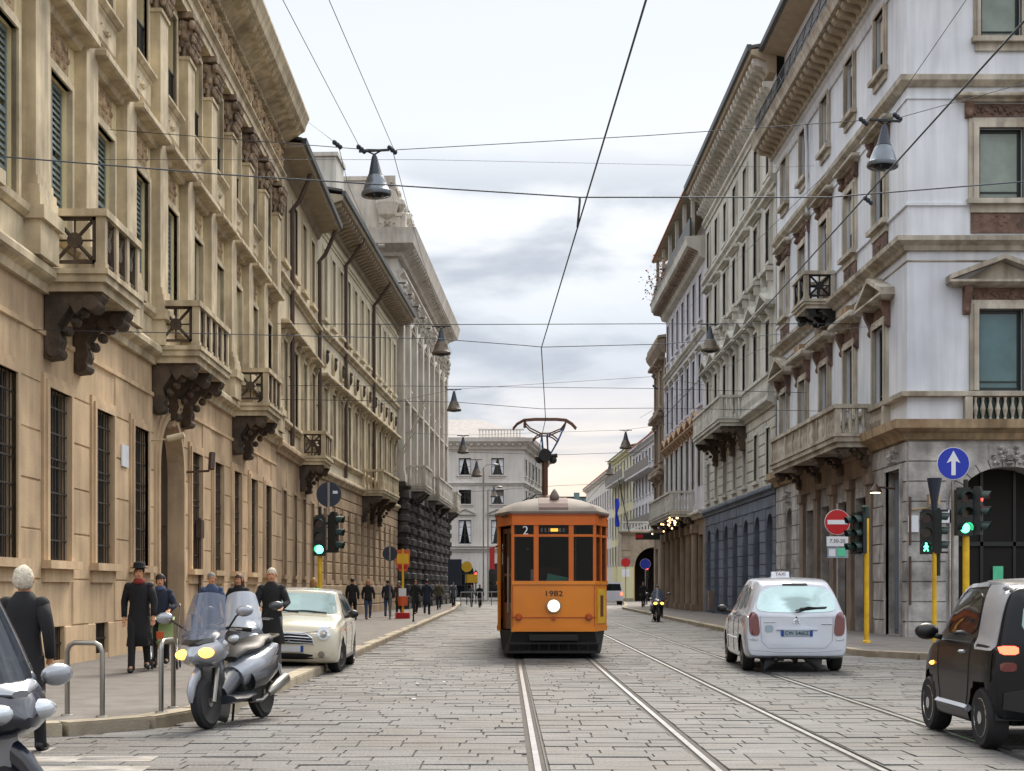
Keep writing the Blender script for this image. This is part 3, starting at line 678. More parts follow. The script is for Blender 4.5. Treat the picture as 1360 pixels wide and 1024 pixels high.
f.mould('frieze', M['l1trim'], [(0, 15.54), (.22, 15.54), (.22, 16.5), (0, 16.5)], 0, LEN)
def fr(b):
    q = random.Random(4); u = .2
    while u < LEN - .2:
        if int(u / .7) % 2: b.ball((u, -.24, 16.02), (.20, .10, .30), 7, 5)
        else:
            for k in range(7): b.ball((u + q.uniform(-.25, .25), -.25, 16.02 + q.uniform(-.36, .36)), (q.uniform(.06, .13), .08, q.uniform(.05, .12)), 6, 4)
        u += .48
f.mb('frieze_relief', M['relief'], fr)['kind'] = 'stuff'
mould(f, 'cornice', M['l1trim'], [(0, 16.5), (.30, 16.5), (.36, 16.62), (.95, 16.98), (1.0, 17.02), (1.05, 17.2), (1.15, 17.42), (1.15, 17.5), (0, 17.5)], 0, LEN, 0, 0)
f.modillions(0, LEN, 16.64, .56, M['l1trim'], .88, .32, .26)
f.mb('dentils', M['l1trim'], lambda b: [b.box(.1 + i * .28, .24 + i * .28, -.38, -.2, 16.44, 16.56) for i in range(int(LEN / .28))])['kind'] = 'stuff'
f.roof(0, LEN, 17.5, 1.1, 13, 2.2, M['tile'], .12)
f.mb('end_wall', M['l1wall'], lambda b: (b.box(LEN, LEN + .25, -.0, 12, 15.5, 17.5), b.box(-.25, 0, 0, 12, 0, 17.5)))
for c, w in ((8.62, 2.3), (16.72, 3.5), (25.7, 2.4)):
    f.balcony(c, 6.70, w, 1.05, M['l1trim'], 'lattice', .98, M['l1dark'], 2 if w < 3 else 3, 1.45, .36, 3 if w < 3 else 5, .42)
# fittings on the wall
q = link('wall_plaque', cached('plq', 'wall_plaque', M['sign_white'], lambda b: b.box(-.25, .25, -.03, 0, -.22, .22)), rt, (12.65 - 0, -.03, 4.1))
b = MB(); b.tube([(14.75, 0, 4.62), (14.75, -.5, 4.66)], .02, 6); b.tube([(14.75, -.42, 4.66), (14.75, -.78, 4.74)], .07, 8); f.put('security_camera', b.mesh('security_camera', M['l1trim']))
b = MB(); b.tube([(18.55, 0, 4.25), (18.55, -.55, 4.28), (18.55, -.6, 4.4)], .03, 6); b.tube([(18.5, -.62, 4.32), (18.62, -.62, 4.72)], .08, 8); f.put('wall_lamp', b.mesh('wall_lamp', M['pipe']))
b = MB(); b.tube([(19.75, -.08, .1), (19.75, -.08, 3.2)], .045, 8); b.box(19.6, 19.95, -.16, -.02, 2.7, 3.15); f.put('meter_pipe', b.mesh('meter_pipe', M['pipe']))

# ================================================================ L2: cream house with downpipes
rt = bldg('cream_house', 'narrow cream plaster house with brown downpipes between the palazzo and the long cream building', (-7.857, 48.8, 0), math.atan2(1, -.00895))
f = Fac(rt); LEN = 11.7; C = [1.9, 4.6, 7.2, 9.8]
low = [(c - .42, c + .42, 1.9, 4.9) for c in C]
f.wall(M['l2base'], 0, LEN, 0, 6.3, low, .3); f.blocks(M['l2base'], 0, LEN, 0, 5.6, .8, 1.3, [(a - .16, b_ + .16, c - .2, d + .16) for a, b_, c, d in low], .02, 120)
ledge(f, M['l2base'], 6.1, 6.5, .25, 0, LEN)
up = [(c - .5, c + .5, 7.4, 10.2) for c in C] + [(c - .5, c + .5, 13.0, 15.6) for c in C]
f.wall(M['l2wall'], 0, LEN, 6.5, 16.7, up, .28); f.core(0, LEN, 12, 16.4)
ledge(f, M['l1trim'], 12.1, 12.42, .22, 0, LEN); ledge(f, M['l1trim'], 7.15, 7.4, .16, 0, LEN)
for c in C:
    f.win(c, 1.9, .84, 3.0, 'grille'); f.surround(c, 1.9, .84, 3.0, M['l2base'], .13, .05)
    f.win(c, 7.4, 1.0, 2.8, 'casement'); f.surround(c, 7.4, 1.0, 2.8, M['l1trim'], .18, .08, sill=False); f.hood(c, 10.5, 1.5, M['l1trim'], .38, .3, True)
    f.win(c, 13.0, 1.0, 2.6, 'casement'); f.surround(c, 13.0, 1.0, 2.6, M['l2wall'], .16, .06); f.shutter(c, 13.02, .98, 2.56, 'shutter_brown')
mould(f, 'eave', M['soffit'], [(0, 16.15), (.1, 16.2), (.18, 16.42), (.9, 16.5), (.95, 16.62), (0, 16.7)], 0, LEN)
f.mould('gutter', M['gutter'], [(.88, 16.60), (1.04, 16.62), (1.06, 16.80), (.9, 16.80)], 0, LEN); f.roof(0, LEN, 16.72, .9, 12, 2.4, M['roof'], .1)
f.downpipe(3.2, 16.6, 6.6); f.downpipe(11.4, 16.6, 6.6)
f.balcony(7.0, 6.5, 2.3, 1.0, M['l1trim'], 'lattice', .95, M['l1dark'], 2, 1.35, .34, 3, .38)
f.mb('chimney', M['r2wall'], lambda b: (b.box(4.0, 6.2, 2.2, 3.4, 16.8, 20.9), b.box(3.9, 6.3, 2.1, 3.5, 20.9, 21.1)))

# ================================================================ L3: long cream building
rt = bldg('long_cream_building', 'long cream building with closely set hooded windows, oval niches and deep bracketed eave', (-7.96, 60.5, 0), math.atan2(1, .046))
f = Fac(rt); LEN = 27.4; C = [1.6 + 2.2 * k for k in range(12)]
low = [(c - .36, c + .36, 1.8, 4.9) for c in C]
f.wall(M['l2base'], 0, LEN, 0, 6.4, low, .3)
for k in range(12):
    free = [(0, LEN)]; z = .1 + k * .5
    ops = [o for o in low if o[3] > z + .05 and o[2] < z + .45]
    xs = [0] + [q for o in ops for q in (o[0] - .1, o[1] + .1)] + [LEN]
    for i in range(0, len(xs), 2): f.mould('stone_course', M['l2base'], [(0, z), (.03, z), (.05, z + .03), (.05, z + .43), (.03, z + .46), (0, z + .46)], xs[i], xs[i + 1])
ledge(f, M['l1trim'], 6.15, 6.5, .25, 0, LEN)
up = [(c - .45, c + .45, 7.3, 10.1) for c in C] + [(c - .42, c + .42, 13.1, 16.1) for c in C]
f.wall(M['l3wall'], 0, LEN, 6.5, 18.2, up, .28); f.core(0, LEN, 13, 18)
ledge(f, M['l1trim'], 12.3, 12.6, .22, 0, LEN); ledge(f, M['l1trim'], 7.05, 7.3, .16, 0, LEN); ledge(f, M['l3wall'], 16.6, 16.85, .14, 0, LEN)
for c in C:
    f.win(c, 1.8, .72, 3.1, 'grille')
    f.win(c, 7.3, .9, 2.8, 'casement'); f.surround(c, 7.3, .9, 2.8, M['l1trim'], .16, .08, sill=False); f.hood(c, 10.35, 1.35, M['l1trim'], .36, .3, True)
    f.win(c, 13.1, .84, 3.0, 'casement'); f.surround(c, 13.1, .84, 3.0, M['l3wall'], .15, .07); f.shutter(c, 13.12, .82, 2.96, 'shutter_brown')
    def nic(b):
        b.lathe([(.34, -.10), (.40, -.06), (.40, .01)], 16, (0, 0, 0), 'y'); b.v = [(x, y, z * 1.35) for x, y, z in b.v]
    f.c('nic', 'oval_niche', M['l1trim'], nic, c, 0, 11.5); f.c('nib', 'niche_bust', M['l1dark'], lambda b: (b.ball((0, -.12, 0), (.14, .10, .26), 8, 6), b.ball((0, -.14, .26), .10, 8, 6)), c, 0, 11.42)
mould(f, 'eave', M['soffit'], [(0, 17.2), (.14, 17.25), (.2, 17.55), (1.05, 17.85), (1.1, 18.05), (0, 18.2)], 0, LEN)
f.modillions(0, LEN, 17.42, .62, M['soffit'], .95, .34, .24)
f.mould('gutter', M['gutter'], [(1.02, 18.0), (1.18, 18.02), (1.2, 18.22), (1.04, 18.22)], 0, LEN); f.roof(0, LEN, 18.2, 1.05, 13, 2.6, M['roof'], .1)
for u in (6.8, 16.4): f.downpipe(u, 18.0, 6.6, 1.0)
f.balcony(15.6, 6.5, 6.4, 1.15, M['l1trim'], 'baluster', .98, M['l1dark'], 3, 1.7, .36, 6, .4)
f.mb('chimney', M['r2wall'], lambda b: (b.box(13.2, 15.6, 1.4, 3.0, 18.2, 23.7), b.box(13.1, 15.7, 1.3, 3.1, 23.7, 23.9)))
b = MB(); b.tube([(24.4, -.1, 8.2), (24.0, -2.1, 12.6)], .05, 8); b.tube([(25.3, -.1, 8.2), (24.9, -2.0, 12.4)], .04, 8); f.put('flagpole', b.mesh('flagpole', M['frame_pale']))

# ================================================================ L4: ornate palace with black rusticated base
rt = bldg('ornate_palace', 'tall ornate white stone palace with blackened rusticated columns and sculpted cornice, far left', (-6.7, 88, 0), math.atan2(1, .046))
f = Fac(rt); LEN = 32.0; bay = 4.0; C = [2.0 + bay * k for k in range(8)]
low = [(c - 1.0, c + 1.0, .2, 6.0, 'a', 1.0) for c in C]
f.wall(M['l4dark'], 0, LEN, 0, 7.5, low, .5); f.core(0, LEN, 15, 23)
def rcol(b):
    for k in range(9):
        z = .5 + k * .72; b.loft([(0, -.28, z, .40, .36), (0, -.28, z + .06, .5, .46), (0, -.28, z + .40, .5, .46), (0, -.28, z + .46, .38, .34), (0, -.28, z + .70, .38, .34)])
    b.box(-.6, .6, -.75, .01, 0, .5); b.box(-.6, .6, -.75, .01, 7.0, 7.45)
for k in range(9): 
    u = bay * k; 
    for o_ in ((-.55, .55) if 0 < k < 8 else ((.6,) if k == 0 else (-.6,))): f.c('rcol', 'rusticated_column', M['l4dark'], rcol, u + o_)
ledge(f, M['l4dark'], 7.45, 7.95, .6, 0, LEN, 1, 1)
up = [(c - .7, c + .7, 8.6, 12.4, 'a', .7) for c in C] + [(c - .6, c + .6, 14.4, 17.6) for c in C]
f.wall(M['l4wall'], 0, LEN, 7.9, 22, up, .4)
for c in C:
    f.win(c, .2, 2.0, 5.8, 'casement', y=.45); f.win(c, 8.6, 1.4, 3.8, 'casement', y=.3); f.win(c, 14.4, 1.2, 3.2, 'casement', y=.3)
    f.surround(c, 14.4, 1.2, 3.2, M['l4wall'], .22, .12); f.pediment(c, 18.0, 1.7, M['l4wall'], .4, .5, True)
    f.surround(c, 8.6, 1.4, 3.8, M['l4wall'], .24, .12, sill=False); f.hood(c, 12.9, 1.9, M['l4wall'], .45, .35, True); f.relief(c, 13.35, 1.5, .7, M['l4wall'], .14, seed=5)
    f.relief(c, 19.3, 1.8, .9, M['l4wall'], .16, seed=6)
for k in range(9):
    u = min(max(bay * k, .5), LEN - .5); f.pilaster(u, 8.0, 20.4, .85, M['l4wall'], .4, .7, 1.3, M['l4wall'])
    f.mb('finial', M['l4wall'], lambda b: (b.box(u - .4, u + .4, -.5, .3, 23.4, 24.5), b.lathe([(.35, 0), (.15, .15), (.4, .6), (.3, .9), (.08, 1.1), (.12, 1.3), (.02, 1.5)], 8, (u, -.1, 24.5))))
ledge(f, M['l4wall'], 20.4, 21.0, .5, 0, LEN, 1, 1, 'architrave')
mould(f, 'cornice', M['l4wall'], [(0, 21.8), (.3, 21.8), (.4, 22.0), (1.1, 22.4), (1.2, 22.9), (1.3, 23.3), (0, 23.4)], 0, LEN, 1, 1)
f.modillions(0, LEN, 21.95, .85, M['l4wall'], 1.05, .42, .34)
f.mb('parapet', M['l4wall'], lambda b: (b.box(0, LEN, -.2, .2, 23.4, 24.3), b.box(-.05, LEN + .05, -.28, .28, 24.3, 24.5)))
f.relief(6.0, 24.5, 5.0, 1.6, M['l4wall'], .3, 60, 8, 'roof_sculpture'); f.relief(16.0, 24.5, 4.0, 1.2, M['l4wall'], .3, 50, 8, 'roof_sculpture')
for u, w in ((4.6, 4.2), (17.5, 11.0), (29.5, 3.4)): f.balcony(u, 7.95, w, 1.5, M['l4wall'], 'baluster', 1.25, M['l4dark'], 3, 1.9, .4, 4, .6)
e = Fac(rt, 0, 15, -PI / 2)
e.wall(M['l4wall'], 0, 15, 15, 22, [], .3)
mould(e, 'cornice', M['l4wall'], [(0, 21.8), (.3, 21.8), (.4, 22.0), (1.1, 22.4), (1.2, 22.9), (1.3, 23.3), (0, 23.4)], 0, 15, 1, 1)
e.modillions(0, 15, 21.95, 1.6, M['l4wall'], 1.05, .42, .4); e.relief(13.4, 19.2, 1.8, 2.0, M['relief'], .16, seed=6)
e.mb('attic', M['l4wall'], lambda b: (b.box(2, 14.6, .3, 9, 23.4, 26.6), b.box(1.9, 14.7, .2, 9.1, 26.6, 26.85)))
e.relief(14.4, 23.4, 1.0, 3.4, M['l4wall'], .35, 40, 7, 'roof_sculpture')
f.mb('roof', M['slate'], lambda b: b.box(0, LEN, .3, 15, 23.38, 23.6))

# ================================================================ L5: pale corner building closing the street
M['slate2'] = M['slate']
rt = bldg('corner_block', 'pale grey stone corner block with slate mansard at the street end behind the tram', (-16, 162, 0), 0)
f = Fac(rt); LEN = 17.95; C = [LEN - 2.9 - 3.7 * k for k in range(5)]; L2 = 24.0
e = Fac(rt, LEN, 0, math.atan2(21, 2.9))
CE = [2.2 + 3.3 * k for k in range(7)]
for g_, cs, ln, am in ((f, C, LEN, (1, 1)), (e, CE, L2, (1, 1))):
    ops = [(c - .7, c + .7, 14.2, 16.1) for c in cs] + [(c - .7, c + .7, 10.9, 12.5) for c in cs] + [(c - .72, c + .72, 6.4, 9.1) for c in cs] + [(c - 1.0, c + 1.0, .3, 4.2, 'a', 1.0) for c in cs]
    g_.wall(M['l5wall'], 0, ln, 0, 18.2, ops, .35)
    for c in cs:
        for z, h, w in ((14.2, 1.9, 1.4), (10.9, 1.6, 1.4), (6.4, 2.7, 1.44)):
            g_.win(c, z, w, h, 'casement', 'frame_dark', 'glass_dark'); g_.surround(c, z, w, h, M['l5wall'], .2, .1)
            (z * 7 + c * 3) % 5 > 1.4 and g_.c(('cur', w, h), 'curtain', M['sign_white'], lambda b: (b.add([(-w / 2 + .07, 0, h - .1), (-.1, 0, h - .1), (-w / 2 + .2, 0, .2), (-w / 2 + .07, 0, .1)], [(0, 1, 2, 3)]), b.add([(w / 2 - .07, 0, h - .1), (.1, 0, h - .1), (w / 2 - .2, 0, .2), (w / 2 - .07, 0, .1)], [(0, 1, 2, 3)])), c, .235, z)
        if (c * 5) % 3 < 1.2: g_.mb('blind', M['shutter_grey'], lambda b: b.box(c - .66, c + .66, .20, .215, 12.5 - .35 - (c * 7 % 1) * .9, 12.5))
        g_.pediment(c, 9.6, 1.9, M['l5wall'], .3, .55); g_.win(c, .3, 2.0, 3.9, 'casement', y=.3)
    ledge(g_, M['l5wall'], 13.0, 13.4, .3, 0, ln, 1, 1); ledge(g_, M['l5wall'], 5.5, 6.0, .4, 0, ln, 1, 1); ledge(g_, M['l5wall'], 9.95 + 3.0, 13.0, .1, 0, ln, 0, 0) if 0 else None
    mould(g_, 'cornice', M['l5wall'], [(0, 17.0), (.3, 17.1), (.4, 17.4), (1.1, 17.9), (1.2, 18.3), (0, 18.4)], 0, ln, 1, 1)
    g_.modillions(0, ln, 17.25, .75, M['l5wall'], .9, .4, .3, joined=True)
    for k in range(int(ln / .8)): pass
f.core(0, LEN, 22, 18); mansard = MB()
mansard.add([(0, -.4, 18.4), (LEN + .3, -.4, 18.4), (LEN + 2.6, 22, 18.4), (0, 22, 18.4), (1, 4.5, 21.0), (LEN - 4.8, 4.7, 21.0), (LEN - 2.8, 18, 21.0), (1, 18, 21.0)], [(0, 1, 5, 4), (1, 2, 6, 5), (2, 3, 7, 6), (4, 5, 6, 7), (3, 0, 4, 7)])
f.put('roof', mansard.mesh('roof', M['slate'])); f.mb('balustrade', M['l5wall'], lambda b: [b.box(LEN - 5 + i * .35, LEN - 4.85 + i * .35, -.5, -.35, 18.4, 19.2) for i in range(14)] + [b.box(LEN - 5.1, LEN + .1, -.55, -.3, 19.2, 19.35)])
ledge(f, M['l5wall'], 8.2 - 2.3, 6.2, .55, 0, LEN)
# ================================================================ R1: blue-white corner building, right
rt = bldg('stucco_corner_house', 'blue-white stucco corner house with grey stone ground floor and brown carved window heads', (10.8, 57.0, 0), -PI / 2)
f = Fac(rt); LEN = 18.5; e = Fac(rt, LEN, 0, PI / 2); EL = 10.5
CS = [15.8, 12.2, 8.7, 5.2, 1.7]; CE = [2.5, 6.6]
# ground floor, street face
gops = [(16.55, 18.05, .15, 4.7), (1.9, 3.1, 0, 4.5, 'a', .6, 1), (5.6, 7.2, 0, 4.2), (8.0, 9.6, 0, 4.2), (10.4, 12.0, 0, 4.2), (12.8, 14.4, 0, 4.2)]
f.wall(M['r1base'], 0, LEN, 0, 5.5, gops, .4)
f.blocks(M['r1base'], 14.95, LEN, 0, 5.4, .56, .8, gops, .05, 90, 2); f.blocks(M['r1base'], 0, 5.0, 0, 5.4, .56, .9, gops, .04, 90, 3)
for k in range(5):
    u = 5.2 + k * 2.4; f.mb('shop_pilaster', M['r1shop'], lambda b: (b.box(u - .38, u + .38, -.16, .01, 0, .5), b.box(u - .3, u + .3, -.12, .01, .5, 4.5), b.box(u - .38, u + .38, -.2, .01, 4.5, 4.8)))
f.mb('shop_fascia', M['r1shop'], lambda b: (b.box(4.85, 15.0, -.14, .01, 4.8, 5.35), b.box(4.8, 15.05, -.2, .01, 5.35, 5.5)))
for c in (6.4, 8.8, 11.2, 13.6): f.win(c, 0, 1.6, 4.2, 'casement', 'door', 'glass_dark', .25)
f.mb('roller_door', M['sign_back'], lambda b: None) if 0 else None
M['rollsteel'] = mat('blue_grey_door_paint', S('6f7883'), rough=.5, var=.1, streak=.15)
f.mb('door', M['rollsteel'], lambda b: (b.box(16.55, 18.05, .2, .26, .15, 4.7), [b.box(16.62 + i * .36, 16.92 + i * .36, .17, .2, .3, 4.5) for i in range(4)]))
f.surround(17.3, .15, 1.5, 4.55, M['r1base'], .14, .10, False); f.relief(17.3, 4.82, 1.1, .5, M['r1base'], .2, 26, 4)
f.mb('door', M['door'], lambda b: b.box(1.9, 3.1, .3, .36, 0, 4.5)); f.relief(2.5, 4.62, 1.0, .6, M['r1base'], .2, 24, 4)
# front face
gops = [(1.35, 4.05, 0, 4.72, 'a', .95, 1), (5.6, 8.3, 0, 4.72, 'a', .95, 1)]
e.wall(M['r1base'], 0, EL, 0, 5.5, gops, .9); e.blocks(M['r1base'], 0, EL, 0, 5.4, .56, .95, [(o[0] - .3, o[1] + .3, 0, 5.0) for o in gops], .05, 110, 4)
for uc in (2.7, 6.95):
    def va(b):
        n = 13; rw, rh, t = 1.35, .95, .24
        for k in range(n):
            a0, a1 = PI * (k + .04) / n, PI * (k + .96) / n
            q = [(-math.cos(a) * (rw + tt), math.sin(a) * (rh + tt) + 3.77) for a, tt in ((a0, 0), (a1, 0), (a1, t), (a0, t))]
            b.add([(x, -.09, z) for x, z in q] + [(x, .01, z) for x, z in q], [(0, 1, 2, 3), (0, 4, 5, 1), (3, 2, 6, 7), (0, 3, 7, 4), (1, 5, 6, 2)])
        for s in (-1, 1): b.box(s * 1.47 - .12, s * 1.47 + .12, -.09, .01, 0, 3.77)
    e.mb('arch_surround', M['r1base'], lambda b: (setattr(b, 'T', Matrix.Translation((uc, 0, 0))), va(b)))
    e.relief(uc, 4.7, 1.0, .62, M['r1base'], .28, 40, 12, 'keystone_carving')
    e.mb('dark_shop_panel', M['inner'], lambda b: b.box(uc - 1.35, uc + 1.35, .8, .85, 0, 4.72)); e.mb('shop_frame', M['tl_black'], lambda b: [b.box(uc + x - .04, uc + x + .04, .74, .8, 0, 4.7) for x in (-1.3, -.45, .45, 1.3)] + [b.box(uc - 1.3, uc + 1.3, .74, .8, 2.6, 2.72)])  # matte dark panel stands in for the unlit interior behind the arch
e.mb('poster', M['green_glow'], lambda b: b.box(2.55, 2.83, .71, .735, 1.65, 2.05))
# belt: stained ledge, balustrade zone
for g_, ln in ((f, LEN), (e, EL)):
    a, c = (0, 1) if g_ is f else (1, 0)
    mould(g_, 'ledge', M['r1rust'], [(0, 5.42), (.12, 5.44), (.2, 5.6), (.42, 5.72), (.45, 5.95), (0, 5.97)], 0, ln, a, c)
    mould(g_, 'parapet_rail', M['r1trim'], [(0, 6.58), (.2, 6.6), (.22, 6.72), (0, 6.76)], 0, ln, a, c)
    mould(g_, 'ledge', M['r1trim'], [(0, 10.5), (.1, 10.52), (.14, 10.64), (.34, 10.74), (.36, 10.86), (0, 10.9)], 0, ln, a, c)
    mould(g_, 'string_course', M['r1trim'], [(0, 10.22), (.03, 10.24), (.03, 10.27), (0, 10.28)], 0, ln, a, c)
    mould(g_, 'string_course', M['r1wall'], [(0, 11.72), (.06, 11.74), (.06, 11.82), (0, 11.84)], 0, ln, a, c)
    mould(g_, 'ledge', M['r1trim'], [(0, 14.92), (.08, 14.94), (.22, 15.06), (.24, 15.2), (0, 15.24)], 0, ln, a, c)
    mould(g_, 'string_course', M['r1wall'], [(0, 14.6), (.04, 14.61), (.04, 14.66), (0, 14.67)], 0, ln, a, c)
    mould(g_, 'architrave', M['r1wall'], [(0, 18.0), (.06, 18.0), (.1, 18.1), (.1, 18.3), (.2, 18.4), (0, 18.4)], 0, ln, a, c)
    mould(g_, 'cornice', M['r1trim'], [(0, 18.4), (.3, 18.42), (.34, 18.8), (.95, 18.85), (1.0, 19.0), (1.08, 19.15), (0, 19.2)], 0, ln, a, c)
    g_.modillions(.1, ln - .05, 18.42, .58, M['soffit'], .85, .38, .3)  # darker soffit tone puts the cornice shadow into the modillion colour
    mould(g_, 'attic_wall', M['r1wall'], [(-.35, 19.2), (-.3, 19.2), (-.3, 22.7), (-.35, 22.7)], 0, ln, a, c)
    mould(g_, 'roof_eave', M['soffit'], [(-.3, 22.6), (.55, 22.78), (.6, 22.9), (-.3, 23.1)], 0, ln, a, c); mould(g_, 'gutter', M['gutter'], [(.58, 22.8), (.72, 22.82), (.74, 23.0), (.58, 23.0)], 0, ln, a, c)
def railing(g_, ln):
    def fn(b):
        for i in range(int(ln / .12)): b.box(i * .12, i * .12 + .014, -.86, -.846, 19.2, 20.12)
        for z in (19.28, 19.7, 20.12): b.box(0, ln, -.87, -.84, z, z + .03)
        for i in range(int(ln / 1.2)):
            for k in range(2): b.tube([(i * 1.2 + .1, -.853, 19.3), (i * 1.2 + 1.1, -.853, 20.1)] if k else [(i * 1.2 + .1, -.853, 20.1), (i * 1.2 + 1.1, -.853, 19.3)], .012, 4)
    g_.mb('iron_railing', M['iron'], fn)
railing(f, LEN + .8); railing(e, EL)
for g_, cs, ln in ((f, CS, LEN), (e, CE, EL)):
    street = g_ is f
    ops = [(c - .6, c + .6, 6.76, 8.95) for c in cs] + [(c - .6, c + .6, 11.9, 13.82) for c in cs] + [(c - .55, c + .55, 16.25, 18.0) for c in cs]
    g_.wall(M['r1wall'], 0, ln, 5.5, 18.5, ops, .32)
    for i, c in enumerate(cs):
        g_.win(c, 6.76, 1.2, 2.19, 'single', 'frame_green', 'glass_teal' if not street else 'glass_dark', .12)
        g_.surround(c, 6.76, 1.2, 2.19, M['r1trim'], .24, .12, sill=False)
        g_.relief(c, 9.16, 1.5, .36, M['r1brown'], .05, 30, 7)
        for s in (-1, 1): g_.c('cons', 'console', M['r1brown'], lambda b: (b.prof([(0, 0), (.08, .02), (.12, .3), (.26, .6), (.28, .75), (0, .75)], -.1, .1), b.ball((0, -.1, .12), (.09, .07, .1), 6, 5)), c + s * .92, 0, 8.8)
        if (not street) or i in (0, 4): g_.pediment(c, 9.52, 2.1, M['r1trim'], .42, .55)
        else: g_.hood(c, 9.54, 2.0, M['r1trim'], .42, .36); g_.mb('hood_block', M['r1rust'], lambda b: b.box(c - .5, c + .5, -.28, .0, 9.96, 10.2))
        # baluster panel under each window
        g_.mb('baluster_panel', M['r1trim'], lambda b: (b.box(c - 1.0, c - .8, -.2, .01, 5.97, 6.58), b.box(c + .8, c + 1.0, -.2, .01, 5.97, 6.58), [b.lathe([(.05, 0), (.03, .08), (.075, .28), (.03, .48), (.05, .6)], 8, (c - .7 + k * .2, -.1, 5.97)) for k in range(8)]))
        g_.mb('parapet_recess', M['tl_green'] if not street else M['r1brown'], lambda b: b.box(c - .8, c + .8, -.012, .01, 5.97, 6.58))
        g_.win(c, 11.9, 1.2, 1.92, 'single', 'frame_green', 'glass_curtain' if not street else 'glass_dark', .12)
        g_.surround(c, 11.9, 1.2, 1.92, M['r1trim'], .26, .12, sill=True)
        g_.relief(c, 14.12, 1.7, .36, M['r1brown'], .06, 36, 8)
        for s in (-1, 1): g_.c('cons2', 'console', M['r1brown'], lambda b: (b.prof([(0, 0), (.1, .02), (.14, .25), (.24, .4), (0, .4)], -.1, .1), b.ball((0, -.14, .1), (.09, .07, .09), 6, 5)), c + s * .86, 0, 14.08)
        g_.hood(c, 14.5, 1.9, M['r1trim'], .3, .22)
        g_.relief(c, 11.06, 1.55, .46, M['r1brown'], .06, 30, 6); g_.mb('sill_panel', M['r1brown'], lambda b: b.box(c - .8, c + .8, -.045, .01, 11.0, 11.56))
        if street: g_.mb('blind', M['frame_pale'], lambda b: b.box(c - .5, c + .5, .10, .112, 13.72 - (.4, 1.1, .2, .7, 1.5)[i % 5], 13.72)); g_.mb('blind', M['frame_pale'], lambda b: b.box(c - .45, c + .45, .10, .112, 17.9 - (.9, .3, 1.2, .2, .6)[i % 5], 17.9))
        g_.win(c, 16.25, 1.1, 1.75, 'single', 'frame_green', 'glass_curtain' if not street else 'glass_dark', .12)
        g_.surround(c, 16.25, 1.1, 1.75, M['r1trim'], .17, .1, sill=True)
f.balcony(10.0, 5.98, 10.2, 1.15, M['r1trim'], 'baluster', .86, M['l1dark'], 4, 1.0, .4, 8, .4)
f.balcony(9.3, 10.9, 1.9, 1.05, M['r1trim'], 'lattice', .92, M['iron'], 2, .85, .3, 2, .3)
f.core(0, LEN, 10.4, 22.6, .95, .95)
f.mb('roof', M['roof'], lambda b: b.box(0, LEN + .55, -.55, 10.4, 22.98, 23.1))
b = MB(); b.tube([(6.3, -.2, 17.9), (6.1, -.1, 17.0), (6.1, -.09, 10.9)], .05, 8); f.put('downpipe', b.mesh('downpipe', M['r1wall']))
# lamp and camera on the corner
b = MB(); b.tube([(17.3, 0, 4.2), (17.3, -.45, 4.25)], .03, 6); b.lathe([(.18, 0), (.17, .05), (.05, .22), (.02, .26)], 10, (17.3, -.55, 4.1)); f.put('wall_lamp', b.mesh('wall_lamp', M['pipe']))
f.mb('lamp_bulb', M['lit_white'], lambda b: b.lathe([(.13, 0), (.13, .01)], 10, (17.3, -.55, 4.085)))
b = MB(); b.tube([(.1, -.05, 3.55), (.55, -.3, 3.6), (.75, -.35, 3.75)], .03, 6); b.box(.45, .75, -.45, -.25, 3.68, 3.95); e.put('wall_lamp', b.mesh('wall_lamp', M['r1rust']))
e.mb('street_name_plate', M['sign_white'], lambda b: (b.box(.45, 1.15, -.09, -.055, 3.2, 3.55), b.box(-.0, .28, -.09, -.055, 2.95, 3.4)))
for z in (2.3, 3.9): b = MB(); b.tube([(.05, -.1, z - 1.3), (.05, -.1, z)], .035, 6); e.put('conduit', b.mesh('conduit', M['pipe']))

# ================================================================ R2: ivory palazzo with slate arcade
rt = bldg('ivory_palazzo', 'ivory palazzo with a slate-grey arcade on the ground floor and heavy bracketed eave', (10.8, 77.5, 0), -PI / 2)
f = Fac(rt); LEN = 20.4; C = [1.5 + 2.9 * k for k in range(7)]
ar = [(c - .72, c + .72, 0, 4.5, 'a', .72, 1) for c in C]
f.wall(M['r2base'], 0, LEN, 0, 5.4, ar, .5); f.blocks(M['r2base'], 0, LEN, .1, 5.2, .46, 1.1, [(o[0] - .04, o[1] + .04, 0, 4.6) for o in ar], .04, 290, 5); f.core(0, LEN, 12, 22)
for c in C: f.win(c, 0, 1.44, 4.4, 'casement', 'frame_dark', 'glass_dark', .42)
f.mb('shop_lamp', M['r1shop'], lambda b: b.box(3.0, 3.5, -.3, -.05, .3, 1.3))
ledge(f, M['r2base'], 5.25, 5.6, .22, 0, LEN)
ops = [(c - .45, c + .45, 6.0, 8.0) for c in C] + [(c - .5, c + .5, 9.7, 12.4) for c in C] + [(c - .5, c + .5, 14.7, 16.9) for c in C] + [(c - .48, c + .48, 18.3, 20.3) for c in C]
f.wall(M['r2wall'], 0, LEN, 5.4, 22, ops, .3)
for k in range(7):
    z = 5.65 + k * .45; o_ = [o for o in ops if o[3] > z + .03 and o[2] < z + .4]; xs = [0] + [q for o in o_ for q in (o[0] - .16, o[1] + .16)] + [LEN]
    for i in range(0, len(xs), 2): f.mould('stone_course', M['r2wall'], [(0, z), (.03, z), (.05, z + .03), (.05, z + .38), (.03, z + .41), (0, z + .41)], xs[i], xs[i + 1])
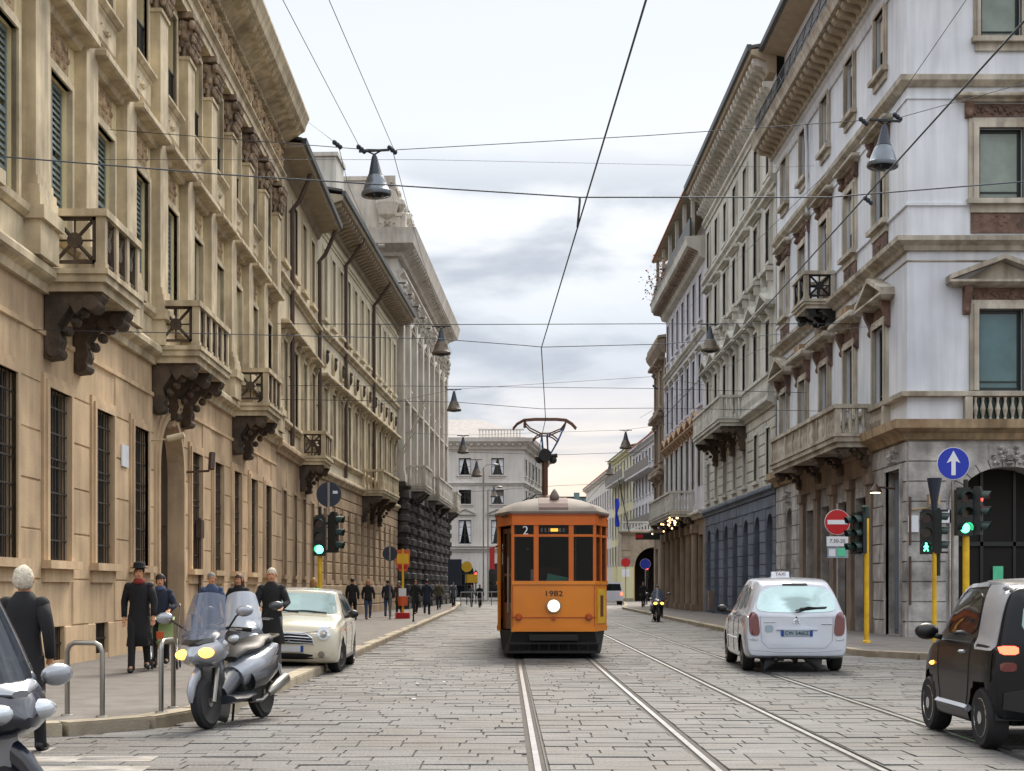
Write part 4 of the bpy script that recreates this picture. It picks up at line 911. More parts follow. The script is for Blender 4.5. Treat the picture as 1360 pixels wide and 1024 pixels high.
for i, c in enumerate(C):
    f.win(c, 6.0, .9, 2.0); f.surround(c, 6.0, .9, 2.0, M['r2wall'], .16, .08)
    f.win(c, 9.7, 1.0, 2.7); f.surround(c, 9.7, 1.0, 2.7, M['r2wall'], .2, .1, False); f.pediment(c, 12.75, 1.6, M['r2wall'], .42, .5, True)
    for zt, hs in ((12.35, (.5, 1.8, .3, 1.0, .2, 2.2, .8)), (20.25, (.9, .3, 1.6, .2, 1.1, .5, 1.8))): f.mb('blind', M['shutter_grey'] if i % 2 else M['frame_pale'], lambda b: b.box(c - .42, c + .42, .18, .2, zt - hs[i], zt))
    f.win(c, 14.7, 1.0, 2.2, 'parapet'); f.surround(c, 14.7, 1.0, 2.2, M['r2wall'], .18, .1, True); f.hood(c, 17.15, 1.5, M['r2wall'], .3, .25)
    f.mb('window_balconet', M['r2wall'], lambda b: (b.box(c - .8, c + .8, -.32, .01, 14.3, 14.48), b.box(c - .7, c - .55, -.25, .01, 13.9, 14.3), b.box(c + .55, c + .7, -.25, .01, 13.9, 14.3)))
    f.win(c, 18.3, .96, 2.0); f.surround(c, 18.3, .96, 2.0, M['r2wall'], .16, .08)
ledge(f, M['r2wall'], 8.75, 9.1, .4, 0, LEN); ledge(f, M['r2wall'], 17.6, 18.0, .25, 0, LEN); ledge(f, M['r2wall'], 20.8, 21.2, .2, 0, LEN)
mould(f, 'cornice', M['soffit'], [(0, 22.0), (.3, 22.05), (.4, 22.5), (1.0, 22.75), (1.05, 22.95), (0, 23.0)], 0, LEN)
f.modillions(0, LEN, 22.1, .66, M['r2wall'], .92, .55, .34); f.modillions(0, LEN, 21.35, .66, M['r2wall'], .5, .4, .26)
f.mould('gutter', M['gutter'], [(1.0, 22.9), (1.16, 22.92), (1.18, 23.15), (1.0, 23.15)], 0, LEN); f.roof(0, LEN, 23.0, 1.0, 12, 2.2, M['roof'], .12)
f.balcony(9.0, 9.1, 9.0, 1.25, M['r2wall'], 'baluster', .98, M['l1dark'], 4, 1.5, .4, 7, .42)
f.mb('balustrade', M['r2wall'], lambda b: (b.box(14, LEN, -.4, -.22, 9.95, 10.08), [b.lathe([(.05, 0), (.03, .1), (.07, .35), (.03, .65), (.05, .84)], 8, (14.1 + k * .2, -.31, 9.11)) for k in range(31)]))

# ================================================================ R3
rt = bldg('lilac_house', 'pale lilac house with jutting cornice, terrace plants and warm lights under its balcony', (10.8, 96.5, 0), -PI / 2)
f = Fac(rt); LEN = 19.0; C = [1.5 + 2.62 * k for k in range(7)]
gl = [(c - .8, c + .8, 0, 4.4) for c in C]
f.wall(M['r3base'], 0, LEN, 0, 5.4, gl, .5); f.core(0, LEN, 12, 20)
for c in C:
    f.win(c, 0, 1.6, 4.4, 'casement', y=.45)
    for s in (-1.31,): f.mb('shop_column', M['r3base'], lambda b: (b.box(c + s - .38, c + s + .38, -.4, .01, 0, .5), b.loft([(c + s, -.16, .5, .28, .22), (c + s, -.16, 4.5, .24, .2)]), b.box(c + s - .36, c + s + .36, -.4, .01, 4.5, 5.0)))
ops = [(c - .55, c + .55, 7.1, 10.1) for c in C] + [(c - .5, c + .5, 11.6, 14.4) for c in C] + [(c - .5, c + .5, 16.3, 18.8) for c in C]
f.wall(M['r3wall'], 0, LEN, 5.4, 19.8, ops, .28)
ledge(f, M['r2wall'], 5.3, 5.7, .4, 0, LEN); ledge(f, M['r2wall'], 15.3, 15.6, .25, 0, LEN)
M['warmstone'] = mat('warm_tan_stone', S('b29478'), var=.12, scale=2, streak=.2)
for c in C:
    f.win(c, 7.1, 1.1, 3.0); f.surround(c, 7.1, 1.1, 3.0, M['r2wall'], .2, .12, False); f.pediment(c, 10.4, 1.6, M['warmstone'], .45, .5, True)
    f.win(c, 11.6, 1.0, 2.8); f.surround(c, 11.6, 1.0, 2.8, M['r3wall'], .16, .08); f.hood(c, 14.6, 1.4, M['r2wall'], .25, .25)
    f.win(c, 16.3, 1.0, 2.5); f.surround(c, 16.3, 1.0, 2.5, M['r3wall'], .14, .06)
    f.pilaster(c - 1.31, 5.75, 15.2, .5, M['r3wall'], .12, .4, .5)
mould(f, 'cornice', M['r2wall'], [(0, 19.3), (.3, 19.4), (.4, 19.7), (1.0, 20.0), (1.05, 20.4), (1.12, 20.5), (0, 20.55)], 0, LEN, 0, 0)
f.modillions(0, LEN, 19.6, .5, M['r1shop'], .9, .3, .2, joined=True)
f.mb('terrace_parapet', M['gutter'], lambda b: b.box(0, LEN, -.85, -.75, 20.55, 21.5))
f.mb('attic_wall', M['r3wall'], lambda b: b.box(0, LEN, 1.0, 8, 20.5, 23.3)); f.mb('eave_tiles', M['tile'], lambda b: b.box(0, LEN, -.98, -.9, 23.36, 23.46)); f.mb('roof', M['soffit'], lambda b: b.add([(0, -.9, 23.3), (LEN, -.9, 23.3), (LEN, 8, 25.2), (0, 8, 25.2), (0, -.9, 23.42), (LEN, -.9, 23.42), (LEN, 8, 25.32), (0, 8, 25.32)], [(0, 1, 2, 3), (4, 5, 6, 7), (0, 1, 5, 4), (0, 4, 7, 3), (1, 2, 6, 5)]))
for k in range(6): u = .4 + k * 3.6; f.mb('terrace_post', M['r2wall'], lambda b: b.box(u - .1, u + .1, -.7, -.5, 20.5, 23.35))
f.balcony(8.5, 5.9, 12.0, 1.4, M['r2wall'], 'baluster', 1.1, M['l1dark'], 4, .9, .4, 8, .4)
def bulbs(b):
    q = random.Random(2)
    for i in range(20):
        u = q.choice((4, 9.5, 14.2, 15.3, 16.2)) + q.uniform(-.7, .7); b.ball((u, -1.1 - q.uniform(0, .5), 5.15 + q.uniform(-.3, .25)), .055, 6, 4)
f.mb('string_lights', M['lit_warm'], bulbs)['kind'] = 'stuff'
M['leaf_rust'] = mat('rusty_autumn_leaf', S('9c5a34'), var=.3, scale=9, rough=.8)
M['leaf_green'] = mat('dull_green_leaf', S('4a5a34'), var=.3, scale=9, rough=.8)
for i, (u, m, lab) in enumerate(((.8, 'leaf_rust', 'rust-leaved shrub trailing at the far end of the roof terrace on the right'), (3.2, 'leaf_green', 'green shrub on the roof terrace beside the rusty one'), (6.8, 'leaf_rust', 'rusty climbing plant on the nearer part of the roof terrace'))):
    b = MB(); q = random.Random(i)
    for k in range(260):
        p = Vector((q.gauss(0, .55), q.gauss(0, .25), abs(q.gauss(.5, .6)))); s_ = q.uniform(.06, .13); n = Vector((q.gauss(0, 1), q.gauss(0, 1), q.gauss(0, 1))).normalized(); t = n.orthogonal().normalized() * s_; w = n.cross(t)
        b.add([p - t, p - w * .5, p + t, p + w * .5], [(0, 1, 2, 3)])
    p = thing('terrace_shrub', lab, 'plant', (10.8 - .35, 96.5 - u, 20.6), 0)
    b.build('foliage', M[m], p); bb = MB(); bb.tube([(0, 0, -.05), (0, 0, .9)], .04, 6); bb.loft([(0, 0, -.05, .22, .22), (0, 0, .3, .28, .28)]); bb.build('planter', M['tile'], p)

# ================================================================ R4
rt = bldg('sandy_house', 'narrow sandy stone house with stepped jutting window hoods and a clock, beyond the lilac house', (10.75, 104, 0), -PI / 2)
f = Fac(rt); LEN = 7.5; C = [1.9, 5.4]
ops = [(c - .6, c + .6, z, z + 2.4) for c in C for z in (6.2, 10.2, 14.0)] + [(c - .9, c + .9, 0, 4.2) for c in C]
f.wall(M['r4wall'], 0, LEN, 0, 18, ops, .4); f.core(0, LEN, 12, 17.8)
for c in C:
    f.win(c, 0, 1.8, 4.2, y=.3)
    for z in (6.2, 10.2, 14.0): f.win(c, z, 1.2, 2.4); f.surround(c, z, 1.2, 2.4, M['r4wall'], .2, .1); f.hood(c, z + 2.7, 1.7, M['r4wall'], .5, .5, True)
for z in (5.2, 9.3, 13.3): ledge(f, M['r4wall'], z, z + .4, .35, 0, LEN, 1, 0)
mould(f, 'cornice', M['r4wall'], [(0, 17.2), (.2, 17.4), (.5, 17.9), (.55, 18.2), (0, 18.3)], 0, LEN, 1, 0); f.roof(0, LEN, 18.3, .5, 12, 2, M['soffit'])
ef = Fac(rt, 0, 12, -PI / 2); ef.wall(M['r4wall'], 0, 12, 0, 18, [], .3)
ck = thing('street_clock', 'round white street clock on a bracket above the far right pavement', 'clock', (10.25, 97.5, 5.9), 0)
b = MB(); b.lathe([(.5, -.12), (.5, .12)], 24, (0, 0, 0), 'y'); b.build('clock_case', M['tl_black'], ck)
b = MB(); b.lathe([(.44, -.13), (.44, -.125)], 24, (0, 0, 0), 'y'); b.build('clock_face', M['sign_white'], ck)
b = MB(); b.box(-.02, .02, -.15, -.14, 0, .34); b.box(0, .22, -.15, -.14, -.02, .02); b.build('clock_hands', M['tl_black'], ck)
b = MB(); b.tube([(.5, 0, .0), (.62, 0, 0)], .04, 6); b.build('bracket', M['tl_black'], ck)
aw = thing('shop_sign', 'dark flat projecting shop sign with a red end below the street clock', 'sign', (9.7, 97.2, 4.95), 0)
b = MB(); b.box(-.9, 1.05, -.06, .06, -.25, .2); b.build('sign_board', M['tl_black'], aw); b = MB(); b.box(-.88, -.4, -.08, -.062, -.15, .1); b.build('sign_panel', M['sign_red'], aw)

# ================================================================ far right: arch block, grey house, yellow house, gabled house, glass block
rt = bldg('archway_block', 'low sandstone archway block with balustrade crossing the pavement at the far right', (11.3, 140, 0), 0)
f = Fac(rt); LEN = 8.5
f.wall(M['archstone'], 0, LEN, 0, 6.9, [(1.3, 5.1, 0, 5.4, 'a', 1.9, 1)], 4.0)
for k in range(9):
    z = .1 + k * .62
    for a, c in ((0, 1.0), (5.4, LEN)): f.c(('rc', round(c - a, 2)), 'stone_course', M['archstone'], lambda b: b.taper(0, c - a, -.06, .01, 0, .58, .03), a, 0, z)
n = 13
for k in range(n):
    def vs_(b):
        a0, a1 = PI * (k + .03) / n, PI * (k + .97) / n
        q = [(-math.cos(a) * r + 3.2, math.sin(a) * r + 3.5) for a, r in ((a0, 1.9), (a1, 1.9), (a1, 2.5), (a0, 2.5))]
        b.add([(x, -.1, z) for x, z in q] + [(x, .01, z) for x, z in q], [(0, 1, 2, 3), (0, 4, 5, 1), (3, 2, 6, 7), (0, 3, 7, 4), (1, 5, 6, 2)])
    f.mb('voussoir', M['archstone'], vs_)
ledge(f, M['archstone'], 6.6, 7.0, .35, 0, LEN, 1, 0); f.mb('balustrade', M['r2wall'], lambda b: (b.box(0, LEN, -.3, -.05, 7.75, 7.9), b.box(0, LEN, -.3, -.05, 7.0, 7.15), [b.box(i * .3, i * .3 + .15, -.25, -.1, 7.15, 7.75) for i in range(28)]))
f.mb('side_wall', M['archstone'], lambda b: (b.box(0, .04, .02, 4, 0, 6.9), b.box(5.1, LEN, 3.98, 4.05, 0, 6.9), b.box(.0, LEN, 0.02, 4.0, 6.9, 7.0)))
f.mb('dark_infill', M['inner'], lambda b: b.box(-.2 + 1.5, 5.0, 3.9, 3.98, 0, 5.4))  # thin dark sheet closing the back of the archway
def far_house(name, label, x, y, ang, LEN, H, m, rows, pitch, ww, roofm, balc=None, fz=0):
    rt = bldg(name, label, (x, y, 0), ang); f = Fac(rt); n = int(LEN / pitch); C = [pitch * (k + .5) * LEN / (n * pitch) for k in range(n)]
    f.wall(m, 0, LEN, 0, H, [(c - ww / 2, c + ww / 2, z, z + h) for c in C for z, h in rows], .25); f.core(0, LEN, 11, H - .1)
    for c in C:
        for z, h in rows: f.win(c, z, ww, h, 'single', 'frame_dark', 'glass_dark', .15); f.surround(c, z, ww, h, M['r5wall'], .14, .06)
    ledge(f, m, H - .5, H, .6, 0, LEN, 0, 0, 'cornice'); f.roof(0, LEN, H, .6, 11, 2.6, roofm)
    for z, u0, u1 in (balc or []):
        f.mb('balcony', M['r5wall'], lambda b: b.box(u0, u1, -1.1, .01, z - .2, z))
        f.mb('balcony_front', M['shutter_grey'], lambda b: b.box(u0, u1, -1.12, -1.07, z, z + 1.0))
    s_ = Fac(rt, LEN, 0, PI / 2); s_.wall(m, 0, 11, 0, H, [], .2)
    return f
ang = -PI / 2 - math.atan(-.038)
d = Vector((.038, -1)).normalized()
far_house('grey_terrace_house', 'light grey house with grey balconies rising behind the archway block', 15.8 - .038 * 24 , 168, math.atan2(-1, .038), 24.0, 17.4, M['r5wall'], [(4.5, 2.2), (8.3, 2.3), (11.6, 2.1), (15.0, 1.4)], 2.6, 1.1, M['tile'], [(14.0, 1, 21), (8.1, 1, 23)])
far_house('yellow_house', 'pale yellow house with a blue-grey balcony beyond the grey terrace house', 14.9 - .038 * 22, 190, math.atan2(-1, .038), 21.9, 18.0, M['r6wall'], [(4.5, 2.2), (8.0, 2.6), (12.0, 2.6), (15.8, 1.3)], 2.8, 1.1, M['roof'], [(14.6, 2, 20)])
far_house('gabled_house', 'low pale house with tiled roof farthest down the right side of the street', 13.0, 232, math.atan2(-1, .03), 40, 17.2, M['l5wall'], [(4.5, 2.2), (8.4, 2.4), (12.4, 2.4)], 3.3, 1.2, M['tile'])
gb = bldg('glass_office_block', 'small dark green glass office block poking up above the tram roof at the street end', (14.8, 300, 0), 0)
b = MB(); b.box(-3.8, 5, 0, 14, 0, 20.5); b.build('wall', M['frame_green'], gb)
for k in range(5): MB().box(-3.7 + k * 1.7, -2.2 + k * 1.7, -.1, 0, 17.0, 20.1).build('pane', M['glass_teal'], gb)
b = MB(); b.box(-.6, .6, -.4, 0, 10, 21.3); b.build('corner_fin', M['glass_teal'], gb)
far_house('end_house', 'hazy pale house closing the street at the horizon behind the tram', 2.0, 330, 0, 26, 13, M['l5wall'], [(4, 2.2), (8, 2.2)], 3.4, 1.3, M['tile'])
# ================================================================ the tram
M['tr_orange'] = mat('orange_tram_paint', S('da7f10'), rough=.38, var=.07, scale=1.5, coat=.3, dirt=S('b05c12'), dirtamt=.35)
M['tr_dark'] = mat('deep_orange_tram_paint', S('a84a10'), rough=.45, var=.08, scale=2)
M['tr_top'] = mat('red_orange_tram_paint', S('c4600f'), rough=.4, var=.08)
M['tr_roof'] = mat('grey_tram_roof', S('80766d'), rough=.7, var=.2, scale=2, dirt=S('5f5850'), dirtamt=.5)
M['tr_panel'] = mat('brown_roof_panel', S('5b4440'), rough=.7, var=.15)
M['tr_under'] = mat('black_underframe', S('0e0d0d'), rough=.7, var=.2)
M['tr_glass'] = mat('clear_dark_glass', S('0f1416'), rough=.05, var=0, alpha=.42, spec=.25)
M['tr_wood'] = mat('varnished_wood', S('5a3018'), rough=.4, var=.2)
M['tr_inner'] = mat('tram_interior_brown', S('2a1a12'), rough=.7, var=.1)
M['tr_yellow'] = mat('tram_side_poster', S('c99a1c'), rough=.5, var=.2, scale=6)
M['panto_brown'] = mat('rust_brown_metal', S('4f3020'), rough=.5, metal=.3, var=.2)
M['panto_blue'] = mat('blue_painted_steel', S('2a568f'), rough=.4, var=.1)
M['black'] = mat('black_plastic', S('121214'), rough=.4, var=.1)
M['teal_cloth'] = mat('mint_cloth', S('6fc9b4'), rough=.9, var=.1)
tr = thing('tram', 'old orange tram coming head-on, headlight lit, a 2 in its left window', 'tram', (.98, 29.4, 0))
hf, hw, ta, TL = .86, 1.16, 1.0, 13.6
plan = [(-hf, 0), (hf, 0), (hw, ta), (hw, TL - ta), (hf, TL), (-hf, TL), (-hw, TL - ta), (-hw, ta)]
def edge(i):
    p, q = plan[i], plan[(i + 1) % 8]; L = math.dist(p, q); return Fac(tr, p[0], p[1], math.atan2(q[1] - p[1], q[0] - p[0])), L
for i in range(8):
    F_, L = edge(i); front = i in (0,); angled = i in (1, 3, 5, 7); lng = i in (2, 6)
    if i == 7:      # front door side: tall dark folding door
        F_.mb('door_post', M['tr_orange'], lambda b: (b.box(0, .07, 0, .05, .55, 2.75), b.box(L - .06, L - .0, 0, .05, .55, 2.75)))
        o = F_.mb('door', M['tr_wood'], lambda b: [(b.box(a, a + .05, .10, .14, .6, 2.7), b.box(a + .34, a + .40, .10, .14, .6, 2.7), b.box(a + .05, a + .34, .10, .14, .6, 1.15), b.box(a + .05, a + .34, .10, .14, 2.6, 2.7), b.box(a + .05, a + .34, .10, .14, 1.7, 1.76)) for a in (.08, .5)])
        F_.mb('door_pane', M['tr_glass'], lambda b: [b.box(a + .05, a + .34, .11, .12, 1.15, 2.6) for a in (.08, .5)])
        F_.mb('handrail', M['steel_dull'], lambda b: b.tube([(L - .1, -.05, .95), (L - .1, -.05, 2.1)], .015, 6))
    else:
        F_.mb('lower_panel', M['tr_orange'], lambda b: (b.box(.004, L - .004, 0, .05, .60, 1.52), b.box(.002, L - .002, -.025, .04, 1.525, 1.60), b.box(.002, L - .002, -.015, .04, .56, .66)))
        xs = {0: [0, .50, 1.22, L], 1: [0, .5 * L, L]}.get(i) or ([0, L / 2, L] if angled else ([0, .50, 1.22, L] if i == 4 else [L * k / 11 for k in range(12)]))
        n = len(xs) - 1
        F_.mb('window_frame', M['tr_top'], lambda b: ([b.box(max(0, x - (.05 if 0 < j < n else 0)), min(L, x + (.05 if 0 < j < n else 0)) if 0 < j < n else (x + .05 if j == 0 else x), -.005, .05, 1.6, 2.75) if j != n else b.box(x - .05, x, -.005, .05, 1.6, 2.75) for j, x in enumerate(xs)],
                [b.box(xs[j] + .05, xs[j + 1] - .05, 0, .045, 2.51, 2.56) for j in range(n)]))
        for j in range(n): F_.mb('window_pane', M['tr_glass'], lambda b: (b.box(xs[j] + .05, xs[j + 1] - .05, .02, .03, 1.6, 2.51), b.box(xs[j] + .05, xs[j + 1] - .05, .02, .03, 2.56, 2.75)))
    F_.mb('letterboard', M['tr_top'], lambda b: (b.box(.003, L - .003, -.012, .05, 2.755, 2.96), b.box(.003, L - .003, -.03, .05, 2.75, 2.78)))
    F_.mb('rain_strip', M['tr_dark'], lambda b: b.box(0, L, -.035, .05, 2.955, 2.985))
F0, L = edge(0)
F0.mb('panel_moulding', M['tr_dark'], lambda b: [b.box(x - .008, x + .008, -.012, .0, .66, 1.52) for x in (.02, L - .02)] + [b.box(.0, L, -.012, 0, .84, .86)])
hl = F0.mb('headlight', M['steel_dull'], lambda b: b.lathe([(.15, -.06), (.15, .02)], 20, (L / 2, 0, 1.09), 'y'))
F0.mb('headlight_lens', M['lit_head'], lambda b: b.lathe([(.122, -.075), (.122, -.06)], 20, (L / 2, 0, 1.09), 'y'))
F0.mb('coupling_cover', M['tr_dark'], lambda b: b.lathe([(.045, -.03), (.045, 0)], 10, (L / 2, 0, .83), 'y'))
for x in (.14, L - .14):
    F0.mb('side_lamp', M['tr_dark'], lambda b: (b.lathe([(.075, -.03), (.075, 0)], 14, (x, 0, .86), 'y'), b.lathe([(.05, -.09), (.06, -.03)], 14, (x, 0, .86), 'y')))
text('fleet_number', '1982', .155, M['tr_under'], tr, (0, -.014, 1.34), sx=1.25)
text('route_number', '2', .26, M['sign_white'], tr, (-.6 + .02, .005, 2.63), sx=1.0)
F0.mb('destination_blind', M['black'], lambda b: b.box(.56, 1.16, .06, .08, 2.56, 2.74)); F0.mb('destination_marks', M['sign_white'], lambda b: [b.box(.60 + k * .075, .635 + k * .075, .05, .058, 2.61, 2.69) for k in (0, 1, 2, 5, 6)])
F0.mb('destination_lamp', M['lit_amber'], lambda b: b.box(.80, .95, .035, .055, 2.62, 2.68))
F1, L1_ = edge(1); F1.mb('side_poster', M['tr_yellow'], lambda b: b.box(.12, .84, -.022, -.004, .72, 1.44)); F1.mb('poster_print', M['tr_wood'], lambda b: (b.box(.35, .62, -.026, -.022, .86, 1.3),)); 
# roof
rf = MB(); vs = []; sc_ = [(1.045, 2.985), (1.05, 3.03), (.99, 3.10), (.88, 3.19), (.70, 3.27), (.45, 3.335), (.2, 3.365), (.02, 3.37)]
P2 = []
for i in range(8):
    p, q = plan[i], plan[(i + 1) % 8]
    for k in range(4): P2.append((p[0] + (q[0] - p[0]) * k / 4, p[1] + (q[1] - p[1]) * k / 4))
for s_, z in sc_:
    for x, y in P2: vs.append((x * s_, TL / 2 + (y - TL / 2) * (1 - (1 - s_) * .17), z))
n = len(P2); fs = [(i * n + k, i * n + (k + 1) % n, (i + 1) * n + (k + 1) % n, (i + 1) * n + k) for i in range(len(sc_) - 1) for k in range(n)] + [tuple(range((len(sc_) - 1) * n, len(sc_) * n))]
rf.add(vs, fs); rf.build('roof', M['tr_roof'], tr, smooth='auto')
b = MB()
for k in range(5):
    y0, z0, y1, z1 = [(-.02, 3.075, .012, 3.115), (.012, 3.115, .14, 3.205), (.14, 3.205, .347, 3.285), (.347, 3.285, .64, 3.352), (.64, 3.352, 12.6, 3.39)][k]
    b.add([(-.30, y0, z0), (.30, y0, z0), (.30, y1, z1), (-.30, y1, z1), (-.30, y0, z0 - .04), (.30, y0, z0 - .04), (.30, y1, z1 - .04), (-.30, y1, z1 - .04)], [(0, 1, 2, 3), (0, 4, 5, 1), (0, 3, 7, 4), (1, 5, 6, 2)])
b.build('roof_panel', M['tr_panel'], tr)
b = MB(); b.lathe([(.09, 3.28), (.10, 3.38), (.05, 3.47), (.015, 3.52)], 10, (.03, .45, 0)); b.build('roof_ventilator', M['tr_roof'], tr, smooth=True)
b = MB(); b.tube([(-.8, .7, 3.19), (-.5, .8, 3.36), (-.45, 1.2, 3.42)], .015, 6); b.tube([(-.62, 1.0, 3.2), (-.35, 1.2, 3.45), (-.2, 1.8, 3.5)], .02, 6); b.build('roof_cable', M['tr_under'], tr)
# pantograph
pg = MB(); pg.tube([(-.07, 4.0, 3.36), (-.07, 4.0, 4.5)], .07, 10); pg.lathe([(.3, 3.36), (.25, 3.5), (.1, 3.62)], 10, (-.07, 4.0, 0)); o = pg.build('pantograph_mast', M['panto_brown'], tr, smooth='auto')
hb = MB(); hb.lathe([(.15, -.13), (.15, .13)], 12, (-.07, 4.0, 4.55), 'y'); hb.ball((-.2, 4.0, 4.44), .08); hb.ball((.12, 4.0, 4.44), .09); hb.tube([(-.3, 4.0, 4.48), (.22, 4.0, 4.55)], .05, 8); hb.build('pantograph_hub', M['tr_under'], tr)
bl = MB()
for y in (3.75, 4.25):
    bl.tube([(-.11, 4.0, 4.62), (-.15, y, 5.02)], .017, 6); bl.tube([(.0, 4.0, 4.62), (-.02, y, 5.02)], .017, 6); bl.tube([(.07, 4.0, 4.6), (.24, y, 4.9), (.36, y, 5.18)], .018, 6)
bl.build('pantograph_strut', M['panto_blue'], tr)
bw = MB()
for y in (3.75, 4.25):
    bw.tube([(-.36, y, 4.88), (-.28, y, 4.97), (-.16, y, 5.03), (0, y, 5.03), (.12, y, 4.98), (.22, y, 4.9)], .018, 6)
    bw.tube([(-.55, y, 5.30), (-.42, y, 5.16), (-.16, y, 5.03)], .018, 6); bw.tube([(.41, y, 5.30), (.3, y, 5.15), (.02, y, 5.03)], .018, 6); bw.tube([(.41, y, 5.32), (.36, y, 5.15)], .022, 6); bw.tube([(-.54, y, 5.34), (-.54, y, 5.22)], .03, 6)
bw.tube([(-.54, 3.75, 5.25), (-.54, 4.25, 5.25)], .015, 6); bw.tube([(.41, 3.75, 5.28), (.41, 4.25, 5.28)], .015, 6); bw.build('pantograph_arm', M['panto_brown'], tr)
hd = MB()
for y in (3.85, 4.15): hd.tube([(-.82, y, 5.16), (-.72, y, 5.28), (-.56, y, 5.37), (-.3, y, 5.39), (.2, y, 5.39), (.42, y, 5.37), (.56, y, 5.28), (.66, y, 5.17)], .022, 6)
hd.build('pantograph_bow', M['tr_wood'], tr)
# underframe, wheels, interior
b = MB(); b.add([(-.95, .15, .10), (.95, .15, .10), (1.05, 1.2, .10), (1.05, 12.4, .10), (.95, 13.4, .10), (-.95, 13.4, .10), (-1.05, 12.4, .10), (-1.05, 1.2, .10), (-.84, .03, .58), (.84, .03, .58), (1.12, 1.05, .58), (1.12, 12.6, .58), (.84, 13.5, .58), (-.84, 13.5, .58), (-1.12, 12.6, .58), (-1.12, 1.05, .58)],
      [(i, (i + 1) % 8, (i + 1) % 8 + 8, i + 8) for i in range(8)] + [tuple(range(8))]); b.box(-.5, .5, -.12, .1, .38, .5); b.build('underframe', M['tr_under'], tr)
b = MB(); [b.tube([(-.9 + .2 * k, -.0, .12), (-.9 + .2 * k, -.05, .34)], .02, 6) for k in range(10)]; b.box(-.95, .95, -.07, -.03, .12, .17); b.box(-.95, .95, -.07, -.03, .30, .34); b.build('life_guard', M['tr_under'], tr)
wh = cached('trw', 'wheel', M['steel_dull'], lambda b: b.lathe([(.12, -.07), (.33, -.06), (.35, .05), (.38, .055), (.38, .08), (.1, .08)], 20, (0, 0, 0), 'x'), 'auto')
for y in (2.2, 4.0, 9.6, 11.4):
    for x in (-.72, .72): link('wheel', wh, tr, (x, y, .36), 0 if x > 0 else PI)
b = MB(); b.box(-1.08, 1.08, 1.2, TL - 1.2, .58, .66); b.box(-.84, .84, .08, 1.2, .58, .66); b.build('floor', M['tr_inner'], tr)
b = MB(); b.box(-1.05, 1.05, 3.0, 3.08, .66, 1.6); b.box(-1.05, -.4, 3.0, 3.08, 1.6, 2.9); b.box(.4, 1.05, 3.0, 3.08, 1.6, 2.9); b.box(-1.05, 1.05, TL - 2.0, TL - 1.9, .66, 2.9); b.box(-.8, .8, .10, .5, 1.3, 1.5); b.build('partition', M['tr_inner'], tr)
b = MB(); b.box(-1.08, 1.08, .2, TL - .2, 2.93, 2.95); b.build('ceiling', M['tr_inner'], tr)
b = MB(); [b.tube([(x, y, 2.3), (x, y + .8, 2.32)], .015, 6) for x in (-.5, .5) for y in (1.2, 2.0)]; b.tube([(.5, 1.0, .66), (.5, 1.0, 2.9)], .016, 6); b.build('grab_rail', M['steel_dull'], tr)
b = MB(); b.box(-.25, .2, 1.1, 1.5, .9, 1.0); b.box(-.25, .2, 1.5, 1.58, 1.0, 1.9); b.build('driver_seat', M['tr_wood'], tr)
b = MB(); b.box(.0, .1, .15, .2, 1.5, 1.5); b.v = []; b.f = []; b.add([(-.15, .10, 1.6), (.30, .10, 1.54), (.34, .10, 1.66), (-.12, .14, 1.76), (-.10, .4, 1.62), (.34, .4, 1.56)], [(0, 1, 2, 3), (3, 2, 5, 4)]); b.build('dashboard_cloth', M['teal_cloth'], tr)
MB().box(-.47, -.40, .08, .12, 1.6, 1.84).build('window_notice', M['sign_white'], tr)
b = MB(); b.tube([(-1.15, .95, 2.35), (-1.28, .75, 2.3)], .015, 6); b.box(-1.33, -1.22, .68, .74, 1.85, 2.3); b.build('side_mirror', M['sign_red'], tr)

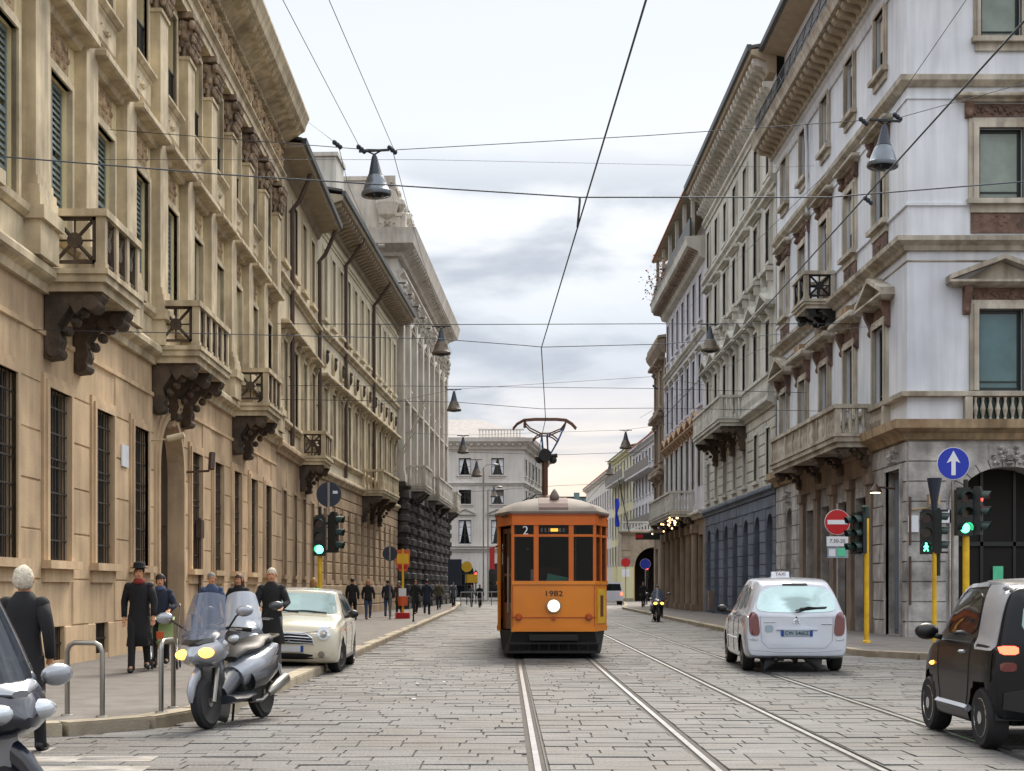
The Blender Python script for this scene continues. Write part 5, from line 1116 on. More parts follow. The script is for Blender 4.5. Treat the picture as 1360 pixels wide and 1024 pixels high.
# ================================================================ cars
def catmull(P, n):
    out = []
    for i in range(len(P) - 1):
        a, b_, c, d = P[max(i - 1, 0)], P[i], P[i + 1], P[min(i + 2, len(P) - 1)]
        for k in range(n):
            t = k / n; out.append(tuple(.5 * (2 * q[1] + (q[2] - q[0]) * t + (2 * q[0] - 5 * q[1] + 4 * q[2] - q[3]) * t * t + (3 * q[1] - q[0] - 3 * q[2] + q[3]) * t ** 3) for q in zip(a, b_, c, d)))
    out.append(tuple(P[-1])); return out
class Car:
    def __init__(s, root, st, paint, wheels, arch=.34):
        s.root = root; dense = catmull([tuple(q) for q in st], 6); rings = []
        for x, zb, zs, zr, wb, ws, wr, ln in dense:
            hz = zs - zb
            ctl = [(0, zb), (wb * .85, zb), (wb, zb + .06), (ws, zb + hz * .32), (ws + .005, zb + hz * .62), (ws - .015, zs - .05), (ws - .05, zs), (ws * .4 + wr * .6 - .01, zs + (zr - zs) * .55), (wr, zr - min(.08, (zr - zs) * .3)), (wr - .07, zr - .018), (wr * .5, zr), (0, zr + .012)]
            half = catmull(ctl, 3); ring = [(x + (ln * (z - zs) if z > zs else -ln * .12 * (zs - z)), y, z) for y, z in half] + [(x + (ln * (z - zs) if z > zs else -ln * .12 * (zs - z)), -y, z) for y, z in half[-2:0:-1]]
            rings.append(ring)
        def shrink(r, f, dx):
            cx = sum(p[0] for p in r) / len(r); cz = sum(p[2] for p in r) / len(r); sl = None
            out = []
            for p in r: out.append((cx + (p[0] - cx) * f + dx, p[1] * f, cz + (p[2] - cz) * f))
            return out
        rings = [shrink(rings[0], .02, -.05), shrink(rings[0], .6, -.045), shrink(rings[0], .93, -.025)] + rings + [shrink(rings[-1], .94, .02), shrink(rings[-1], .6, .035), shrink(rings[-1], .02, .04)]
        n = len(rings[0]); V = [p for r in rings for p in r]; Fc = [(i * n + k, i * n + (k + 1) % n, (i + 1) * n + (k + 1) % n, (i + 1) * n + k) for i in range(len(rings) - 1) for k in range(n)]
        s.bvh = BVHTree.FromPolygons([Vector(v) for v in V], Fc)
        keep = []
        for f_ in Fc:
            c = [sum(V[i][k] for i in f_) / 4 for k in range(3)]
            if any(math.hypot(c[0] - wx, c[2] - wr_) < arch and abs(c[1]) > .45 for wx, wr_ in wheels): continue
            keep.append(f_)
        V = [list(v) for v in V]
        for i in {i for f_ in keep for i in f_}:
            v = V[i]
            for wx, wr_ in wheels:
                d = math.hypot(v[0] - wx, v[2] - wr_)
                if d < arch and abs(v[1]) > .45 and d > .05: v[0] = wx + (v[0] - wx) * arch / d; v[2] = wr_ + (v[2] - wr_) * arch / d
        b = MB(); b.add(V, keep); s.body = b.build('body', paint, root, smooth='auto'); s.wh = wheels
        b = MB(); x0, x1 = st[0][0] + .25, st[-1][0] - .25; wmin = min(q[4] for q in st[2:-2]) - .24
        b.box(x0, x1, -wmin, wmin, .22, .72); 
        for wx, wr_ in wheels:
            for sg in (-1, 1):
                m_ = 14; vs = []; 
                for k in range(m_ + 1):
                    a = PI * k / m_; vs += [(wx + math.cos(a) * arch, sg * (wmin - .02), wr_ + math.sin(a) * arch), (wx + math.cos(a) * arch, sg * (wmin + .225), wr_ + math.sin(a) * arch)]
                b.add(vs, [(2 * k, 2 * k + 1, 2 * k + 3, 2 * k + 2) for k in range(m_)])
        b.build('underbody', M['tr_under'], root)
    def hit(s, p, ax):
        if ax == 'L': o, d = (p[0], -3, p[1]), (0, 1, 0)
        elif ax == 'R': o, d = (p[0], 3, p[1]), (0, -1, 0)
        elif ax == 'F': o, d = (-3, p[0], p[1]), (1, 0, 0)
        elif ax == 'B': o, d = (9, p[0], p[1]), (-1, 0, 0)
        else: o, d = (p[0], p[1], 4), (0, 0, -1)
        h = s.bvh.ray_cast(Vector(o), Vector(d)); 
        if h[0] is None: return None
        nn = h[1] if h[1].dot(Vector(d)) < 0 else -h[1]
        return h[0], nn
    def patch(s, name, m, pts, ax, off=.006, rnd=2, rings=5, parent=None, rr=.2):
        P = [tuple(p) for p in pts]
        for _ in range(rnd):
            q = []
            for i in range(len(P)):
                a, b_ = P[i], P[(i + 1) % len(P)]; q += [(a[0] * (1 - rr) + b_[0] * rr, a[1] * (1 - rr) + b_[1] * rr), (a[0] * rr + b_[0] * (1 - rr), a[1] * rr + b_[1] * (1 - rr))]
            P = q
        q = []
        for i in range(len(P)):
            a, b_ = P[i], P[(i + 1) % len(P)]; k = max(1, int(math.dist(a, b_) / .06))
            q += [(a[0] + (b_[0] - a[0]) * j / k, a[1] + (b_[1] - a[1]) * j / k) for j in range(k)]
        P = q; cx = sum(p[0] for p in P) / len(P); cz = sum(p[1] for p in P) / len(P); vs = []; n = len(P)
        for r in range(rings + 1):
            f_ = 1 - r / (rings + .001) if r < rings else .0; 
            for p in P:
                h = s.hit((cx + (p[0] - cx) * f_, cz + (p[1] - cz) * f_), ax)
                if h is None: h = (Vector((0, 0, 0)), Vector((0, 0, 1))); return None
                vs.append(h[0] + h[1] * off)
        edge_ = []
        for p in P: h = s.hit(p, ax); edge_.append(h[0] - h[1] * .004)
        b = MB(); b.add(vs, [(r * n + k, r * n + (k + 1) % n, (r + 1) * n + (k + 1) % n, (r + 1) * n + k) for r in range(rings) for k in range(n)])
        b.add(vs[:n] + edge_, [(k, (k + 1) % n, (k + 1) % n + n, k + n) for k in range(n)])
        return b.build(name, m, parent or s.root, smooth='auto')
    def line(s, name, m, pts, ax, w=.008, off=.003):
        b = MB(); P = []
        for i in range(len(pts) - 1):
            k = max(1, int(math.dist(pts[i], pts[i + 1]) / .06))
            P += [(pts[i][0] + (pts[i + 1][0] - pts[i][0]) * j / k, pts[i][1] + (pts[i + 1][1] - pts[i][1]) * j / k) for j in range(k)]
        P.append(pts[-1]); hs = [h for h in (s.hit(p, ax) for p in P) if h]
        if len(hs) > 1: b.tube([h[0] + h[1] * off for h in hs], w, 4); b.build(name, m, s.root)
    def wheels(s, w, r, tw=.19, front=(0, 1), rim='steel_dull', steer=0):
        def ty(b): b.lathe([(r * .66, -tw / 2), (r * .9, -tw / 2 - .005), (r * .985, -tw / 2 + .025), (r, -tw / 4), (r, tw / 4), (r * .985, tw / 2 - .025), (r * .9, tw / 2 + .005), (r * .66, tw / 2)], 28, (0, 0, 0), 'y')
        def ri(b):
            b.lathe([(r * .67, -tw / 2 + .004), (r * .62, -tw / 2 - .004), (r * .60, -tw / 2 + .03), (r * .58, tw / 2)], 24, (0, 0, 0), 'y')
            for k in range(5):
                a = k * 2 * PI / 5; b.T = Matrix.Rotation(a, 4, 'Y'); b.add([(-.035, -tw / 2 + .0, .04), (.035, -tw / 2 + .0, .04), (.022, -tw / 2 + .012, r * .63), (-.022, -tw / 2 + .012, r * .63), (-.035, -tw / 2 + .03, .04), (.035, -tw / 2 + .03, .04), (.022, -tw / 2 + .035, r * .63), (-.022, -tw / 2 + .035, r * .63)], [(0, 1, 2, 3), (0, 4, 5, 1), (1, 5, 6, 2), (0, 3, 7, 4)])
            b.T = None; b.lathe([(.06, -tw / 2 - .006), (.06, -tw / 2 + .03)], 12, (0, 0, 0), 'y')
        def dk(b): b.lathe([(r * .6, -tw / 2 + .05), (r * .6, tw / 2 - .01)], 20, (0, 0, 0), 'y')
        for i, (wx, wr_) in enumerate(s.wh):
            for sg in (-1, 1):
                o = link('wheel', cached(('dk', r, tw), 'wheel', M['tr_under'], dk), s.root, (wx, sg * w, r), (0 if sg < 0 else PI) + (steer if i == 0 else 0))
                link('tyre', cached(('ty', r, tw), 'tyre', M['tyre'], ty, 'auto'), o); link('rim', cached(('ri', r, tw), 'rim', M[rim], ri, 'auto'), o)
M['tyre'] = mat('black_tyre_rubber', S('18181a'), rough=.8, var=.15)
M['white_car'] = mat('white_car_paint', S('c3c9d4'), rough=.25, var=.03, coat=.8, dirt=S('a9a7a4'), dirtamt=.15)
M['cream_car'] = mat('cream_car_paint', S('cfc8b4'), rough=.25, var=.03, coat=.8)
M['cream_roof'] = mat('white_roof_paint', S('dfe0dc'), rough=.25, var=.02, coat=.8)
M['navy_car'] = mat('black_blue_car_paint', S('07090f'), rough=.35, var=.03, spec=.3, coat=.15)
M['silver_car'] = mat('silver_car_paint', S('a9abb2'), rough=.3, metal=.25, var=.03, coat=.8)
M['car_glass'] = mat('tinted_car_glass', S('141a1c'), rough=.06, var=0, spec=.5, coat=.1)
M['sky_glass'] = mat('sloping_car_glass', S('90a4a2'), rough=.04, var=.05, spec=1, metal=.85, coat=.8)  # pale metallic base puts a bright sky reflection into the glass
M['tail_red'] = mat('dark_red_lens', S('5e0e12'), rough=.15, var=.05, coat=1)
M['lens_clear'] = mat('clear_lamp_lens', S('b9c0c6'), rough=.1, metal=.4, var=.05, coat=1)
M['amber'] = mat('amber_lens', S('c66a1a'), rough=.2, var=.05)
M['plate_white'] = mat('number_plate_white', S('c9ccd0'), rough=.4, var=.03)
M['plate_blue'] = mat('number_plate_blue', S('15408a'), rough=.4, var=.03)
M['plate_slate'] = mat('number_plate_grey', S('8fa0ab'), rough=.4, var=.05)
M['chrome'] = mat('chrome', S('c9ccd0'), rough=.12, metal=1, var=.02)
def box_part(root, name, m, *a, rz=0, loc=(0, 0, 0)): b = MB(); b.box(*a); return b.build(name, m, root, loc, rz)
# --- white estate taxi seen from behind
c = thing('white_taxi', 'white rounded people-carrier taxi seen from behind, driving away on the right', 'car', (5.22, 28.5 + .28, 0), -PI / 2 - .055)
st = [(0, .35, .62, .66, .70, .74, .60, 0), (.12, .24, .70, .77, .80, .83, .68, 0), (.5, .2, .84, .92, .84, .86, .72, 0), (.95, .2, .93, 1.03, .85, .87, .72, 0), (1.15, .2, .96, 1.12, .85, .875, .69, 0), (1.45, .2, .97, 1.38, .85, .875, .65, 0), (1.8, .2, .98, 1.56, .85, .875, .63, 0),
      (2.4, .2, 1.0, 1.64, .85, .88, .64, 0), (3.1, .2, 1.02, 1.64, .85, .88, .64, 0), (3.6, .22, 1.02, 1.62, .85, .88, .63, -.12), (3.9, .24, 1.02, 1.60, .84, .875, .62, -.3), (4.12, .26, 1.01, 1.57, .83, .865, .61, -.42), (4.24, .30, .98, 1.53, .80, .83, .58, -.44)]
car = Car(c, st, M['white_car'], [(.78, .31), (3.52, .31)], .345); car.wheels(.76, .31)
for sd in 'LR':
    car.patch('side_window', M['car_glass'], [(1.55, 1.05), (2.35, 1.06), (2.33, 1.50), (1.98, 1.48)], sd); car.patch('side_window', M['car_glass'], [(2.45, 1.07), (3.15, 1.08), (3.15, 1.51), (2.42, 1.52)], sd); car.patch('quarter_window', M['car_glass'], [(3.25, 1.09), (3.72, 1.12), (3.55, 1.46), (3.24, 1.50)], sd)
    for xx in (2.40, 3.2): car.line('door_gap', M['tr_under'], [(xx, 1.02), (xx - .02, .6), (xx - .03, .32)], sd, .006, 0)
    car.line('door_gap', M['tr_under'], [(1.3, .9), (1.33, .5), (1.36, .32)], sd, .006, 0); car.line('rub_strip', M['tail_red'] if 0 else M['silver_car'], [(1.35, .56), (3.1, .56)], sd, .018, .002)
    for xx in (2.2, 3.0): car.line('door_handle', M['white_car'], [(xx, .88), (xx + .16, .885)], sd, .016, .012)
    sg = -1 if sd == 'L' else 1
    b = MB(); b.ball((1.42, sg * 1.0, 1.06), (.07, .11, .08), 10, 8); b.tube([(1.48, sg * .84, 1.0), (1.44, sg * .95, 1.04)], .03, 6); b.build('wing_mirror', M['black'], c, smooth=True)
car.patch('windscreen', M['car_glass'], [(1.2, -.55), (1.2, .55), (1.72, .52), (1.72, -.52)], 'T'); 
car.patch('rear_window', M['sky_glass'], [(-.70, 1.08), (-.45, 1.035), (.45, 1.035), (.70, 1.08), (.60, 1.40), (.38, 1.485), (-.38, 1.485), (-.60, 1.40)], 'B', .008)
b = MB(); b.tube([(4.262, -.02, 1.07), (4.21, .2, 1.13), (4.19, .5, 1.10)], .014, 6); b.tube([(4.21, .06, 1.10), (4.185, .52, 1.12)], .02, 4); b.build('rear_wiper', M['black'], c)
car.patch('high_brake_light', M['black'], [(-.22, 1.5), (.22, 1.5), (.2, 1.53), (-.2, 1.53)], 'B', .012, 0)
for sg in (-1, 1):
    car.patch('tail_light', M['tail_red'], [(sg * .62, .64), (sg * .80, .64), (sg * .815, .95), (sg * .74, 1.06), (sg * .655, .98)], 'B', .016)
    car.patch('bumper_lamp', M['lens_clear'], [(sg * .66, .56), (sg * .80, .57), (sg * .80, .61), (sg * .66, .61)], 'B', .014, 1)
car.line('tailgate_gap', M['silver_car'], [(-.62, .98), (-.60, .55), (-.48, .43), (.48, .43), (.60, .55), (.62, .98)], 'B', .006, 0)
car.line('bumper_crease', M['silver_car'], [(-.78, .40), (-.3, .36), (.3, .36), (.78, .40)], 'B', .007, 0)
car.patch('tailgate_trim', M['white_car'], [(-.36, .735), (.36, .735), (.33, .765), (-.33, .765)], 'B', .028, 1)
h = car.hit((0, .68), 'B')[0]
box_part(c, 'number_plate', M['plate_slate'], h.x + .004, h.x + .02, -.27, .27, .63, .735); box_part(c, 'plate_band', M['plate_blue'], h.x + .018, h.x + .022, -.27, -.22, .63, .735); box_part(c, 'plate_band', M['plate_blue'], h.x + .018, h.x + .022, .22, .27, .63, .735)
text('plate_lettering', 'CW 546EZ', .088, M['tr_under'], c, (h.x + .023, 0, .682), (R(90), 0, R(90)))
b = MB()
for k in range(2): b.tube([(h.x + .012, -.05, .86 + k * .035), (h.x + .012, 0, .895 + k * .035), (h.x + .012, .05, .86 + k * .035)], .010, 4)
b.build('chevron_badge', M['chrome'], c); car.line('badge', M['silver_car'], [(.42, .84), (.60, .84)], 'B', .012, .004); car.line('badge', M['silver_car'], [(-.55, .87), (-.36, .87)], 'B', .008, .004)
car.patch('door_emblem', M['plate_slate'], [(-.54, .70), (-.40, .70), (-.40, .82), (-.54, .82)], 'B', .008, 1)
b = MB(); b.box(2.1, 2.2, -.18, .18, 1.645, 1.665); b.prof([], 0, 0) if 0 else None; b.box(2.08, 2.2, -.16, .16, 1.665, 1.76); o = b.build('taxi_roof_sign', M['sign_white'], c); text('roof_sign_lettering', 'TAXI', .085, M['tail_red'], c, (2.205, 0, 1.712), (R(90), 0, R(90)))
b = MB(); b.tube([(3.7, -.35, .27), (4.25, -.36, .24), (4.3, -.36, .2)], .035, 8); b.box(3.9, 4.15, -.5, -.2, .2, .34); b.build('exhaust', M['tr_under'], c)
b = MB(); b.tube([(3.5, 0, 1.64), (3.9, 0, 1.83)], .008, 4); b.build('aerial', M['black'], c)
# --- cream small car parked half on the pavement
c = thing('cream_hatchback', 'cream small hatchback with white roof and chrome grille parked half on the left pavement', 'car', (-3.68, 24.2, .02), PI / 2 + .02)
c.rotation_euler = (R(1.6), 0, PI / 2 + .02)
st = [(0, .26, .66, .70, .72, .76, .64, 0), (.08, .19, .75, .80, .79, .82, .69, 0), (.3, .17, .80, .88, .82, .84, .72, 0), (.8, .17, .84, .945, .83, .845, .72, 0), (1.10, .17, .87, .985, .83, .845, .71, 0), (1.20, .17, .88, 1.08, .83, .845, .69, 0), (1.38, .17, .89, 1.32, .83, .845, .655, 0), (1.55, .17, .90, 1.41, .83, .845, .64, 0),
      (2.4, .17, .92, 1.42, .83, .845, .63, 0), (3.0, .18, .93, 1.40, .83, .845, .62, -.05), (3.4, .22, .92, 1.36, .80, .82, .60, -.15), (3.58, .28, .88, 1.28, .74, .76, .56, -.22)]
car = Car(c, st, M['cream_car'], [(.62, .29), (3.09, .29)], .33); car.wheels(.745, .29, .18, steer=-.22)
for sd in 'LR':
    car.patch('side_window', M['car_glass'], [(1.34, .95), (2.35, .96), (2.35, 1.35), (1.60, 1.35)], sd, .008, 1); car.patch('quarter_window', M['car_glass'], [(2.40, .97), (3.22, 1.0), (3.12, 1.33), (2.40, 1.35)], sd, .008, 1)
    car.line('door_gap', M['tr_under'], [(1.25, .86), (1.28, .5), (1.3, .25)], sd, .005, 0); car.line('door_gap', M['tr_under'], [(2.4, .9), (2.4, .25)], sd, .005, 0); car.line('door_handle', M['chrome'], [(2.18, .82), (2.32, .825)], sd, .014, .012)
    car.line('sill_trim', M['black'], [(.98, .24), (2.74, .24)], sd, .05, -.012); car.line('indicator', M['amber'], [(1.08, .72), (1.13, .74)], sd, .025, 0)
    sg = -1 if sd == 'L' else 1
    b = MB(); b.ball((1.35, sg * .95, 1.0), (.07, .10, .075), 10, 8); b.tube([(1.42, sg * .8, .94), (1.36, sg * .9, .97)], .03, 6); b.build('wing_mirror', M['black'], c, smooth=True)
car.patch('windscreen', M['sky_glass'], [(-.68, 1.0), (.68, 1.0), (.60, 1.345), (-.60, 1.345)], 'F', .008, 1, rr=.08)
car.patch('car_roof', M['cream_roof'], [(1.50, -.60), (1.46, 0), (1.50, .60), (3.3, .57), (3.3, -.57)], 'T', .014, 1, rr=.08)
for sg in (-1, 1):
    car.patch('headlight', M['lens_clear'], [(sg * (.575 + .105 * math.cos(a * PI / 6)), .68 + .115 * math.sin(a * PI / 6)) for a in range(12)], 'F', .02, 1); car.patch('headlight_bulb', M['steel_dull'], [(sg * (.575 + .06 * math.cos(a * PI / 6)), .67 + .06 * math.sin(a * PI / 6)) for a in range(12)], 'F', .028, 1)
    car.patch('fog_lamp', M['steel_dull'], [(sg * (.55 + .055 * math.cos(a * PI / 6)), .33 + .055 * math.sin(a * PI / 6)) for a in range(12)], 'F', .012, 0)
car.patch('grille', M['black'], [(-.40, .50), (.40, .50), (.37, .60), (.25, .66), (-.25, .66), (-.37, .60)], 'F', .010, 1)
for z, w in ((.665, .28), (.62, .37), (.575, .40), (.53, .41)): car.line('grille_bar', M['chrome'], [(-w, z - .015), (0, z), (w, z - .015)], 'F', .011, .016)
car.line('grille_bar', M['chrome'], [(-.42, .49), (-.39, .6), (-.26, .675), (.26, .675), (.39, .6), (.42, .49)], 'F', .012, .014)
car.patch('air_intake', M['black'], [(-.42, .24), (.42, .24), (.40, .34), (-.40, .34)], 'F', .008, 1)
h = car.hit((0, .42), 'F')[0]; box_part(c, 'number_plate', M['plate_white'], h.x - .025, h.x - .008, -.25, .25, .365, .47); box_part(c, 'plate_band', M['plate_blue'], h.x - .028, h.x - .024, -.25, -.20, .365, .47); box_part(c, 'plate_band', M['plate_blue'], h.x - .028, h.x - .024, .2, .25, .365, .47)
car.line('bonnet_gap', M['tr_under'], [(-.7, .80), (-.5, .72), (-.3, .69), (.3, .69), (.5, .72), (.7, .80)], 'F', .005, 0); car.line('wiper', M['black'], [(-.5, 1.0), (-.1, 1.03), (.2, 1.01)], 'F', .012, .018); car.line('wiper', M['black'], [(0, 1.0), (.3, 1.04), (.55, 1.02)], 'F', .012, .018)
# --- dark car behind it
c = thing('dark_hatchback', 'dark hatchback parked directly behind the cream car, mostly hidden by it', 'car', (-4.42, 28.3, .02), PI / 2 + .02); c.rotation_euler = (R(1.6), 0, PI / 2 + .02)
car = Car(c, st, M['navy_car'], [(.62, .29), (3.09, .29)], .33); car.wheels(.745, .29, .18)
for sd in 'LR': car.patch('side_window', M['car_glass'], [(1.34, .95), (2.35, .96), (2.35, 1.35), (1.60, 1.35)], sd, .008, 1); car.patch('quarter_window', M['car_glass'], [(2.40, .97), (3.22, 1.0), (3.12, 1.33), (2.40, 1.35)], sd, .008, 1)
car.patch('windscreen', M['car_glass'], [(-.68, 1.0), (.68, 1.0), (.60, 1.345), (-.60, 1.345)], 'F', .008, 1, rr=.08)
for sg in (-1, 1):
    car.patch('headlight', M['lens_clear'], [(sg * .45, .60), (sg * .70, .60), (sg * .68, .74), (sg * .46, .72)], 'F', .012, 1)
    b = MB(); b.ball((1.35, sg * .95, 1.0), (.07, .10, .075), 10, 8); b.tube([(1.42, sg * .8, .94), (1.36, sg * .9, .97)], .03, 6); b.build('wing_mirror', M['black'], c, smooth=True)
car.patch('grille', M['black'], [(-.40, .50), (.40, .50), (.36, .64), (-.36, .64)], 'F', .010, 1); h = car.hit((0, .42), 'F')[0]; box_part(c, 'number_plate', M['plate_white'], h.x - .025, h.x - .008, -.25, .25, .365, .47)
# --- dark two-seater driving out of frame on the right
c = thing('dark_city_car', 'tiny black city car with silver pillar and lit tail lamp at the right edge', 'car', (5.12, 15.15, 0), -PI / 2 - .02)
st = [(0, .35, .66, .71, .60, .64, .50, 0), (.12, .25, .78, .85, .68, .70, .56, 0), (.4, .2, .90, .99, .73, .745, .60, 0), (.62, .2, .95, 1.13, .745, .755, .60, 0), (.85, .2, .97, 1.37, .75, .757, .58, 0), (1.1, .2, .98, 1.49, .75, .757, .57, 0), (1.5, .2, .98, 1.54, .75, .757, .58, 0),
      (2.0, .2, .98, 1.54, .75, .757, .58, -.03), (2.28, .24, .97, 1.51, .74, .75, .57, -.12), (2.43, .30, .94, 1.47, .70, .72, .55, -.16)]
car = Car(c, st, M['navy_car'], [(.38, .28), (2.10, .28)], .325); car.wheels(.66, .28, .18, rim='chrome')
for sd in 'LR':
    car.patch('side_window', M['car_glass'], [(.78, 1.0), (1.86, 1.02), (1.80, 1.43), (1.12, 1.43)], sd); car.patch('safety_cell', M['silver_car'], [(1.92, .90), (2.38, .90), (2.32, 1.49), (1.86, 1.49)], sd, .008, 1, rr=.06); car.patch('rear_wing_panel', M['navy_car'], [(1.92, .62), (2.38, .62), (2.38, .895), (1.90, .895)], sd, .007, 1, rr=.06)
    car.line('safety_cell_rail', M['silver_car'], [(.7, 1.12), (.95, 1.40), (1.15, 1.475), (1.8, 1.49)], sd, .03, -.005); car.line('sill', M['silver_car'], [(.75, .34), (1.75, .34)], sd, .04, -.01)
    car.line('door_gap', M['tr_under'], [(.72, .95), (.8, .5), (.86, .32)], sd, .006, 0); car.line('door_gap', M['tr_under'], [(1.8, 1.0), (1.78, .6), (1.7, .34)], sd, .006, 0); car.line('door_handle', M['silver_car'], [(1.5, .86), (1.65, .865)], sd, .016, .01); car.line('indicator', M['lit_amber'], [(.52, .70), (.62, .71)], sd, .02, .004)
    sg = -1 if sd == 'L' else 1
    b = MB(); b.ball((.80, sg * .88, 1.03), (.08, .12, .085), 10, 8); b.tube([(.85, sg * .74, .97), (.8, sg * .85, 1.0)], .03, 6); b.build('wing_mirror', M['black'], c, smooth=True)
car.patch('windscreen', M['car_glass'], [(.6, -.5), (.6, .5), (1.05, .46), (1.05, -.46)], 'T'); car.patch('glass_roof', M['cream_roof'], [(1.15, -.47), (1.15, .47), (2.1, .47), (2.1, -.47)], 'T', .008)
car.patch('rear_window', M['sky_glass'], [(-.50, 1.0), (.50, 1.0), (.44, 1.40), (-.44, 1.40)], 'B', .008)
for sg in (-1, 1):
    car.patch('tail_light', M['lit_tail'], [(sg * .52, .87), (sg * .68, .87), (sg * .68, .945), (sg * .52, .945)], 'B', .016, 1); car.patch('tail_light', M['tail_red'], [(sg * .54, .72), (sg * .68, .72), (sg * .68, .80), (sg * .54, .80)], 'B', .016, 1)
car.patch('bumper', M['black'], [(-.66, .34), (.66, .34), (.66, .58), (-.66, .58)], 'B', .03, 1); h = car.hit((0, .5), 'B')[0]; box_part(c, 'number_plate', M['plate_white'], h.x + .03, h.x + .045, -.26, .26, .42, .53)

# ================================================================ scooters (local x from front to rear)
M['sc_silver'] = mat('silver_fairing', S('94989f'), rough=.25, metal=.4, var=.04, coat=.8)
M['sc_navy'] = mat('dark_navy_fairing', S('141b2a'), rough=.22, var=.04, coat=1)
M['sc_grey'] = mat('graphite_fairing', S('35383f'), rough=.3, var=.05, coat=.6)
M['sc_dark'] = mat('black_fairing', S('17181c'), rough=.3, var=.05, coat=.5)
M['screen'] = mat('smoked_windscreen', S('5b6478'), rough=.08, var=0, alpha=.5, spec=.8)
M['screen_clear'] = mat('clear_windscreen', S('c4cbd6'), rough=.1, var=0, alpha=.55, spec=.8)
M['screen_dark'] = mat('dark_smoked_windscreen', S('262c36'), rough=.08, var=0, alpha=.82, spec=.6)
M['seat'] = mat('black_seat_vinyl', S('151516'), rough=.5, var=.1)
def scooter(label, loc, rz, main, second, screen, headlit=None, case=False, big=True, lean=R(-4), mdz=0.):
    r = thing('scooter', label, 'scooter', loc, rz); r.rotation_euler = (lean, 0, rz)
    def build(n, m, fn, smooth='auto', par=None):
        b = MB(); fn(b); return b.build(n, m, par or r, smooth=smooth)
    for wx in (.28, 1.62):
        w = build('wheel', M['tyre'], lambda b: b.lathe([(.17, -.05), (.22, -.065), (.265, -.035), (.275, 0), (.265, .035), (.22, .065), (.17, .05)], 26, (wx, 0, .275), 'y'))
        build('rim', M['steel_dull'], lambda b: (b.lathe([(.175, -.045), (.15, -.04), (.15, .04), (.175, .045)], 20, (wx, 0, .275), 'y'), b.lathe([(.05, -.06), (.05, .06)], 10, (wx, 0, .275), 'y'), [b.tube([(wx, 0, .275), (wx + .16 * math.cos(k * 2 * PI / 5), 0, .275 + .16 * math.sin(k * 2 * PI / 5))], (.022), 6) for k in range(5)]), par=w)
        build('brake_disc', M['steel'], lambda b: b.lathe([(.11, .068), (.11, .074)], 20, (wx, 0, .275), 'y'), par=w)
    build('fork', M['steel_dull'], lambda b: [b.tube([(.28, s * .09, .275), (.42, s * .09, .62)], .026, 8) for s in (-1, 1)])
    def fend(b):
        P = [(.28 + .33 * math.cos(a), 0, .275 + .33 * math.sin(a)) for a in [PI * (.98 - .09 * k) for k in range(9)]]; b.tube(P, [(.02, .02)] + [(.075, .03)] * 7 + [(.03, .02)], 10)
    build('front_mudguard', main, fend)
    build('front_fairing', main, lambda b: b.tube([(.05, 0, .74), (.12, 0, .76), (.25, 0, .80), (.42, 0, .82), (.55, 0, .80)], [(.03, .03), (.17, .10), (.27, .17), (.25, .16), (.15, .08)], 18))
    build('leg_shield', second, lambda b: b.tube([(.44, 0, 1.0), (.40, 0, .88), (.44, 0, .62), (.52, 0, .42), (.62, 0, .26), (.75, 0, .22)], [(.16, .05), (.28, .07), (.31, .07), (.27, .06), (.24, .05), (.2, .05)], 16))
    build('headlight', M['lit_amber'] if headlit == 'amber' else M['lens_clear'], lambda b: (b.ball((.12, -.12, .79), (.06, .10, .055), 12, 8), b.ball((.12, .12, .79), (.06, .10, .055), 12, 8)), True)
    build('headlight_cowl', second, lambda b: b.tube([(.10, 0, .88), (.2, 0, .90), (.36, 0, .96), (.46, 0, 1.0)], [(.05, .02), (.19, .05), (.20, .06), (.12, .04)], 14))
    def scr(b):
        n, m = 10, 7; vs = []
        for i in range(m + 1):
            t = i / m; w = .26 - .07 * t * t - (.03 if t < .1 else 0)
            for k in range(n + 1):
                a = (k / n - .5) * 2; vs.append((.14 + .26 * t + .13 * a * a, w * a, .90 + .52 * t - .05 * abs(a) ** 3))
        b.add(vs, [(i * (n + 1) + k, i * (n + 1) + k + 1, (i + 1) * (n + 1) + k + 1, (i + 1) * (n + 1) + k) for i in range(m) for k in range(n)])
        b.add([(v[0] + .006, v[1], v[2]) for v in vs], [(i * (n + 1) + k, i * (n + 1) + k + 1, (i + 1) * (n + 1) + k + 1, (i + 1) * (n + 1) + k) for i in range(m) for k in range(n)])
    build('windscreen', screen, scr, True)
    build('handlebar', M['tyre'], lambda b: (b.tube([(.62, -.36, 1.0), (.54, -.2, 1.03), (.52, 0, 1.02), (.54, .2, 1.03), (.62, .36, 1.0)], .018, 8), b.tube([(.66, -.40, .99), (.58, -.27, 1.015)], .024, 8), b.tube([(.66, .40, .99), (.58, .27, 1.015)], .024, 8), b.ball((.52, 0, 1.03), (.1, .12, .06))))
    build('brake_lever', M['steel_dull'], lambda b: [b.tube([(.52, s * .22, 1.02), (.52, s * .36, 1.0)], .009, 5) for s in (-1, 1)])
    for s in (-1, 1):
        mi = build('mirror', M['tyre'], lambda b: b.tube([(.46, s * .24, 1.03), (.40, s * .36, 1.14 + mdz), (.40, s * .42, 1.18 + mdz)], .010, 6)); build('mirror_head', second if not big else main, lambda b: b.ball((.40, s * .46, 1.19 + mdz), (.045, .10, .06), 12, 8), True, mi)
    build('footboard', M['sc_grey'], lambda b: (b.tube([(.55, 0, .28), (.8, 0, .27), (1.1, 0, .30)], [(.22, .05), (.24, .055), (.2, .06)], 12), b.tube([(.6, 0, .34), (.85, 0, .45), (1.05, 0, .55)], [(.09, .1), (.1, .13), (.12, .12)], 12)))
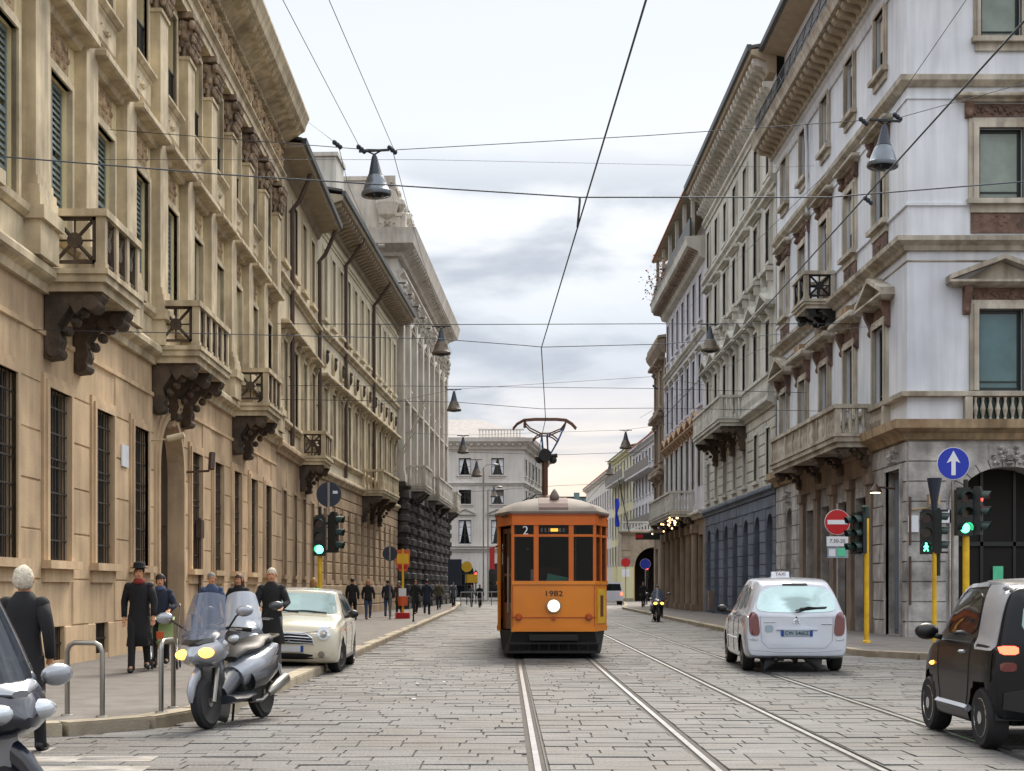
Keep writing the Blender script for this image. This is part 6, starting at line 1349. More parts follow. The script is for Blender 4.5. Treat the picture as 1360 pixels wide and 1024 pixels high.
    build('rear_body', main, lambda b: b.tube([(.95, 0, .48), (1.1, 0, .56), (1.35, 0, .62), (1.6, 0, .70), (1.85, 0, .78), (1.98, 0, .80)], [(.13, .16), (.22, .18), (.24, .16), (.22, .13), (.16, .08), (.08, .04)], 16))
    build('rear_side_panel', second, lambda b: [b.tube([(1.05, s * .17, .44), (1.3, s * .2, .48), (1.6, s * .19, .56), (1.8, s * .15, .66)], [(.05, .09), (.06, .1), (.05, .08), (.03, .04)], 10) for s in (-1, 1)])
    build('seat', M['seat'], lambda b: b.tube([(.92, 0, .70), (1.05, 0, .775), (1.3, 0, .79), (1.42, 0, .82), (1.5, 0, .87), (1.75, 0, .89), (1.88, 0, .86)], [(.08, .03), (.16, .06), (.18, .065), (.18, .06), (.17, .06), (.15, .055), (.08, .03)], 14))
    build('engine', M['tr_under'], lambda b: (b.tube([(.95, 0, .36), (1.2, 0, .34), (1.45, .08, .3), (1.62, .1, .28)], [(.13, .1), (.14, .11), (.08, .09), (.05, .06)], 10), b.box(1.05, 1.3, -.16, .16, .22, .42)))
    build('exhaust', M['steel_dull'], lambda b: (b.tube([(1.1, -.12, .22), (1.25, -.18, .22), (1.4, -.19, .28)], .022, 8), b.tube([(1.38, -.2, .28), (1.45, -.2, .31), (1.85, -.21, .42), (1.9, -.21, .43)], [.03, .06, .065, .03], 12)))
    build('shock_absorber', M['steel_dull'], lambda b: [b.tube([(1.62, s * .13, .30), (1.5, s * .14, .58)], .028, 8) for s in (-1, 1)])
    build('tail_light', M['tail_red'], lambda b: b.ball((1.96, 0, .80), (.04, .12, .035), 10, 6), True)
    build('grab_rail', M['steel_dull'], lambda b: b.tube([(1.55, -.18, .88), (1.85, -.17, .92), (2.0, 0, .93), (1.85, .17, .92), (1.55, .18, .88)], .014, 6))
    build('rear_mudguard', M['tr_under'], lambda b: b.tube([(1.8, 0, .66), (1.95, 0, .55), (2.05, 0, .40)], [(.08, .02)] * 3, 8)); build('number_plate', M['plate_white'], lambda b: b.box(2.03, 2.04, -.09, .09, .42, .58))
    build('stand', M['tr_under'], lambda b: [b.tube([(1.15, s * .1, .26), (1.22, s * .18, .02 - (.02 * s))], .014, 6) for s in (-1, 1)])
    if case: build('top_case', second, lambda b: (b.tube([(1.75, 0, 1.08), (1.82, 0, 1.08), (2.1, 0, 1.08), (2.18, 0, 1.08)], [(.14, .1), (.21, .15), (.21, .15), (.15, .11)], 14)))
    return r
scooter('silver and graphite maxi-scooter with smoked screen and amber lamp, rounding the kerb left of centre', (-3.16, 14.55, 0), R(75), M['sc_silver'], M['sc_dark'], M['screen'], 'amber', False, lean=R(-5))
scooter('dark scooter with tall clear windscreen parked at the kerb just behind the silver one', (-3.46, 19.2, 0), R(100), M['sc_grey'], M['sc_silver'], M['screen_clear'])
scooter('navy and silver scooter with big dark screen, cut off by the bottom left corner', (-2.37, 7.3, 0), R(146), M['sc_navy'], M['sc_silver'], M['screen_dark'], big=False, lean=R(-3), mdz=-.27).scale = (1.05, 1.05, 1.05)
# ================================================================ street furniture
def PX(px, py, Y): return ((px - 672) * Y / FPX, Y, EYE + (780 - py) * Y / FPX)     # measured from the photograph: pixel and distance to metres
def sub(r, n, m, fn, smooth='auto', par=None, loc=(0, 0, 0), rz=0):
    b = MB(); fn(b); return b.build(n, m, par or r, loc, rz, smooth=smooth)
def light_head(r, x, y, z, rz, lit=None, n=3, w=.30, ped=False, name='signal_head'):
    """signal head facing -y before rotation; z is its bottom"""
    h = .32 * n
    o = sub(r, name, M['tl_black'], lambda b: (b.box(-w / 2, w / 2, 0, .16, 0, h), b.box(-w / 2 + .02, w / 2 - .02, .16, .20, .03, h - .03), b.box(-w / 2 + .04, w / 2 - .04, .02, .14, h, h + .05)), None, None, (x, y, z), rz)
    for k in range(n):
        nm = {3: ('g', 'y', 'r'), 2: ('g', 'r')}[n][k]; zz = .16 + .32 * k
        on = lit == nm
        m = M[{'g': 'lit_green', 'r': 'lit_red', 'y': 'lens_off_y'}[nm]] if on else M['lens_off_' + nm]
        if ped and on:
            sub(r, 'signal_lens', m, lambda b: (b.ball((0, -.008, zz + .075), (.022, .01, .024), 8, 6), b.tube([(0, -.008, zz + .05), (0, -.008, zz - .01)], .026, 6), b.tube([(0, -.008, zz), (-.045, -.008, zz - .09)], .015, 5), b.tube([(0, -.008, zz), (.045, -.008, zz - .09)], .015, 5), b.tube([(0, -.008, zz + .04), (.05, -.008, zz)], .011, 5), b.tube([(0, -.008, zz + .04), (-.05, -.008, zz)], .011, 5)), None, o)
        else: sub(r, 'signal_lens', m, lambda b: b.lathe([(.105, -.012), (.10, .01)], 20, (0, 0, zz), 'y'), None, o)
        def vis(b):
            N_ = 12; vs = []
            for k2 in range(N_ + 1):
                a = PI * (-.12 + 1.24 * k2 / N_)
                vs += [(.118 * math.cos(a), 0, zz + .118 * math.sin(a)), (.118 * math.cos(a), -.20 + .05 * (1 - math.sin(max(0, a))), zz + .118 * math.sin(a) - .01)]
            b.add(vs, [(2 * k2, 2 * k2 + 1, 2 * k2 + 3, 2 * k2 + 2) for k2 in range(N_)])
        sub(r, 'visor', M['tl_green'], vis, None, o)
    return o
def disc_sign(r, x, y, z, rad, face, back='sign_back', yaw=0, rim=True):
    o = sub(r, 'sign_disc', M[back], lambda b: b.lathe([(rad, -.012), (rad, .012)], 32, (0, 0, 0), 'y'), None, None, (x, y, z), yaw)
    if face: sub(r, 'sign_face', M[face], lambda b: b.lathe([(rad * .97, -.016), (rad * .97, -.0125)], 32, (0, 0, 0), 'y'), None, o)
    return o
def pole(r, x, y, h, rad=.055, m='yellow', z0=0): sub(r, 'pole', M[m], lambda b: (b.tube([(x, y, z0), (x, y, h)], rad, 12), b.lathe([(rad * 1.7, z0), (rad * 1.5, z0 + .05), (rad, z0 + .07)], 12, (x, y, 0))))
# left light, Y = 35.6
X_, Y_, _ = PX(425, 0, 35.6)
t = thing('traffic_light', 'yellow-poled traffic light showing green on the left pavement, round sign back on top', 'traffic light', (X_, Y_, KH))
pole(t, 0, 0, 2.25); light_head(t, 0, -.12, 2.12, 0, 'g'); light_head(t, .42, .02, 2.2, R(78), None)
sub(t, 'bracket', M['tl_black'], lambda b: (b.box(-.05, .45, -.03, .03, 2.2, 2.26), b.box(-.05, .45, -.03, .03, 2.9, 2.96), b.tube([(0, 0, 2.2), (0, 0, 3.35)], .04, 8)))
sub(t, 'sign_post', M['steel_dull'], lambda b: b.box(.20, .25, -.06, -.03, 3.0, 3.95)); o = disc_sign(t, .22, 0, 3.65, .31, None); sub(t, 'sign_bar', M['steel_dull'], lambda b: b.box(-.03, .03, -.03, -.013, -.29, .29), None, o); sub(t, 'sign_sticker', M['sign_white'], lambda b: b.box(.10, .22, -.016, -.013, .02, .09), None, o)
# far left small sign and tram stop
X_, Y_, _ = PX(518, 0, 60)
t = thing('road_sign', 'back of a round road sign on a thin pole, left of the orange tram-stop sign', 'sign', (X_, Y_, KH)); pole(t, 0, 0, 2.9, .035, 'steel_dull'); o = disc_sign(t, 0, -.05, 2.75, .31, None); sub(t, 'sign_bar', M['steel_dull'], lambda b: b.box(-.03, .03, -.03, -.013, -.29, .29), None, o)
X_, Y_, _ = PX(535, 0, 61.5)
t = thing('tram_stop', 'orange tram-stop sign with yellow panel on a pole with a red base', 'sign', (X_, Y_, KH)); pole(t, 0, 0, 3.0, .05, 'sign_yellow')
sub(t, 'sign_board', M['sign_orange'], lambda b: b.add([(-.3, -.03, 2.35), (-.15, -.03, 2.02), (.15, -.03, 2.02), (.3, -.03, 2.35), (.3, -.03, 2.95), (-.3, -.03, 2.95), (-.3, .03, 2.35), (-.15, .03, 2.02), (.15, .03, 2.02), (.3, .03, 2.35), (.3, .03, 2.95), (-.3, .03, 2.95)], [(0, 1, 2, 3, 4, 5), (6, 7, 8, 9, 10, 11)] + [(i, (i + 1) % 6, (i + 1) % 6 + 6, i + 6) for i in range(6)]), None)
sub(t, 'sign_panel', M['sign_yellow'], lambda b: b.box(-.25, .25, -.035, -.031, 2.36, 2.78), None); sub(t, 'sign_band', M['sign_red'], lambda b: b.box(-.2, .2, -.035, -.031, 2.12, 2.3), None)
sub(t, 'timetable', M['sign_white'], lambda b: b.box(-.17, .15, -.10, -.06, .95, 1.30), None); sub(t, 'litter_bin', M['sign_orange'], lambda b: b.loft([(0, 0, .55, .2, .16), (0, 0, .95, .22, .18)])); sub(t, 'base', M['sign_red'], lambda b: b.box(-.3, .3, -.3, .3, -.02, .25), None)
X_, Y_, _ = PX(549, 0, 56)
t = thing('pavement_post', 'slim dark post standing on the pavement in front of the black rusticated columns', 'post', (X_, Y_, KH)); pole(t, 0, 0, 1.7, .03, 'iron')
# right: three poles
t = thing('traffic_light', 'leftmost yellow signal pole on the right, its heads turned left beside the no-entry sign', 'traffic light', (*PX(1151, 0, 34.5)[:2], KH))
pole(t, 0, 0, 3.02, .062); sub(t, 'pole_cap', M['tl_green'], lambda b: (b.tube([(0, 0, 3.0), (0, 0, 3.25)], .07, 10), b.tube([(-.12, 0, 3.27), (.02, 0, 3.27)], .05, 8))); light_head(t, -.16, .04, 2.16, R(-68), None); light_head(t, -.30, .16, 2.14, R(-80), None)
sub(t, 'bracket', M['tl_black'], lambda b: (b.box(-.25, .07, -.03, .03, 2.2, 2.25), b.box(-.25, .07, -.03, .03, 3.0, 3.05)))
t = thing('no_entry_sign', 'round red no-entry sign with white bar above two small white plates', 'sign', (*PX(1112, 0, 36.0)[:2], KH))
pole(t, 0, .05, 3.45, .03, 'steel_dull'); o = disc_sign(t, 0, 0, 2.98, .32, 'sign_red', 'sign_white'); sub(t, 'sign_bar', M['sign_white'], lambda b: b.box(-.25, .25, -.022, -.017, -.055, .055), None, o)
sub(t, 'sign_plate', M['sign_white'], lambda b: b.box(-.27, .27, -.02, .0, 2.37, 2.62), None); sub(t, 'sign_plate', M['plate_slate'], lambda b: b.box(-.25, .27, -.02, 0, 2.08, 2.34), None); sub(t, 'green_sticker', M['green_glow'], lambda b: b.box(-.0, .20, -.028, -.021, 2.12, 2.32), None)
text('sign_lettering', '7.30-20', .13, M['tr_under'], t, (0, -.022, 2.50)); sub(t, 'sign_box', M['sign_white'], lambda b: b.box(-.21, -.05, -.026, -.021, 2.12, 2.30), None)
t = thing('traffic_light', 'middle yellow signal pole with green walking figure and black funnel on top, right pavement', 'traffic light', (*PX(1241, 0, 32.0)[:2], KH))
pole(t, 0, 0, 2.98, .052); light_head(t, -.19, -.02, 2.08, R(-12), 'g', 3, .26, True); light_head(t, .16, .05, 2.10, R(80), None)
sub(t, 'siren_horn', M['sign_back'], lambda b: b.tube([(0, 0, 3.0), (-.0, 0, 3.25), (0, 0, 3.78)], [.06, .075, .165], 14)); sub(t, 'bracket', M['tl_black'], lambda b: (b.box(-.25, .3, -.03, .04, 3.03, 3.08), b.box(-.25, .3, -.03, .04, 2.1, 2.14))); sub(t, 'cable', M['tl_black'], lambda b: b.tube([(.10, .03, 2.15), (.10, .03, 1.6)], .045, 8))
t = thing('traffic_light', 'rightmost yellow signal pole with a glowing green lamp and a second head lit red', 'traffic light', (*PX(1283, 0, 30.0)[:2], KH))
pole(t, 0, 0, 2.65, .07); light_head(t, -.06, -.12, 2.42, R(6), 'g', 3, .34); light_head(t, .34, .03, 2.45, R(62), 'r', 3, .34); sub(t, 'bracket', M['tl_black'], lambda b: (b.box(-.1, .42, -.03, .03, 2.55, 2.6), b.box(-.1, .42, -.03, .03, 3.3, 3.36), b.tube([(0, .02, 2.6), (0, .02, 3.6)], .05, 8)))
t = thing('one_way_sign', 'blue round sign with white upward arrow above the signals at the right corner', 'sign', (*PX(1266, 0, 30.4)[:2], KH))
pole(t, 0, .05, 3.6, .03, 'steel_dull'); o = disc_sign(t, 0, 0, 3.97, .345, 'sign_blue', 'sign_white')
sub(t, 'arrow', M['sign_white'], lambda b: b.add([(x, y, z) for y in (-.022, -.017) for x, z in ((-.045, -.25), (.045, -.25), (.045, .05), (.145, .01), (0, .27), (-.145, .01), (-.045, .05))], [(0, 1, 2, 6), (2, 3, 4), (2, 4, 6), (4, 5, 6)] + [(i, (i + 1) % 7, (i + 1) % 7 + 7, i + 7) for i in range(7)]), None, o)
# bicycle hoops on the left pavement
def hoop(p0, p1, lab):
    r = thing('bike_hoop', lab, 'bike rack', (*p0, KH), 0, 'bicycle hoops on the left pavement'); d = Vector((p1[0] - p0[0], p1[1] - p0[1], 0)); q = .09; u = d.normalized(); H = .76
    P = [Vector((0, 0, -.05)), Vector((0, 0, H - q)), u * .03 + Vector((0, 0, H - .03)), u * q + Vector((0, 0, H)), d - u * q + Vector((0, 0, H)), d - u * .03 + Vector((0, 0, H - .03)), d + Vector((0, 0, H - q)), d + Vector((0, 0, -.05))]
    sub(r, 'hoop', M['steel_dull'], lambda b: b.tube(P, .027, 12)); 
    for p in (Vector((0, 0, 0)), d): sub(r, 'base_flange', M['steel_dull'], lambda b: b.lathe([(.07, 0), (.06, .012), (.03, .014)], 12, p))
hoop((-4.60, 15.0), (-4.19, 14.85), 'steel bicycle hoop beside the white-haired woman, left of the silver scooter')
hoop((-3.70, 15.35), (-3.72, 16.0), 'steel bicycle hoop partly hidden behind the front of the silver scooter')
# far street bits
def far_light(x, y, Y, lab, col, extra=None):
    t = thing('far_signal', lab, 'traffic light', (*PX(x, 0, Y)[:2], KH)); h = EYE + (780 - y) * Y / FPX - KH; pole(t, 0, 0, h + .3, .05, 'iron'); light_head(t, 0, -.1, h - (.8 if col == 'r' else .2), 0, col)
    return t
far_light(632, 762, 118, 'distant black traffic light showing red, left of the tram beside a yellow lamp', 'r')
far_light(859, 755, 112, 'distant traffic light showing red by the archway on the right', 'r')
t = thing('yellow_beacon_sign', 'round glowing yellow sign over a square yellow plate at the far left crossing', 'sign', (*PX(620, 0, 112)[:2], KH)); pole(t, 0, 0, 3.2, .05, 'tl_green'); sub(t, 'beacon', M['sign_yellow'], lambda b: (b.lathe([(.42, -.05), (.42, .05)], 20, (0, 0, 2.95), 'y'))); sub(t, 'sign_plate', M['sign_yellow'], lambda b: b.box(-.1, .85, -.04, 0, 1.7, 2.35), None)
t = thing('dark_kiosk_sign', 'dark square advertising panel on a post at the far left pavement end', 'sign', (*PX(604, 0, 105)[:2], KH)); pole(t, 0, 0, 2.4, .05, 'iron'); sub(t, 'panel', M['sign_back'], lambda b: b.box(-.5, .5, -.08, .08, 1.5, 3.4), None)
t = thing('blue_arrow_sign', 'distant small blue round sign in front of the archway', 'sign', (*PX(857, 0, 108)[:2], KH)); pole(t, 0, 0, 3.0, .03, 'steel_dull'); disc_sign(t, 0, -.04, 3.1, .4, 'sign_blue', 'sign_white')
t = thing('no_parking_sign', 'distant small purple and white parking sign left of the archway', 'sign', (*PX(831, 0, 130)[:2], KH)); pole(t, 0, 0, 3.4, .04, 'steel_dull'); disc_sign(t, 0, -.04, 3.6, .42, 'sign_red', 'sign_blue'); sub(t, 'sign_plate', M['sign_white'], lambda b: b.box(-.35, .35, -.03, 0, 2.3, 3.0), None)
t = thing('yellow_notice_panel', 'tall yellow notice panel against the archway wall', 'sign', (*PX(831, 0, 136)[:2], KH)); sub(t, 'panel', M['r6wall'], lambda b: (b.box(-.75, .75, -.05, .05, .3, 3.3),), None); sub(t, 'frame', M['sign_yellow'], lambda b: (b.box(-.8, -.76, -.06, .06, 0, 3.4), b.box(.76, .8, -.06, .06, 0, 3.4)), None)
t = thing('flag', 'blue flags hanging from a slanting pole above the archway on the right', 'flag', (*PX(833, 0, 138)[:2], 7.0)); sub(t, 'flagpole', M['iron'], lambda b: b.tube([(.2, 0, -.2), (-.9, -1.0, 4.8)], .05, 6))
def cloth(b, x):
    vs = []
    for i in range(9):
        for k in range(5): vs.append((x + (k - 2) * .09 * (1 + .4 * math.sin(i * 1.1)) + .05 * math.sin(i), -.6 + .14 * math.sin(k * 1.9 + i * .6), 3.0 - i * .34))
    b.add(vs, [(i * 5 + k, i * 5 + k + 1, i * 5 + k + 6, i * 5 + k + 5) for i in range(8) for k in range(4)])
sub(t, 'flag_cloth', M['sign_blue'], lambda b: cloth(b, -1.05), True)
for k, (x, y0, Y, h) in enumerate(((642, 0, 128, 12), (648, 0, 135, 10.5))):
    t = thing('tall_street_lamp', ['tall thin lamp standard in front of the pale corner block', 'second, shorter lamp standard just right of the tall one'][k], 'street lamp', (*PX(x, 0, Y)[:2], KH)); pole(t, 0, 0, h, .07, 'steel_dull'); sub(t, 'lamp_arm', M['steel_dull'], lambda b: (b.tube([(0, 0, h), (.3, 0, h + .3), (.9, 0, h + .35)], .04, 6), b.ball((1.1, 0, h + .3), (.3, .12, .1))))
t = thing('street_railing', 'low grey railing along the far left kerb near the crossing', 'railing', (*PX(612, 0, 100)[:2], KH)); sub(t, 'rails', M['steel_dull'], lambda b: ([b.tube([(k * .7, k * 1.5, 0), (k * .7, k * 1.5, 1.0)], .03, 6) for k in range(5)], [b.tube([(0, 0, z), (2.8, 6, z)], .025, 6) for z in (.5, 1.0)]))
t = thing('white_van', 'distant white van with red lights beyond the tram at the right of the street', 'van', (*PX(814, 0, 118)[:2], 0))
sub(t, 'body', M['white_car'], lambda b: b.add([(-.85, 0, .35), (.85, 0, .35), (.85, 0, 1.1), (-.85, 0, 1.1), (-.72, .12, 1.9), (.72, .12, 1.9), (-.85, 4.2, .35), (.85, 4.2, .35), (.85, 4.2, 1.0), (-.85, 4.2, 1.0), (-.7, 3.0, 1.85), (.7, 3.0, 1.85)], [(0, 1, 2, 3), (3, 2, 5, 4), (6, 7, 8, 9), (9, 8, 11, 10), (4, 5, 11, 10), (0, 3, 9, 6), (1, 7, 8, 2), (2, 8, 11, 5), (3, 4, 10, 9)]), None)
sub(t, 'rear_window', M['car_glass'], lambda b: b.add([(-.7, -.01, 1.2), (.7, -.01, 1.2), (.6, .08, 1.75), (-.6, .08, 1.75)], [(0, 1, 2, 3)]), None)
for s in (-1, 1): sub(t, 'tail_light', M['lit_tail'], lambda b: b.box(s * .72 - .09, s * .72 + .09, -.03, -.005, .8, 1.05), None); sub(t, 'wheel', M['tyre'], lambda b: b.lathe([(.3, -.1), (.3, .1)], 16, (s * .7, .6, .3), 'x')); sub(t, 'wheel', M['tyre'], lambda b: b.lathe([(.3, -.1), (.3, .1)], 16, (s * .7, 3.4, .3), 'x'))

# ================================================================ overhead wires and pendant lamps
def wire(label, pts, r=.011, sag=0., cat='cable'):
    P = [Vector(p) for p in pts]; out = []
    for i in range(len(P) - 1):
        k = 12 if sag else 2
        for j in range(k): t = j / k; q = P[i].lerp(P[i + 1], t); q.z -= sag * 4 * t * (1 - t); out.append(q)
    out.append(P[-1]); b = MB(); b.tube(out, r * .8, 6); o = b.build('overhead_wire', M['wire'], smooth=True); tag(o, label, cat, 'overhead wires'); return o
wire('dark contact wire running from the top of the picture down to the tram pantograph', [(.98, -4, 5.6), PX(858, 0, 10), PX(719, 462, 24.3), (.93, 33.6, 5.42), (.98, 60, 5.5), (.9, 110, 5.5)], .011)
wire('contact wire of the right-hand track slanting down from the upper right corner', [(3.75, -4, 5.6), (3.75, 10, 5.57), (3.75, 24, 5.5), (3.75, 40, 5.5), (3.8, 110, 5.5)], .011)
wire('cross wire carrying the contact wire support in the upper middle of the sky', [PX(-60, 203, 15.6), PX(300, 232, 15.9), PX(535, 247, 15.9), PX(770, 262, 15.9), PX(1100, 262, 16.2), PX(1400, 238, 16.5)], .010)
wire('short insulated dropper and clamp joining the cross wire to the contact wire', [PX(770, 262, 15.9), PX(770, 268, 15.9), PX(767, 302, 15.95)], .016)
def lampwire(label, pts, **k): return wire(label, pts, **k)
wire('cross wire carrying the two large bell lamps near the top', [(-7.65, 27.5, EYE + 608 * 27.5 / FPX), PX(478, 198, 26), PX(526, 199, 26), PX(860, 180, 26), PX(1145, 160, 26), PX(1195, 156, 26), PX(1400, 100, 27)], .009)
wire('faint high cross wire just below the bell lamp wire', [PX(113, 212, 27), PX(560, 212, 30), PX(1040, 222, 40), (10.8, 50, 16.2)], .006)
wire('horizontal span wire crossing the street above the far pendant lamps', [(-7.9, 48, EYE + 350 * 48 / FPX), PX(600, 431, 44), PX(880, 430, 44), (10.8, 44, EYE + 350 * 44 / FPX)], .016)
wire('slightly sloping span wire that holds the contact wire in the middle of the sky', [(-7.6, 23, EYE + 342 * 23 / FPX), PX(580, 450, 24), PX(700, 459, 24.3), PX(720, 461, 24.3), PX(880, 457, 25), (10.9, 40.5, 8.9)], .009)
wire('lower span wire above the pantograph, upper of two', [(-7.6, 50, EYE + 268 * 50 / FPX), PX(605, 513, 50), PX(868, 516, 50), (10.8, 51, 8.4)], .012)
wire('lowest span wire right above the pantograph bow', [(-7.6, 44, EYE + 250 * 44 / FPX), PX(605, 534, 42), PX(720, 543, 40), PX(870, 542, 42), (10.8, 45, 7)], .011)
wire('thin guy wire from the top edge to the left end of the bell lamp arm', [PX(360, -30, 18), PX(478, 196, 26)], .007)
wire('thin guy wire from the top edge to the right end of the bell lamp arm', [PX(424, -30, 18), PX(522, 196, 26)], .007)
wire('thin slanting wire from the far right lamp down towards the middle of the right facades', [PX(1290, -10, 22), PX(1180, 150, 26), PX(925, 398, 46), PX(905, 420, 60)], .008)
wire('thin wire from the palazzo eave to the small insulator left of the bell lamp', [PX(404, 158, 46), PX(446, 190, 26)], .006)
wire('thin drooping wire from the eave insulator down behind the left facades', [PX(450, 195, 26), PX(462, 245, 34), PX(560, 470, 60)], .008)
wire('thin drooping wire from the bell lamp insulator down towards the ornate palace', [PX(522, 202, 26), PX(548, 300, 40), PX(600, 470, 70)], .008)
wire('slack wire along the right facades at balcony level', [(10.2, 39.5, 9.2), PX(1000, 468, 48), PX(850, 555, 90)], .010)
wire('high distant cross wire above the archway', [PX(600, 600, 100), PX(745, 604, 100), PX(860, 600, 100)], .02)
wire('distant cross wire just over the tram roof', [PX(600, 655, 120), PX(740, 645, 120), PX(870, 640, 120)], .02)
def insul(x, y, Y, lab):
    p = PX(x, y, Y); b = MB(); 
    for k in (-1, 0, 1): b.ball((k * .05, 0, -k * .04), (.045, .05, .05), 8, 6)
    tag(b.build('insulator', M['sign_back'], None, p, 0, True), lab, 'insulator', 'insulators on the wires')
insul(448, 192, 26, 'small dark insulator at the left of the bell lamp arm'); insul(480, 198, 26, 'dark insulator touching the left end of the bell lamp arm'); insul(521, 199, 26, 'dark insulator at the right end of the bell lamp arm')
insul(1147, 161, 26, 'dark insulator left of the right bell lamp'); insul(1192, 155, 26, 'dark insulator right of the right bell lamp'); insul(870, 514, 50, 'small insulator beside the right facades above the archway'); insul(1153, 266, 26, 'small insulator on the diagonal wire below the right bell lamp')
def bell(x, ytop, ybot, Y, lab, m='lampmetal', tilt=0):
    p = PX(x, ybot, Y); H = (ybot - ytop) * Y / FPX; r_ = H * .36
    t = thing('pendant_lamp', lab, 'street lamp', p, 0, 'bell lamps hanging over the street'); t.rotation_euler = (0, tilt, 0)
    sub(t, 'lamp_shade', M[m], lambda b: b.lathe([(r_ * .97, 0), (r_, .015), (r_ * .98, H * .09), (r_ * .9, H * .11), (r_ * .70, H * .32), (r_ * .56, H * .44), (r_ * .40, H * .52), (r_ * .15, H * .9), (r_ * .05, H * .98)], 20), 'auto')
    sub(t, 'lamp_neck', M['sign_back'], lambda b: b.lathe([(r_ * .50, H * .49), (r_ * .44, H * .52), (r_ * .19, H * .91), (r_ * .08, H)], 14), 'auto')
    sub(t, 'lamp_glass', M['glass_dark'], lambda b: b.lathe([(r_ * .2, -.05), (r_ * .9, .0), (r_ * .9, .02)], 16), True)
    sub(t, 'lamp_arm', M['tl_black'], lambda b: (b.box(-r_ * 1.0, r_ * 1.0, -.03, .03, H * 1.05, H * 1.09), b.tube([(-r_ * .5, 0, H * 1.07), (0, 0, H * .98), (r_ * .5, 0, H * 1.07)], .015, 6)))
bell(500, 204, 260, 26, 'large grey bell lamp hanging high beside the left eaves', tilt=R(-3)); bell(1172, 164, 222, 26, 'large grey bell lamp hanging before the blue-white corner house', tilt=R(3))
bell(586, 436, 471, 39, 'brown bell lamp in front of the ornate palace cornice', 'lampbrown'); bell(943, 433, 467, 47, 'brown bell lamp in front of the ivory palazzo', 'lampbrown')
bell(603, 519, 546, 75, 'dark bell lamp against the sky left of the pantograph', 'lampbrown'); bell(831, 573, 596, 88, 'small bell lamp against the sky above the grey terrace house', 'lampbrown')
bell(615, 580, 602, 92, 'small bell lamp before the corner block cornice', 'lampbrown'); bell(633, 612, 633, 104, 'smaller bell lamp before the upper windows of the corner block', 'lampbrown'); bell(810, 614, 631, 112, 'tiny bell lamp right of the tram roof in the distance', 'lampbrown'); bell(656, 646, 660, 130, 'smallest bell lamp just left of the tram roof', 'lampbrown')
wire('cross wire holding the lamp left of the pantograph', [(-7.2, 75, 10.9), PX(603, 517, 75), PX(870, 500, 75), (10.8, 75, 12)], .012)
wire('cross wire holding the two farther lamps', [(-6.5, 90, 11.2), PX(615, 578, 92), PX(831, 571, 88), (10.5, 90, 11.8)], .012)

# ================================================================ people
M['skin'] = mat('skin', S('c08a68'), rough=.6, var=.04); M['hair_white'] = mat('white_hair', S('c9c0ad'), rough=.8, var=.3, scale=30, bump=1, bscale=60); M['hair_dark'] = mat('dark_hair', S('241a15'), rough=.6, var=.2); M['hair_brown'] = mat('brown_hair', S('4a2c1c'), rough=.6, var=.2); M['hair_blond'] = mat('blond_hair', S('9a7346'), rough=.7, var=.2); M['hair_grey'] = mat('grey_hair', S('8d8883'), rough=.8, var=.15)
for k_, h_ in (('black', '17171a'), ('navy', '1f2636'), ('grey', '4c4f54'), ('blue', '3d4a66'), ('jeans', '3b4a63'), ('brown', '4b382c'), ('olive', '45432f'), ('red', '7c2a22'), ('cream', 'b3a88f')): M['cl_' + k_] = mat(k_ + '_cloth', S(h_), rough=.9, var=.12, scale=8, bump=.2)
M['shoe'] = mat('black_shoe_leather', S('141210'), rough=.4, var=.1)
